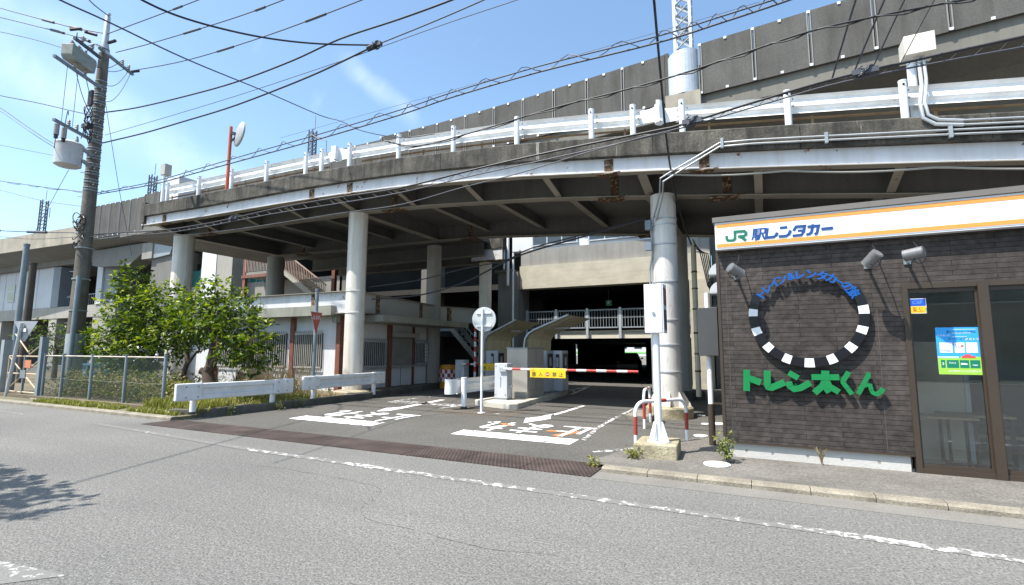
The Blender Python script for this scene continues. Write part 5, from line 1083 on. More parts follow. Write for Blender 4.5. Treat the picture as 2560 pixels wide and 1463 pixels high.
# spotlights on arms
def spot(x, z, d, lab):
    g = empty('wall_spotlight', (x, FY, z), lab, 'spotlight', 'silver spotlights above the emblem')
    c = Vector((x, FY-.42, z)); d = Vector(d).normalized()
    mb = MB(); mb.bar((x, FY, z-.03), (x, FY-.42, z-.09), .025, .045, ); mb.box(x-.04, x+.04, FY-.02, FY, z-.08, z+.03); mb.build('arm', m_bluegrey, g)
    mb = MB(); mb.cyl(c-d*.1, c+d*.1, .075, n=24); mb.cyl(c+d*.1, c+d*.115, .079, n=24); mb.cyl(c-d*.105, c-d*.10, .06, n=24)
    for t in (-.045, .05): mb.cyl(c+d*(t-.004), c+d*(t+.004), .0775, n=24)
    hd = mb.build('lamp_head', mk('spot_silver', (.20, .20, .205), (.165, .165, .17), rough=.45, metal=.4, ns=8) if 'spot_silver' not in bpy.data.materials else bpy.data.materials['spot_silver'], g, smooth=True)
    mb = MB(); mb.cyl(c+d*.1155, c+d*.117, .065, n=24); mb.build('lens', m_glassdark, hd)
    mb = MB(); pts = []
    p0 = Vector((x+.05, FY-.01, 3.17)); p1 = c-d*.06+Z3*.05
    for i in range(13):
        t = i/12; pts.append(p0*(1-t)**2+(p0*.5+p1*.5-Z3*.12+X3*.06)*2*t*(1-t)+p1*t*t)
    mb.tube(pts, .008, 6); mb.tube([c-d*.05+Vector((.06*math.sin(t*.5236), 0, -.10-.08*math.cos(t*.5236)+.03)) for t in range(0, 13)], .006, 6); mb.build('lead', m_black, g, smooth=True)
spot(-.32, 2.80, (-.75, .15, .55) if False else (.62, .55, -.45), 'silver spotlight beside the outer corner of the shop wall')
spot(1.38, 2.85, (-.52, .55, -.62), 'silver spotlight between emblem and window, tilted steeply down')
spot(1.84, 2.88, (-.85, .5, -.12), 'silver spotlight above the shop window, pointing almost level')
# things on the side wall
for k, z in enumerate((2.62, 2.95)):
    g = empty('vent_hood', (SX0, 9.6, z), ['lower of the two half round vent hoods on the shop side wall', 'upper of the two half round vent hoods on the shop side wall'][k], 'vent hood', 'vent hoods on the shop side wall')
    mb = MB(); P = [(0, 0)]+[(-.2*math.cos(R(a)), .2*math.sin(R(a))) for a in range(0, 91, 10)]; mb.prism(P, (SX0-.001, 9.45, z), X3, Z3, Y3*.3); mb.build('hood', m_machine, g); mb = MB(); mb.box(SX0-.2, SX0-.001, 9.45, 9.75, z-.02, z-.001); mb.build('louvre', m_galvd, g)
g = empty('meter_cabinet', (-.9, 9.3, 0), 'grey meter cabinet on a white pole at the shop corner', 'cabinet')
mb = MB(); mb.box(-1.0, -.68, 9.3, 9.6, 1.52, 2.35); mb.build('housing', mk('meter_box_shade_grey', (.075, .078, .082), rough=.5, ns=2), g, bevel=.008)  # housing grey darkened to paint in the shade on the cabinet
mb = MB(); mb.cyl((-.85, 9.45, .7), (-.85, 9.45, 1.519), .045, n=14); mb.build('pole', m_white, g, smooth=True); mb = MB(); mb.cyl((-.85, 9.45, 2.351), (-.85, 9.45, 2.62), .04, n=14); mb.build('pole', m_white, g, smooth=True); mb = MB(); mb.cyl((-.85, 9.45, .0), (-.85, 9.45, .699), .055, n=14); mb.bar((-.85, 9.45, .71), (-.6, 9.45, .71), .03, .03); mb.build('pole_foot', m_frame, g, smooth=True)
# ================================================================== UTILITY POLE
up_ = empty('utility_pole', (-21.3, 9.0, 0), 'tall concrete utility pole with transformer, crossarms and many cables', 'utility pole')
BX_, BY_ = -21.3, 9.0
mb = MB(); mb.cyl((BX_, BY_, 0), (BX_, BY_, 12.6), .265, .155, n=28); mb.build('pole', m_poleconc, up_, smooth=True)
mb = MB(); mb.lathe((BX_, BY_, 0), [(.268, .3), (.272, .32), (.258, 2.1), (.25, 2.12)], 28); mb.build('sleeve', m_galvd, up_, smooth=True)
mb = MB(); mb.lathe((BX_, BY_, 12.4), [(.165, 0), (.17, .05), (.10, .5), (.085, 1.5), (.06, 1.55)], 20); mb.cyl((BX_-.12, BY_, 13.9), (BX_+.12, BY_, 13.98), .05, n=8); mb.build('top_cap', m_galv, up_, smooth=True)
mb = MB()
for k in range(44):
    z = 7.1+k*.098; r_ = .265-.11*z/12.6
    if k % 3: mb.lathe((BX_, BY_, z), [(r_+.002, 0), (r_+.016, .004), (r_+.016, .035), (r_+.002, .04)], 16)
    else:
        s_ = 1 if (k//3) % 2 else -1; mb.bar((BX_, BY_-.0, z), (BX_+s_*(r_+.17), BY_-.08, z), .022, .03)
mb.build('band', m_galvd, up_)
for z in (2.9, 4.0, 5.1): mb = MB(); mb.lathe((BX_, BY_, z), [(.24, 0), (.262, .005), (.262, .04), (.24, .045)], 16); mb.build('band', m_galvd, up_)
mb = MB(); 
for k in range(16): z = 2.5+k*.45; s_ = 1 if k % 2 else -1; mb.bar((BX_+s_*.2, BY_-.08, z), (BX_+s_*.36, BY_-.2, z), .02, .02)
mb.build('step_bolt', m_galvd, up_)
AD = Vector((.5, -.86, 0))
def arm(z, a, b, w_=.09): mb = MB(); mb.bar(Vector((BX_+.15, BY_-.1, z))+AD*a, Vector((BX_+.15, BY_-.1, z))+AD*b, w_, w_); return mb.build('crossarm', m_bluegrey, up_)
A1 = arm(11.05, -.2, 2.0); A2 = arm(9.0, -.2, 1.75); A3 = arm(12.45, -1.6, .2); A4 = arm(12.12, .1, 1.3); A4.data.materials[0] = m_cable
def insul(p, h=.22, r_=.055):
    mb = MB(); mb.lathe(p, [(r_*.5, 0), (r_, .03), (r_*.6, .06), (r_, .1), (r_*.6, .13), (r_*.9, .17), (r_*.4, h)], 12); return mb
pb = Vector((BX_+.15, BY_-.1, 0))
for z, a in ((11.1, .7), (11.1, 1.15), (12.2, .5), (12.2, .95), (12.5, -1.0), (12.5, -1.35), (9.05, .8), (9.05, 1.15)):
    insul(pb+AD*a+Z3*z).build('insulator', mk('porcelain', (.34, .30, .29), rough=.35) if 'porcelain' not in bpy.data.materials else bpy.data.materials['porcelain'], up_, smooth=True)
for a in (1.3, 1.6):
    mb = MB(); p = pb+AD*a+Z3*8.55; mb.cyl(p, p+Z3*.35, .075, n=12); mb.build('fuse_cutout', bpy.data.materials['porcelain'], up_, smooth=True); mb = MB(); mb.cyl(p-Z3*.12, p, .055, n=10); mb.build('fuse_cap', m_black, up_)
# switch box hung under the upper arm
sc = Vector((-20.72, 8.05, 11.62)); mb = MB(); ex = AD; ey = Vector((.86, .5, 0))
for q in range(1):
    P = [(-.5, -.32), (.42, -.32), (.52, -.2), (.52, .2), (-.5, .2), (-.56, .1)]; mb.prism(P, sc-ey*.2, ex, Z3, ey*.4)
sb = mb.build('switch_box', mk('switch_grey', (.30, .31, .28), (.20, .21, .18), rough=.6, ns=4, rust=.2), up_, bevel=.03)
for t in (-.35, -.05, .25): mb = MB(); mb.lathe(sc+ex*t+Z3*.2-ey*.08, [(.05, 0), (.065, .05), (.045, .1), (.06, .15), (.03, .26)], 10); mb.build('bushing', bpy.data.materials['porcelain'], sb, smooth=True)
# pole transformer
tcn = Vector((-20.98, 8.15, 7.78)); mb = MB(); mb.lathe(tcn, [(.30, 0), (.37, .04), (.385, .7), (.39, .72), (.40, .74), (.40, .79), (.37, .82), (.2, .9), (.05, .92)], 32)
tr = mb.build('transformer', mk('transformer_grey', (.52, .52, .53), (.46, .46, .47), rough=.45, ns=3, streak=.15), up_, smooth=True)
mb = MB()
for a in (.4, 2.0, 3.4): mb.lathe(tcn+Vector((.25*math.cos(a), .25*math.sin(a), .86)), [(.04, 0), (.055, .05), (.03, .2)], 10)
mb.bar(tcn+Vector((.3, .3, .25)), (BX_, BY_, 8.05), .08, .1); mb.bar(tcn+Vector((.3, .3, .65)), (BX_, BY_, 8.45), .08, .1); mb.build('bracket', m_galvd, tr)
# bundle of down leads and low voltage hardware
random.seed(3); mb = MB()
for k in range(3): p = Vector((BX_+.28+.09*k, BY_-.42, 10.15)); q = MB(); q.cyl(p, p+Z3*.55, .045, n=10); q.build('fuse_tube', m_black, up_)
for k in range(16):
    z = random.uniform(8.9, 10.2); a = random.uniform(0, 6.28); c = Vector((BX_+.32, BY_-.4, z)); r_ = random.uniform(.1, .28)
    mb.tube([c+Vector((r_*math.cos(a+t*.5)*.8, r_*.5*math.sin(a+t*.5), .16*math.sin(t*.9+k))) for t in range(8)], .014, 5)
for k in range(14):
    z = random.uniform(5.2, 6.2); a = random.uniform(0, 6.28); c = Vector((BX_+.12, BY_-.28, z)); r_ = random.uniform(.1, .3)
    mb.tube([c+Vector((r_*math.cos(a+t*.5), r_*.5*math.sin(a+t*.5), .12*math.sin(t*.9+k))) for t in range(8)], .016, 5)
mb.build('lead_bundle', m_black, up_); mb = MB(); mb.box(BX_+.1, BX_+.5, BY_-.5, BY_-.3, 9.35, 9.5); mb.build('connector_box', m_black, up_)
mb = MB()
def hang(p, q, sag, n=10):
    p = Vector(p); q = Vector(q); return [p.lerp(q, i/n)-Z3*(sag*4*(i/n)*(1-i/n)) for i in range(n+1)]
mb.tube(hang(pb+AD*1.15+Z3*11.2, pb+Z3*9.9+X3*.2, .5), .012, 5); mb.tube(hang(pb+AD*.7+Z3*11.2, pb+Z3*10.3+X3*.25, .4), .012, 5); mb.tube(hang(sc+Z3*.4, pb-AD*1.3+Z3*12.6, .5), .012, 5); mb.tube(hang(sc+ex*.3+Z3*.4, pb-AD*.9+Z3*12.6, .6), .012, 5); mb.tube(hang(sc-ex*.3+Z3*.4, pb+Z3*12.4, -.3), .012, 5)
mb.tube(hang(pb+AD*1.3+Z3*8.9, pb+AD*1.2+Z3*9.4, -.35), .012, 5); mb.tube(hang(pb+AD*1.6+Z3*8.6, tcn+Vector((-.3, -.3, .9)), .4), .012, 5)
for x_ in (1.0, 1.45): mb.tube([pb+AD*x_+Z3*11.0, pb+AD*x_+Z3*9.05], .008, 5)
mb.tube(hang(pb-AD*1.4+Z3*12.6, pb-AD*.2+Z3*11.3, .35), .012, 5); mb.tube(hang(pb-AD*1.5+Z3*12.5, pb+X3*.1+Z3*10.6, .55), .011, 5); mb.tube(hang(pb+AD*1.2+Z3*12.2, sc+ex*.2+Z3*.45, -.25), .012, 5); mb.tube(hang(pb+AD*.7+Z3*12.2, pb-AD*.4+Z3*12.5, -.2), .012, 5)
mb.build('jumper_wire', m_cable, up_, smooth=True)
for p, q in ((pb+AD*.95+Z3*12.75+X3*-.2, pb+AD*1.25+Z3*12.6-X3*.5), (pb+AD*.3+Z3*12.9-X3*.1, pb+AD*.6+Z3*12.95-X3*.5), (pb-AD*1.55+Z3*12.55, pb-AD*1.6+Z3*12.5+X3*.4), (pb-AD*.2+Z3*12.9, pb-AD*.25+Z3*12.9+X3*.4)): mb = MB(); mb.cyl(p, q, .055, n=8); mb.build('dead_end_clamp', m_black, up_)
mb = MB(); mb.tube([(-20.93, 8.75, .2), (-20.94, 8.78, 4.1)], .075, 10); mb.build('cable_duct', m_bluegrey, up_, smooth=True)
# ---- overhead cables
LAB = {'a': 'highest line running from the pole cap over the ramp side', 'b': 'line with dark sleeves running from just below the pole cap, second highest', 'c': 'line with dark sleeves running from the outer end of the crossarm', 'd': 'thick cable rising from the lead bundle in the middle of the pole', 'e': 'very thin wire between the two thick cables from the pole', 'f': 'lower thick cable from the pole to the splice in mid sky', 'f2': 'cable going on upward from the mid sky splice', 'g': 'heaviest cable from the top edge of the sky down to the mid sky splice', 'h': 'thin drop wire sloping down across the sky to the ramp guardrail', 's1': 'cable from the very top of the pole running out over the street', 'i': 'topmost line with dark sleeves reaching the pole from the fence side', 'j': 'second line with dark sleeves reaching the pole from the fence side', 'k': 'line ending at the switch box on the pole', 'l': 'single cable reaching the pole at the lead bundle from the fence side', 'm': 'upper cable of the steep pair passing behind the transformer', 'm2': 'lower cable of the steep pair passing behind the transformer', 'n': 'thin wire crossing the transformer', 'o': 'looped cable reaching the pole below the transformer', 'p': 'thin faint wire just below the looped cable', 'q': 'lowest thick telephone cable with dark sleeves, above the viaduct parapet', 'q2': 'thin lowest wire under the sleeved telephone cable', 'r': 'upper messenger wire of the spiral lashed cable above the ramp', 'r2': 'lower cable of the spiral lashed pair above the ramp', 's': 'very thin wire in the sky above the noise wall', 't': 'upper telephone cable crossing in front of the ramp edge', 't2': 'lower telephone cable crossing in front of the ramp edge', 't3': 'thin sagging wire below the telephone cables at the ramp', 'u': 'twisted cable crossing the noise wall and two guardrails', 'v': 'thick dark cable dropping steeply to the cream service pole', 'w1': 'drop wire furthest from the cream equipment box', 'w2': 'second furthest drop wire from the cream equipment box', 'w3': 'drop wire second nearest to the cream equipment box', 'w4': 'thinnest drop wire, in front of the cream equipment box', 'x': 'lower black cable slung under the ramp to the booth', 'x2': 'upper black cable slung under the ramp behind the column', 'y': 'thin stay wire close beside the pole', 'z': 'thin stay wire running down from the transformer'}
CAB = [
('a', 0.016, [(-21.23, 9.0, 13.2), (-17.81, 8.85, 12.76), (-15.24, 8.72, 12.42), (-13.1, 8.6, 12.16)]) ,
('b', 0.016, [(-21.85, 9.6, 12.98), (-18.93, 9.48, 12.51), (-14.37, 9.26, 11.86), (-11.87, 9.11, 11.57), (-10.29, 9.0, 11.43)]) ,
('c', 0.016, [(-21.87, 10.2, 12.55), (-17.82, 9.99, 11.81), (-13.24, 9.7, 11.24), (-9.11, 9.35, 10.83), (-7.59, 9.2, 10.73)]) ,
('d', 0.022, [(-21.01, 9.0, 10.09), (-18.71, 8.95, 9.75), (-15.88, 8.87, 9.46), (-13.26, 8.79, 9.26), (-10.86, 8.71, 9.23), (-9.08, 8.63, 9.29), (-7.13, 8.54, 9.17), (-5.61, 8.46, 9.11), (-4.64, 8.4, 9.13)]) ,
('e', 0.008, [(-20.68, 9.0, 9.18), (-16.68, 8.89, 8.98), (-13.18, 8.77, 8.81), (-10.31, 8.65, 8.7), (-8.32, 8.55, 8.63), (-5.81, 8.4, 8.55), (-3.94, 8.27, 8.44), (-3.08, 8.2, 8.41)]) ,
('f', 0.022, [(-20.8, 9.0, 8.91), (-18.04, 8.92, 8.71), (-15.73, 8.85, 8.61), (-13.5, 8.77, 8.52), (-11.55, 8.69, 8.52), (-9.68, 8.6, 8.56), (-7.78, 8.5, 8.69)]) ,
('f2', 0.014, [(-7.78, 8.5, 8.69), (-6.14, 8.42, 8.71), (-4.75, 8.34, 8.75), (-4.04, 8.3, 8.81)]) ,
('g', 0.022, [(-9.85, 4.41, 8.0), (-10.45, 4.86, 8.31), (-10.52, 5.59, 8.44), (-10.3, 6.47, 8.6), (-9.95, 7.4, 8.82), (-9.48, 8.38, 9.13), (-8.7, 9.5, 9.52)]) ,
('h', 0.013, [(-8.4, 2.2, 6.35), (-8.69, 3.09, 6.51), (-9.0, 3.81, 6.72), (-9.68, 5.43, 7.15), (-10.75, 7.9, 7.95), (-12.13, 10.86, 8.92), (-11.68, 11.31, 8.82), (-10.95, 11.5, 8.43), (-9.62, 11.75, 8.06), (-8.55, 12.0, 8.07)]) ,
('s1', 0.02, [(-21.3, 9.0, 13.95), (-19.0, 7.4, 12.9), (-16.2, 6.3, 12.1), (-14.0, 5.0, 11.4), (-12.0, 1.6, 10.1), (-9.8, -2.4, 8.9)]) ,
('i', 0.019, [(-27.31, 7.18, 15.33), (-25.91, 7.48, 14.74), (-24.22, 7.92, 14.11), (-23.03, 8.1, 13.64), (-21.81, 8.29, 13.17), (-20.48, 8.54, 12.74)]) ,
('j', 0.019, [(-27.33, 7.23, 14.86), (-25.93, 7.51, 14.38), (-24.03, 8.06, 13.74), (-22.71, 8.31, 13.25), (-21.5, 8.5, 12.75), (-20.58, 8.55, 12.24)]) ,
('k', 0.014, [(-27.36, 7.3, 14.23), (-25.45, 7.42, 13.58), (-23.23, 7.73, 12.79), (-21.28, 7.9, 11.99)]) ,
('l', 0.018, [(-27.48, 7.55, 11.79), (-25.93, 7.79, 11.31), (-23.9, 8.27, 10.76), (-21.88, 8.76, 10.16), (-20.69, 8.8, 9.86)]) ,
('m', 0.016, [(-27.49, 7.58, 11.55), (-26.04, 7.86, 10.87), (-24.52, 8.22, 9.93), (-23.16, 8.48, 9.16), (-21.58, 8.84, 8.36), (-20.61, 8.85, 8.03)]) ,
('m2', 0.01, [(-27.77, 7.66, 11.53), (-26.26, 7.94, 10.82), (-24.68, 8.29, 9.86), (-23.26, 8.52, 9.08), (-21.64, 8.87, 8.31), (-20.61, 8.86, 7.97)]) ,
('n', 0.009, [(-27.57, 7.76, 9.79), (-25.79, 7.91, 9.34), (-22.89, 8.65, 8.64), (-20.96, 8.88, 8.15)]) ,
('o', 0.013, [(-27.64, 7.9, 8.4), (-26.09, 8.13, 8.04), (-24.45, 8.39, 7.72), (-23.0, 8.56, 7.43), (-21.08, 8.96, 7.11)]) ,
('p', 0.008, [(-30.42, 8.74, 8.65), (-27.66, 8.65, 8.04), (-24.34, 8.87, 7.21), (-21.1, 9.02, 6.58)]) ,
('q', 0.016, [(-27.74, 8.12, 6.36), (-25.95, 8.25, 6.09), (-23.82, 8.55, 5.88), (-21.21, 9.08, 5.69)]) ,
('q2', 0.01, [(-27.75, 8.14, 6.12), (-25.96, 8.28, 5.86), (-23.83, 8.57, 5.62), (-21.21, 9.09, 5.59)]) ,
('r', 0.013, [(-20.76, 9.0, 7.08), (-17.37, 8.95, 6.95), (-15.02, 8.9, 6.97), (-12.27, 8.85, 7.01), (-9.92, 8.79, 7.02), (-7.19, 8.71, 7.06), (-5.75, 8.66, 7.12), (-3.65, 8.57, 7.13), (-1.41, 8.46, 7.03), (-0.38, 8.4, 7.04), (0.49, 8.34, 7.05), (1.02, 8.3, 7.07)]) ,
('r2', 0.016, [(-20.75, 9.0, 7.02), (-17.36, 8.95, 6.86), (-15.01, 8.9, 6.86), (-12.25, 8.85, 6.88), (-9.91, 8.79, 6.89), (-7.18, 8.71, 6.94), (-5.74, 8.66, 7.01), (-3.65, 8.57, 7.01), (-1.42, 8.46, 6.91), (-0.38, 8.4, 6.93), (0.49, 8.34, 6.96), (1.02, 8.3, 7.0)]) ,
('s', 0.006, [(-19.21, 15.0, 11.15), (-12.18, 14.75, 11.06), (-6.91, 14.5, 10.96), (-1.8, 14.18, 10.84), (0.36, 14.0, 10.79)]) ,
('t', 0.02, [(-21.01, 9.0, 5.58), (-19.05, 8.98, 5.46), (-16.72, 8.96, 5.29), (-14.67, 8.93, 5.24), (-13.11, 8.91, 5.26), (-11.22, 8.88, 5.31), (-9.2, 8.85, 5.3), (-7.21, 8.81, 5.25), (-5.09, 8.76, 5.36), (-3.3, 8.71, 5.41), (-1.5, 8.66, 5.42), (-1.09, 8.64, 5.43), (0.14, 8.59, 5.57), (1.12, 8.55, 5.66), (2.16, 8.5, 5.68), (3.23, 8.43, 5.67), (3.73, 8.4, 5.67)]) ,
('t2', 0.012, [(-21.0, 9.0, 5.52), (-19.04, 8.98, 5.38), (-16.7, 8.96, 5.19), (-14.66, 8.93, 5.15), (-13.1, 8.91, 5.17), (-11.21, 8.88, 5.18), (-9.19, 8.85, 5.15), (-7.2, 8.81, 5.14), (-5.09, 8.76, 5.23), (-3.3, 8.71, 5.28), (-1.5, 8.66, 5.34), (-1.09, 8.64, 5.37), (0.14, 8.59, 5.49), (1.11, 8.55, 5.58), (2.16, 8.5, 5.58), (3.21, 8.43, 5.53), (3.72, 8.4, 5.5)]) ,
('t3', 0.01, [(-21.21, 9.1, 5.45), (-16.84, 9.04, 5.12), (-13.17, 8.98, 4.95), (-9.22, 8.89, 4.91), (-7.21, 8.84, 4.87), (-5.59, 8.79, 5.01), (-4.16, 8.74, 5.1), (-2.5, 8.67, 5.28), (-1.09, 8.6, 5.36)]) ,
('u', 0.015, [(-7.88, 9.0, 6.57), (-6.83, 8.95, 6.23), (-5.15, 8.85, 6.23), (-3.47, 8.73, 6.29), (-2.1, 8.62, 6.27), (-1.05, 8.53, 6.28), (-0.05, 8.42, 6.33), (0.88, 8.31, 6.37), (1.78, 8.19, 6.28), (2.64, 8.06, 6.15), (2.97, 8.0, 6.11)]) ,
('v', 0.022, [(-1.21, 7.01, 7.06), (-1.32, 7.82, 7.26), (-1.42, 8.69, 6.96), (-1.52, 9.57, 6.66), (-1.62, 10.45, 6.32), (-1.7, 11.34, 5.96), (-1.75, 12.25, 5.59), (-1.77, 13.17, 5.24), (-1.74, 14.12, 4.87), (-1.71, 15.05, 4.66)]) ,
('w1', 0.016, [(1.42, 7.39, 6.41), (1.55, 8.89, 7.04), (1.36, 10.37, 6.54)]) ,
('w2', 0.016, [(1.78, 7.57, 6.38), (1.95, 9.09, 7.04), (1.69, 10.53, 6.58)]) ,
('w3', 0.013, [(2.04, 7.69, 6.41), (2.23, 9.23, 7.04), (1.99, 10.67, 6.65)]) ,
('w4', 0.008, [(2.36, 7.85, 6.41), (2.61, 9.31, 6.97), (2.43, 10.66, 6.7)]) ,
('x', 0.024, [(-2.58, 12.89, 4.97), (-3.83, 13.12, 4.81), (-5.81, 13.01, 4.43), (-6.99, 13.28, 4.17), (-8.37, 13.48, 3.73), (-10.08, 13.5, 3.41), (-12.01, 13.37, 3.34)]) ,
('x2', 0.018, [(-2.57, 12.89, 5.0), (-3.83, 13.11, 4.85), (-5.8, 13.0, 4.52), (-6.85, 13.34, 4.29), (-8.35, 13.43, 4.16), (-10.17, 13.39, 3.88), (-12.11, 13.27, 3.75)]) ,
('y', 0.009, [(-19.85, 8.45, 10.56), (-19.95, 8.82, 9.08), (-19.96, 9.3, 7.01), (-19.91, 9.82, 4.89)]) ,
('z', 0.008, [(-21.17, 8.27, 7.74), (-23.98, 8.97, 7.23), (-26.97, 9.62, 6.35)]) ,
]
def smooth_path(P, n=5):
    P = [Vector(p) for p in P]; out = []
    for i in range(len(P)-1):
        p0 = P[max(i-1, 0)]; p1 = P[i]; p2 = P[i+1]; p3 = P[min(i+2, len(P)-1)]
        for k in range(n):
            t = k/n; out.append(.5*((2*p1)+(p2-p0)*t+(2*p0-5*p1+4*p2-p3)*t*t+(3*p1-p0-3*p2+p3)*t**3))
    return out+[P[-1]]
PATH = {}
for n_, r_, P in CAB:
    pts = smooth_path(P); PATH[n_] = pts; mb = MB(); mb.tube(pts, r_, 6)
    if n_ in 'abc':
        for i in (7, 12):
            if i+2 < len(pts): mb.tube(pts[i:i+2], r_*2.2, 6)
    if n_ in ('i', 'j', 'q'): mb.tube(pts[-14:-10], r_*2.6, 6); mb.tube(pts[-7:-4], r_*3.2, 6)
    if n_ == 'f': mb.tube(pts[-2:], r_*3, 6)
    if n_ in ('u', 'v', 'o'):
        q = pts[1:]; mb.tube([p+Vector((0, .02*math.cos(i*1.7), .03*math.sin(i*1.7)-.02)) for i, p in enumerate(q)], r_*.8, 5)
    if n_ == 'r2':
        a = PATH['r']; zz = []; tot = min(len(a), len(pts))-1; N = 150
        for i in range(N+1):
            t = i/N*tot; k = min(int(t), tot-1); f = t-k; lo = pts[k].lerp(pts[k+1], f); hi = a[k].lerp(a[k+1], f)
            s_ = .5+.5*math.sin(i*1.1); zz.append(lo.lerp(hi, s_*1.6)+Vector((0, .08*math.cos(i*1.1), 0)))
        mb.tube(zz, .009, 4)
    if n_ == 't2':
        a = PATH['t']; tot = min(len(a), len(pts))-1; zz = []
        for i in range(140):
            t = i/139*tot; k = min(int(t), tot-1); f = t-k; zz.append(pts[k].lerp(pts[k+1], f).lerp(a[k].lerp(a[k+1], f), (i % 2)*1.1-.05))
        mb.tube(zz, .006, 4)
    o = mb.build('overhead_cable', m_black if n_ in ('v', 'x', 'x2', 'g', 'd', 'u', 't', 'f') else m_cable, smooth=True)
    tag(o, LAB[n_], 'cable', 'overhead cables')
def cable_box(p, lab):
    mb = MB(); p = Vector(p)
    for k in range(9):
        a = k*.7; mb.tube([p+Vector((.1*math.cos(a+t), .07*math.sin(a+t), .07*math.sin(1.3*t+k))) for t in range(6)], .011, 4)
    mb.box(p.x-.16, p.x+.16, p.y-.04, p.y+.04, p.z-.04, p.z+.04); tag(mb.build('cable_splice', m_cable), lab, 'cable splice', 'splices on the cables')
cable_box(PATH['t'][20], 'grey tangle of splices on the telephone cable before the ramp end')
cable_box(PATH['f'][-1], 'dark splice where three cables meet in mid sky')
cable_box(PATH['t'][56], 'cable splice at the top of the steep dark cable by the kerb')
cable_box(PATH['t'][67], 'wire splice where the drop wires meet the telephone cable')
# ================================================================== FENCE, GATE, LEFT POSTS
FYY = 7.8
fe = empty('chain_link_fence', (-17, FYY, .07), 'chain link fence with blue grey posts and overgrown weeds behind it', 'fence')
FP = [-20.15, -19.0, -17.35, -15.6, -13.8]
for i, x in enumerate(FP):
    mb = MB(); lean = .06 if i == 4 else 0
    mb.cyl((x, FYY, .0), (x, FYY, 1.43), .042, n=12); mb.cyl((x, FYY, 1.43), (x, FYY, 1.46), .05, n=12); mb.build('post', m_bluegrey, fe, smooth=True)
mb = MB()
for a, b in zip(FP, FP[1:]):
    mb.tube([(a, FYY, 1.39), (b, FYY, 1.39)], .018, 8); mb.tube([(a, FYY, .14), (b, FYY, .14)], .018, 8); mb.tube([(a, FYY, .72), ((a+b)/2, FYY+.02, .69), (b, FYY, .72)], .004, 5)
mb.build('top_rail', mk('rail_galv_rust', (.58, .55, .50), (.45, .36, .26), rough=.6, ns=3), fe)
mb = MB(); P0, P1, ZB_, ZT = FP[0], FP[-1], .15, 1.38; h = ZT-ZB_; s = .062; x = P0-h
while x < P1:
    for sg in (1, -1):
        a = Vector((x, FYY-.003*sg, ZB_ if sg > 0 else ZT)); b = a+Vector((h, 0, h*sg)); t0 = max(0, (P0-x)/h); t1 = min(1, (P1-x)/h)
        if t1 > t0: mb.bar(a.lerp(b, t0), a.lerp(b, t1), .0035, .0035)
    x += s
mb.build('wire_mesh', mk('green_wire', (.07, .10, .085), rough=.6, ns=5), fe)
mb = MB()
for x in FP: mb.box(x-.22, x+.2, FYY-.2, FYY+.14, -.02, .1)
mb.build('post_footing', m_kerb, fe, bevel=.02)
ga = empty('mesh_gate', (-21.4, FYY, .05), 'rusty cross braced mesh gate beside the chain link fence', 'gate')
m_gt = mk('rust_white_tube', (.55, .48, .36), (.42, .30, .18), rough=.7, ns=3, rust=.25)
mb = MB(); gx0, gx1 = -22.6, -20.35
for z in (.22, .8, 1.36): mb.tube([(gx0, FYY, z), (gx1, FYY, z)], .022, 8)
for x in (gx0, gx1): mb.tube([(x, FYY, .22), (x, FYY, 1.36)], .022, 8)
mb.tube([(gx0, FYY, .24), (gx1, FYY, 1.34)], .018, 8); mb.tube([(gx0, FYY, 1.34), (gx1, FYY, .24)], .018, 8); mb.build('frame', m_gt, ga)
mb = MB(); xm = (gx0+gx1)/2; mb.box(xm-.025, xm+.025, FYY-.03, FYY+.03, .05, 1.4); mb.box(xm-.18, xm+.18, FYY-.035, FYY-.031, .66, .92); mb.build('latch', m_bluegrey, ga)
mb = MB(); mb.box(xm+.08, xm+.5, FYY-.04, FYY-.025, 1.0, 1.24); mb.build('notice', mk('orange_notice', (.55, .14, .06), (.45, .2, .1), rough=.6, ns=6), ga)
mb = MB(); mb.tube([(gx0-.05, FYY+.1, 2.1), (xm, FYY+.1, 1.42)], .02, 6); mb.tube([(gx1+.1, FYY+.1, 1.95), (xm, FYY+.1, 1.42)], .02, 6); mb.build('brace', m_gt, ga)
def post(name, p, q, r_, m, lab, sq=0):
    mb = MB()
    if sq: mb.bar(p, q, sq, sq, up=(0, 1, 0))
    else: mb.cyl(p, q, r_, r_*.85, n=14); mb.cyl(q, Vector(q)+Z3*.06, r_*.95, n=14)
    tag(mb.build(name, m, smooth=not sq), lab, 'post')
post('gate_post', (-20.28, 7.78, 0), (-20.28, 7.78, 1.98), 0, m_bluegrey, 'square grey gate post at the hinge side next to the chain link fence', .17)
post('gate_post', (-22.9, 7.8, 0), (-22.9, 7.8, 1.9), 0, m_galvd, 'square grey gate post in front of the tall pipe post', .22)
post('steel_pipe_post', (-23.3, 8.15, 0), (-23.3, 8.15, 5.25), .1, m_bluegrey, 'tall blue grey steel pipe post behind the gate')
post('wooden_pole', (-28.6, 10.3, 0), (-28.6, 10.3, 5.3), .15, mk('dark_wood_pole', (.075, .062, .052), rough=.9, ns=3), 'dark wooden pole standing behind the tall pipe post')
g = empty('stop_sign', (-21.9, 7.7, 0), 'triangular stop sign seen from its grey back, leaning behind the gate', 'road sign')
mb = MB(); mb.cyl((-22.05, 7.62, 0), (-21.62, 7.66, 2.45), .05, n=12); mb.build('pole', m_galv, g, smooth=True)
mb = MB(); n2 = Vector((.35, -.93, -.1)).normalized(); t2 = Vector((.93, .35, 0)).normalized(); v2 = t2.cross(n2)*-1; c2 = Vector((-21.58, 7.75, 2.3)); v2 = Vector((0, 0, 1))
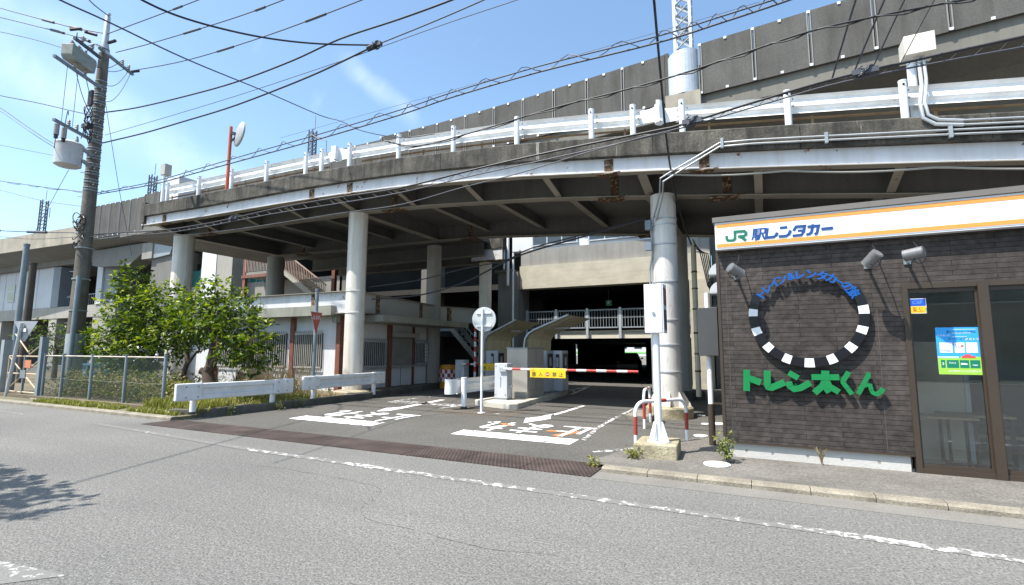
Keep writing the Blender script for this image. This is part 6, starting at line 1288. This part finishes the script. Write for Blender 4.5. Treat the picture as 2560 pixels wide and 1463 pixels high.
mb.prism([(-.43, .2), (.43, .2), (.40, .15), (.03, -.46), (-.03, -.46), (-.40, .15)], c2, t2, v2, -n2*.012); pl = mb.build('plate', mk('sign_back_grey', (.34, .36, .38), (.30, .32, .34), rough=.5, ns=4), g); mb = MB(); mb.box(-21.6, -21.4, 7.70, 7.715, 2.15, 2.26); mb.build('sticker', m_white, pl)
# blue skip and loose things behind the fence
g = empty('blue_skip', (-21.5, 10.2, 0), 'weathered blue steel container behind the gate', 'container')
mb = MB(); mb.prism([(-1.6, 0), (1.1, 0), (1.2, .95), (-1.7, .95)], (-21.9, 10.0, .1), X3, Z3, Y3*1.5); mb.build('tub', mk('faded_blue_steel', (.05, .17, .24), (.035, .11, .16), rough=.6, ns=2, rust=.2), g); mb = MB()
for x in (-1.5, -.6, .3, 1.05): mb.box(-21.9+x-.04, -21.9+x+.04, 9.95, 9.999, .12, 1.03)
mb.box(-23.65, -20.65, 9.93, 9.999, 1.0, 1.07); mb.build('rib', bpy.data.materials['faded_blue_steel'], g)
# low fence behind the cars
g = empty('pipe_fence', (-26, 15, 0), 'low dark pipe fence in front of the parked cars', 'fence'); mb = MB()
for z in (.6, 1.15): mb.tube([(-40, 15.2, z), (-22.9, 15.2, z)], .03, 6)
for k in range(10): mb.cyl((-40+k*1.9, 15.2, 0), (-40+k*1.9, 15.2, 1.15), .03, n=8)
mb.build('rails', m_galvd, g)
# ================================================================== CARS
def car(x, y, rz, lab, paintc, van=False, name='parked_car'):
    g = empty(name, (x, y, 0), lab, 'car', None); mp_ = mk('car_paint_'+str(len(bpy.data.materials)), paintc, tuple(c*.97 for c in paintc), rough=.25, ns=1, spec=.6)
    T = Matrix.Translation((x, y, 0)) @ Matrix.Rotation(rz, 4, 'Z')
    L, Wd, H = (3.4, 1.48, 1.75) if van else (4.2, 1.68, 1.45)
    if van: low = [(-1.7, .25), (1.7, .25), (1.7, .7), (1.62, .95), (-1.68, .95), (-1.7, .6)]; cab = [(-1.66, .95), (1.55, .95), (1.15, 1.7), (.9, 1.75), (-1.5, 1.75), (-1.62, 1.65)]
    else: low = [(-2.1, .25), (2.1, .25), (2.1, .55), (2.0, .78), (1.2, .92), (-2.0, .95), (-2.1, .6)]; cab = [(-1.95, .94), (1.15, .91), (.45, 1.38), (.1, 1.45), (-1.1, 1.45), (-1.5, 1.35)]
    def loft(poly, w0, w1, z0, z1):
        mb = MB(); n = len(poly); vs = []
        for s_ in (-1, 1):
            for px, pz in poly: vs.append(T @ Vector((px, s_*(w0+(w1-w0)*max(0, (pz-z0))/(z1-z0)), pz)))
        mb.add(vs, [tuple(range(n-1, -1, -1)), tuple(range(n, 2*n))]+[(i, (i+1) % n, (i+1) % n+n, i+n) for i in range(n)]); return mb
    b = loft(low, Wd/2, Wd/2-.03, .25, .95).build('body', mp_, g, bevel=.05); loft(cab, Wd/2-.03, Wd/2-.22, .93, H).build('cabin', mp_, g, bevel=.05)
    c0 = cab[0][0]; c1 = cab[1][0]; zc = .98; zt = H-.14
    def ins(px, pz, s_, o=.004): return T @ Vector((px, s_*(Wd/2-.03-.19*(pz-.93)/(H-.93)+o), pz))
    for s_ in (-1, 1):
        for f0, f1 in ((.06, .33), (.36, .62), (.65, .92)):
            def X(f, z):
                lo = c0+(c1-c0)*f; top0 = cab[-1][0]+.02; top1 = cab[2][0]-.02; return lo+((top0+(top1-top0)*f)-lo)*(z-.93)/(H-.07-.93)
            mb = MB(); mb.add([ins(X(f0, zc), zc, s_), ins(X(f1, zc), zc, s_), ins(X(f1, zt), zt, s_), ins(X(f0, zt), zt, s_)], [(0, 1, 2, 3)]); mb.build('window', m_glassdark, g)
    (xa, za), (xb, zb_) = cab[1], cab[2]
    for (xa, za), (xb, zb_), o, nm in ((cab[1], cab[2], .012, 'windscreen'), (cab[0], cab[-1], -.012, 'rear_window')):
        mb = MB(); w1, w2 = Wd/2-.14, Wd/2-.26; p = [(xa+(xb-xa)*.12+o, -w1, za+(zb_-za)*.12+.006), (xa+(xb-xa)*.12+o, w1, za+(zb_-za)*.12+.006), (xa+(xb-xa)*.92+o, w2, za+(zb_-za)*.92+.006), (xa+(xb-xa)*.92+o, -w2, za+(zb_-za)*.92+.006)]
        mb.add([T @ Vector(q) for q in p], [(0, 1, 2, 3)]); mb.build(nm, m_glassdark, g)
    for wx in (-L/2+.7, L/2-.72):
        for s_ in (-1, 1):
            mb = MB(); a = T @ Vector((wx, s_*(Wd/2-.2), .29)); b_ = T @ Vector((wx, s_*(Wd/2+.005), .29)); mb.cyl(a, b_, .29, n=24); wh = mb.build('wheel', m_blackp, g); mb = MB(); mb.cyl(b_, T @ Vector((wx, s_*(Wd/2+.012), .29)), .18, n=16); mb.build('rim', m_galv, wh)
    for s_ in (-1, 1):
        mb = MB(); e = L/2; mb.bar(T @ Vector((e-.02, s_*(Wd/2-.35), .66)), T @ Vector((e-.02, s_*(Wd/2-.1), .68)), .06, .12); mb.build('headlight', m_galv, g); mb = MB(); mb.bar(T @ Vector((-e+.0, s_*(Wd/2-.3), .75)), T @ Vector((-e+.0, s_*(Wd/2-.08), .75)), .05, .16); mb.build('tail_light', m_red, g)
        mb = MB(); mb.bar(T @ Vector((c1-.35, s_*(Wd/2), 1.0)), T @ Vector((c1-.35, s_*(Wd/2+.17), 1.02)), .08, .13); mb.build('wing_mirror', mp_, g)
    mb = MB(); mb.box(-.16, .16, -.005, .005, -.06, .06); o = mb.build('number_plate', m_white, g); o.matrix_world = T @ Matrix.Translation((-L/2-.012, 0, .5)) @ Matrix.Rotation(math.pi/2, 4, 'Z'); 
    return g
car(-26.5, 13.6, R(200), 'white van parked behind the chain link fence', (.75, .77, .80), van=True)
car(-25.2, 17.0, R(250), 'silver grey car parked behind the tree trunk near the booth', (.42, .44, .46))
car(-9.6, 40.5, R(98), 'dark car inside the car park beyond the barrier arm', (.035, .04, .05))
# ================================================================== AIR CONDITIONER
g = empty('air_conditioner', (-17.6, 12.9, .15), 'outdoor air conditioner unit in the weeds by the booth wall', 'air conditioner')
mb = MB(); mb.box(-18.0, -17.2, 12.75, 13.05, .22, .86); mb.build('casing', m_cabinet, g, bevel=.015); mb = MB(); mb.cyl((-17.75, 12.749, .54), (-17.75, 12.73, .54), .25, n=24); mb.build('fan_guard', m_blackp, g); mb = MB(); mb.box(-17.95, -17.25, 12.8, 13, .14, .219); mb.build('feet', m_galvd, g)
# ================================================================== VEGETATION
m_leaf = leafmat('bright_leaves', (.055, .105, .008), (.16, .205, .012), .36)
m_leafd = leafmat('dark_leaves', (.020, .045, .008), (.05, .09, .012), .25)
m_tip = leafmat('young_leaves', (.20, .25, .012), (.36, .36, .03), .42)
m_bark = mk('bark', (.115, .085, .062), (.07, .052, .04), rough=.95, ns=6, bump=1., bs=25, streak=.4, squash=(8, 8, 1))
def leaves(mb, blobs, per, ls, rnd, twig=None, droop=.25, flatten=1., tip_=False):
    m0_ = mb.mi
    for (bx, by, bz, br) in blobs:
        n = int(per*br*br)
        for _ in range(n):
            d = Vector((rnd.gauss(0, 1), rnd.gauss(0, 1), rnd.gauss(0, 1)*flatten)).normalized(); r_ = br*(.45+.6*rnd.random()**.6)
            if rnd.random() < .07: r_ *= 1.18
            c = Vector((bx, by, bz))+d*r_
            out_ = (d+Vector((0, 0, .35))).normalized()
            for k in range(rnd.randint(3, 6)):
                a = Vector((rnd.gauss(0, 1), rnd.gauss(0, 1), rnd.gauss(0, .6)-droop*.5)); a = (a.normalized()*.9+out_*.5).normalized()
                nrm = (Vector((rnd.gauss(0, .45), rnd.gauss(0, .45), 1))).normalized(); sd = a.cross(nrm)
                if sd.length < .1: continue
                sd.normalize(); L_ = ls*(.6+.7*rnd.random()); w_ = L_*.24; o = c+a*.02; up = sd.cross(a).normalized()
                p1 = o+a*L_*.45; tip = o+a*L_-up*L_*.18
                if tip_ and d.z > -.1 and r_ > br*.78 and rnd.random() < .38: mb.mi = 2
                else: mb.mi = m0_
                i = len(mb.v); mb.v += [tuple(o), tuple(p1+sd*w_-up*.0+up*w_*.35), tuple(p1-sd*w_+up*w_*.35), tuple(p1), tuple(tip)]
                mb.f += [(i, i+1, i+3), (i, i+3, i+2), (i+1, i+4, i+3), (i+2, i+3, i+4)]; mb.m += [mb.mi]*4
def leafbuild(mb, name, mats, parent):
    me = bpy.data.meshes.new(name); me.from_pydata(mb.v, [], mb.f)
    for m in mats: me.materials.append(m)
    me.polygons.foreach_set('material_index', mb.m); o = bpy.data.objects.new(name, me); COL.objects.link(o)
    if parent is not None: o.parent = parent; o.matrix_parent_inverse = parent_world(parent).inverted()
    return o
def tree(lab, base, forks, blobs, seed, per=240, ls=.165, name='broadleaf_tree', dark=.4, group=None):
    rnd = random.Random(seed); g = empty(name, base, lab, 'tree', group)
    mb = MB()
    for pts, r0_, r1_ in forks:
        P = [Vector(p) for p in pts]
        for i in range(len(P)-1):
            f0 = i/(len(P)-1); f1 = (i+1)/(len(P)-1); mb.cyl(P[i], P[i+1], r0_+(r1_-r0_)*f0, r0_+(r1_-r0_)*f1, n=10)
    fk = [Vector(f[0][-1]) for f in forks]
    for b in blobs:
        c = Vector(b[:3]); q = min(fk, key=lambda p: (p-c).length); mid = q.lerp(c, .5)+Vector((rnd.uniform(-.15, .15), rnd.uniform(-.15, .15), -.1))
        mb.cyl(q, mid, .045, .03, n=7); mb.cyl(mid, c, .03, .012, n=7)
        for _ in range(7):
            d = Vector((rnd.gauss(0, 1), rnd.gauss(0, 1), rnd.gauss(0, 1))).normalized(); mb.cyl(c.lerp(mid, rnd.random()), c+d*b[3]*.8, .012, .004, n=5)
    mb.build('trunk', m_bark, g, smooth=True)
    cm = MB()
    for b in blobs:
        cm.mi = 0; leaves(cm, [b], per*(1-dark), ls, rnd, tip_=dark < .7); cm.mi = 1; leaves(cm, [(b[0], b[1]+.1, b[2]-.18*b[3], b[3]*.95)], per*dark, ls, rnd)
    leafbuild(cm, 'crown', [m_leaf, m_leafd, m_tip], g); return g
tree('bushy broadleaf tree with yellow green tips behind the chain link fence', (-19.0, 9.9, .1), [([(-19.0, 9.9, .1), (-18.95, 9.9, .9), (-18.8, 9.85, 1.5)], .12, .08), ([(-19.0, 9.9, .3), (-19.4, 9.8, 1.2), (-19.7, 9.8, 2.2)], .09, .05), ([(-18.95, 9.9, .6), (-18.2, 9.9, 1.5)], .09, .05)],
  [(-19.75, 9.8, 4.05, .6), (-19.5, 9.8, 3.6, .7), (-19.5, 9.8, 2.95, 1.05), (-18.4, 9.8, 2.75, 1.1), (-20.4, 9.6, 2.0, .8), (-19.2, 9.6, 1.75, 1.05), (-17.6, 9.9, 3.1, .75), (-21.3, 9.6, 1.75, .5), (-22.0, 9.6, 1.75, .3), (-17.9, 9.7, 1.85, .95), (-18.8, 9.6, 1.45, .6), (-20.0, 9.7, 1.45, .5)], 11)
tree('slender leaning young tree between the bush and the knotted trunk', (-16.7, 9.9, .15), [([(-16.75, 9.9, .15), (-16.6, 9.9, .7), (-16.35, 9.9, 1.2), (-16.5, 9.9, 1.9)], .1, .05), ([(-16.4, 9.9, 1.1), (-15.95, 9.9, 1.5)], .05, .03)],
  [(-16.6, 9.8, 2.9, .6), (-16.7, 9.7, 2.2, .7), (-15.9, 9.8, 1.85, .4)], 23)
tree('broadleaf tree with a thick knotted trunk behind the white guardrail', (-14.75, 9.6, .15), [([(-14.75, 9.6, .1), (-14.72, 9.6, .55), (-14.85, 9.6, .95), (-14.7, 9.6, 1.1)], .2, .15), ([(-14.82, 9.6, 1.0), (-14.7, 9.6, 1.6), (-14.75, 9.6, 2.2)], .12, .07), ([(-14.7, 9.6, 1.0), (-14.42, 9.6, 1.55), (-14.1, 9.6, 2.0)], .1, .06), ([(-14.9, 9.6, .92), (-15.05, 9.5, .98)], .12, .1)],
  [(-15.3, 9.6, 2.75, .85), (-14.4, 9.5, 3.05, .75), (-13.6, 9.4, 2.6, .8), (-12.85, 9.4, 2.0, .7), (-14.6, 9.3, 2.55, .65), (-12.4, 9.4, 1.5, .5), (-13.4, 9.3, 1.75, .6), (-15.8, 9.5, 2.35, .5), (-13.25, 9.3, 1.4, .28), (-12.7, 9.3, 1.2, .28)], 31)
tree('dark green shrub behind the mesh gate', (-30, 12, 0), [([(-30, 12, 0), (-30, 12, 1.6)], .12, .08)], [(-30, 12, 2.1, 1.1), (-29, 12, 1.7, .8), (-31.5, 12, 1.9, 1.2), (-28.3, 12.2, 2.3, .6)], 41, per=90, dark=.75)
# street tree on the near pavement, outside the frame at left; its shadow falls on the road
tree('street tree on the near pavement, shading the road', (-10.8, -.6, 0), [([(-10.8, -.6, 0), (-10.7, -.55, 1.8), (-10.6, -.4, 3.4)], .16, .1), ([(-10.6, -.4, 3.2), (-10.2, -.1, 4.2)], .09, .05), ([(-10.6, -.4, 3.2), (-11.2, -.7, 4.4)], .09, .05)],
  [(-10.3, .15, 4.7, .95), (-9.3, .35, 4.75, .7), (-10.8, -.5, 5.2, 1.2), (-8.45, .3, 4.9, .45), (-8.0, .25, 4.95, .2), (-11.3, -.9, 4.6, 1.0), (-10.1, -.9, 4.4, .8)], 51, per=110, ls=.2)
# ground vegetation
rnd = random.Random(5)
m_grass = leafmat('grass_blades', (.13, .14, .03), (.34, .32, .09), .3); m_weed = leafmat('weed_leaves', (.10, .13, .03), (.26, .26, .09), .3); m_dry = leafmat('dry_stems', (.22, .16, .09), (.34, .27, .15), .2)
def blades(mb, x0, x1, y0, y1, z, n, h, rnd, wd=.012, cond=None):
    for _ in range(n):
        x = rnd.uniform(x0, x1); y = rnd.uniform(y0, y1)
        if cond and not cond(x, y): continue
        hh = h*(.4+.9*rnd.random()); a = rnd.uniform(0, 6.28); d = Vector((math.cos(a), math.sin(a), 0)); s_ = Vector((-d.y, d.x, 0))*wd*(.6+rnd.random()); o = Vector((x, y, z))
        m1 = o+Z3*hh*.6+d*hh*.15; t = o+Z3*hh*.95+d*hh*.5*rnd.random(); i = len(mb.v); mb.v += [tuple(o-s_), tuple(o+s_), tuple(m1+s_*.8), tuple(m1-s_*.8), tuple(t)]; mb.f += [(i, i+1, i+2, i+3), (i+3, i+2, i+4)]; mb.m += [mb.mi]*2
clump = lambda x, y: (math.sin(x*2.1+.7)*math.sin(y*4.3+x)+math.sin(x*5.3)*.5) > -.55
gm = MB(); blades(gm, -19, -12.3, 7.16, 7.6, .06, 3400, .12, rnd, cond=clump); blades(gm, -14.2, -12.0, 7.5, 8.6, .13, 1900, .26, rnd); blades(gm, -17.4, -15.6, 9.0, 10.2, .13, 1100, .5, rnd, .016); blades(gm, -14, -12, 9.0, 11.5, .14, 900, .16, rnd)
tag(leafbuild(gm, 'grass', [m_grass], None), kind='stuff')
wm = MB()
for (x0, x1, y0, y1, z1, n) in ((-20.2, -15.2, 7.95, 9.3, .72, 1900), (-15.2, -13.9, 7.95, 8.8, .3, 160), (-21.5, -16.5, 9.3, 11.5, .7, 560), (-13.6, -12.2, 7.9, 10.5, .22, 300), (-19, -14, 11.5, 12.8, .45, 260), (-13.6, -12.2, 11, 12.6, .2, 80)):
    for _ in range(n):
        wm.mi = rnd.choice([0, 0, 0, 1, 2, 2]) if x0 < -13 else rnd.choice([0, 1, 1]); zz = rnd.random()**1.3*z1; leaves(wm, [(rnd.uniform(x0, x1), rnd.uniform(y0, y1), .14+zz, .13)], 60, .085, rnd)
tag(leafbuild(wm, 'weeds', [m_weed, m_leafd, m_dry], None), kind='stuff')
dm = MB()
for _ in range(500): 
    x = rnd.uniform(-17, -13.8); y = rnd.uniform(11.8, 12.9); a = rnd.uniform(0, 6.28); h = rnd.uniform(.3, 1.0); dm.bar((x, y, .14), (x+.3*math.cos(a), y+.2*math.sin(a), .14+h), .008, .008)
tag(dm.build('dry_brush', m_dry), kind='stuff')
lt = MB()
for _ in range(700):
    x = rnd.uniform(-13.4, -12.0); y = rnd.uniform(11, 12.9); a = rnd.uniform(0, 6.28); s_ = rnd.uniform(.02, .05); lt.add([(x, y, .165), (x+s_*math.cos(a), y+s_*math.sin(a), .175), (x+s_*math.cos(a+.8), y+s_*math.sin(a+.8), .17)], [(0, 1, 2)])
tag(leafbuild(lt, 'leaf_litter', [leafmat('fallen_leaves', (.20, .09, .04), (.30, .18, .08), .1)], None), kind='stuff')
def plant(x, y, z, h, n, lab, mats, ls, seed, name='weed', stems=True):
    r_ = random.Random(seed); g = empty(name, (x, y, z), lab, 'weed'); mb = MB(); tips = []
    for k in range(n):
        a = r_.uniform(0, 6.28); hh = h*r_.uniform(.5, 1); t = Vector((x+hh*.35*math.cos(a), y+hh*.35*math.sin(a), z+hh)); mb.tube([(x, y, z), Vector((x, y, z)).lerp(t, .5)+Z3*.03, t], .004, 5); tips += [t, Vector((x, y, z)).lerp(t, .6)]
    mb.build('stem', mats[-1], g); 
    if stems:
        lm = MB(); leaves(lm, [(t.x, t.y, t.z, .055) for t in tips], 700, ls, r_); leafbuild(lm, 'foliage', [mats[0]], g)
plant(-.55, 8.12, .03, .33, 9, 'green leafy weed at the foot of the shop plinth corner', [m_weed, m_leafd], .07, 1)
plant(.66, 8.5, .03, .22, 26, 'dry brown weed tuft against the shop plinth', [m_dry, m_dry], .05, 2, stems=False)
plant(-1.83, 7.75, .0, .16, 7, 'small grass tuft at the foot of the stained concrete block', [m_grass, m_grass], .06, 3)
plant(-2.2, 7.0, .0, .10, 8, 'small weed growing between the kerb end and the drain grating', [m_grass, m_grass], .05, 4)
for k, (x, y) in enumerate(((-11.7, 8.25), (-11.55, 9.5), (-11.6, 10.2))): plant(x, y, .0, .2, 5, ['weed at the start of the dark lot kerb', 'weed against the middle of the lot kerb', 'weed at the lot kerb below the second guardrail post'][k], [m_weed, m_leafd], .05, 10+k)

# low buildings across the street, behind the camera (seen only as reflections in the shop glass)
for x0, x1, h_, lab, cw in ((-30, -6, 4.6, 'plain low building across the street, facing the fence', (.30, .28, .25)), (-4, 22, 5.4, 'plain taller building across the street, facing the shop', (.22, .21, .20))):
    g = empty('street_building', (x0, -20, 0), lab, 'building'); mb = MB(); mb.box(x0, x1, -28, -20, 0, h_); mb.build('wall', mk('far_side_wall_%d' % int(h_), cw, rough=.8, ns=.6), g)
    for z in (1., 4., 6.6):
        if z+1.3 > h_: continue
        for k in range(int((x1-x0)/3)):
            mb = MB(); mb.box(x0+.8+3*k, x0+2.3+3*k, -19.99, -19.96, z, z+1.2); mb.build('window', m_glassdark, g)
    mb = MB(); mb.box(x0-.1, x1+.1, -28.1, -19.9, h_+.002, h_+.15); mb.build('roof', m_capg, g)
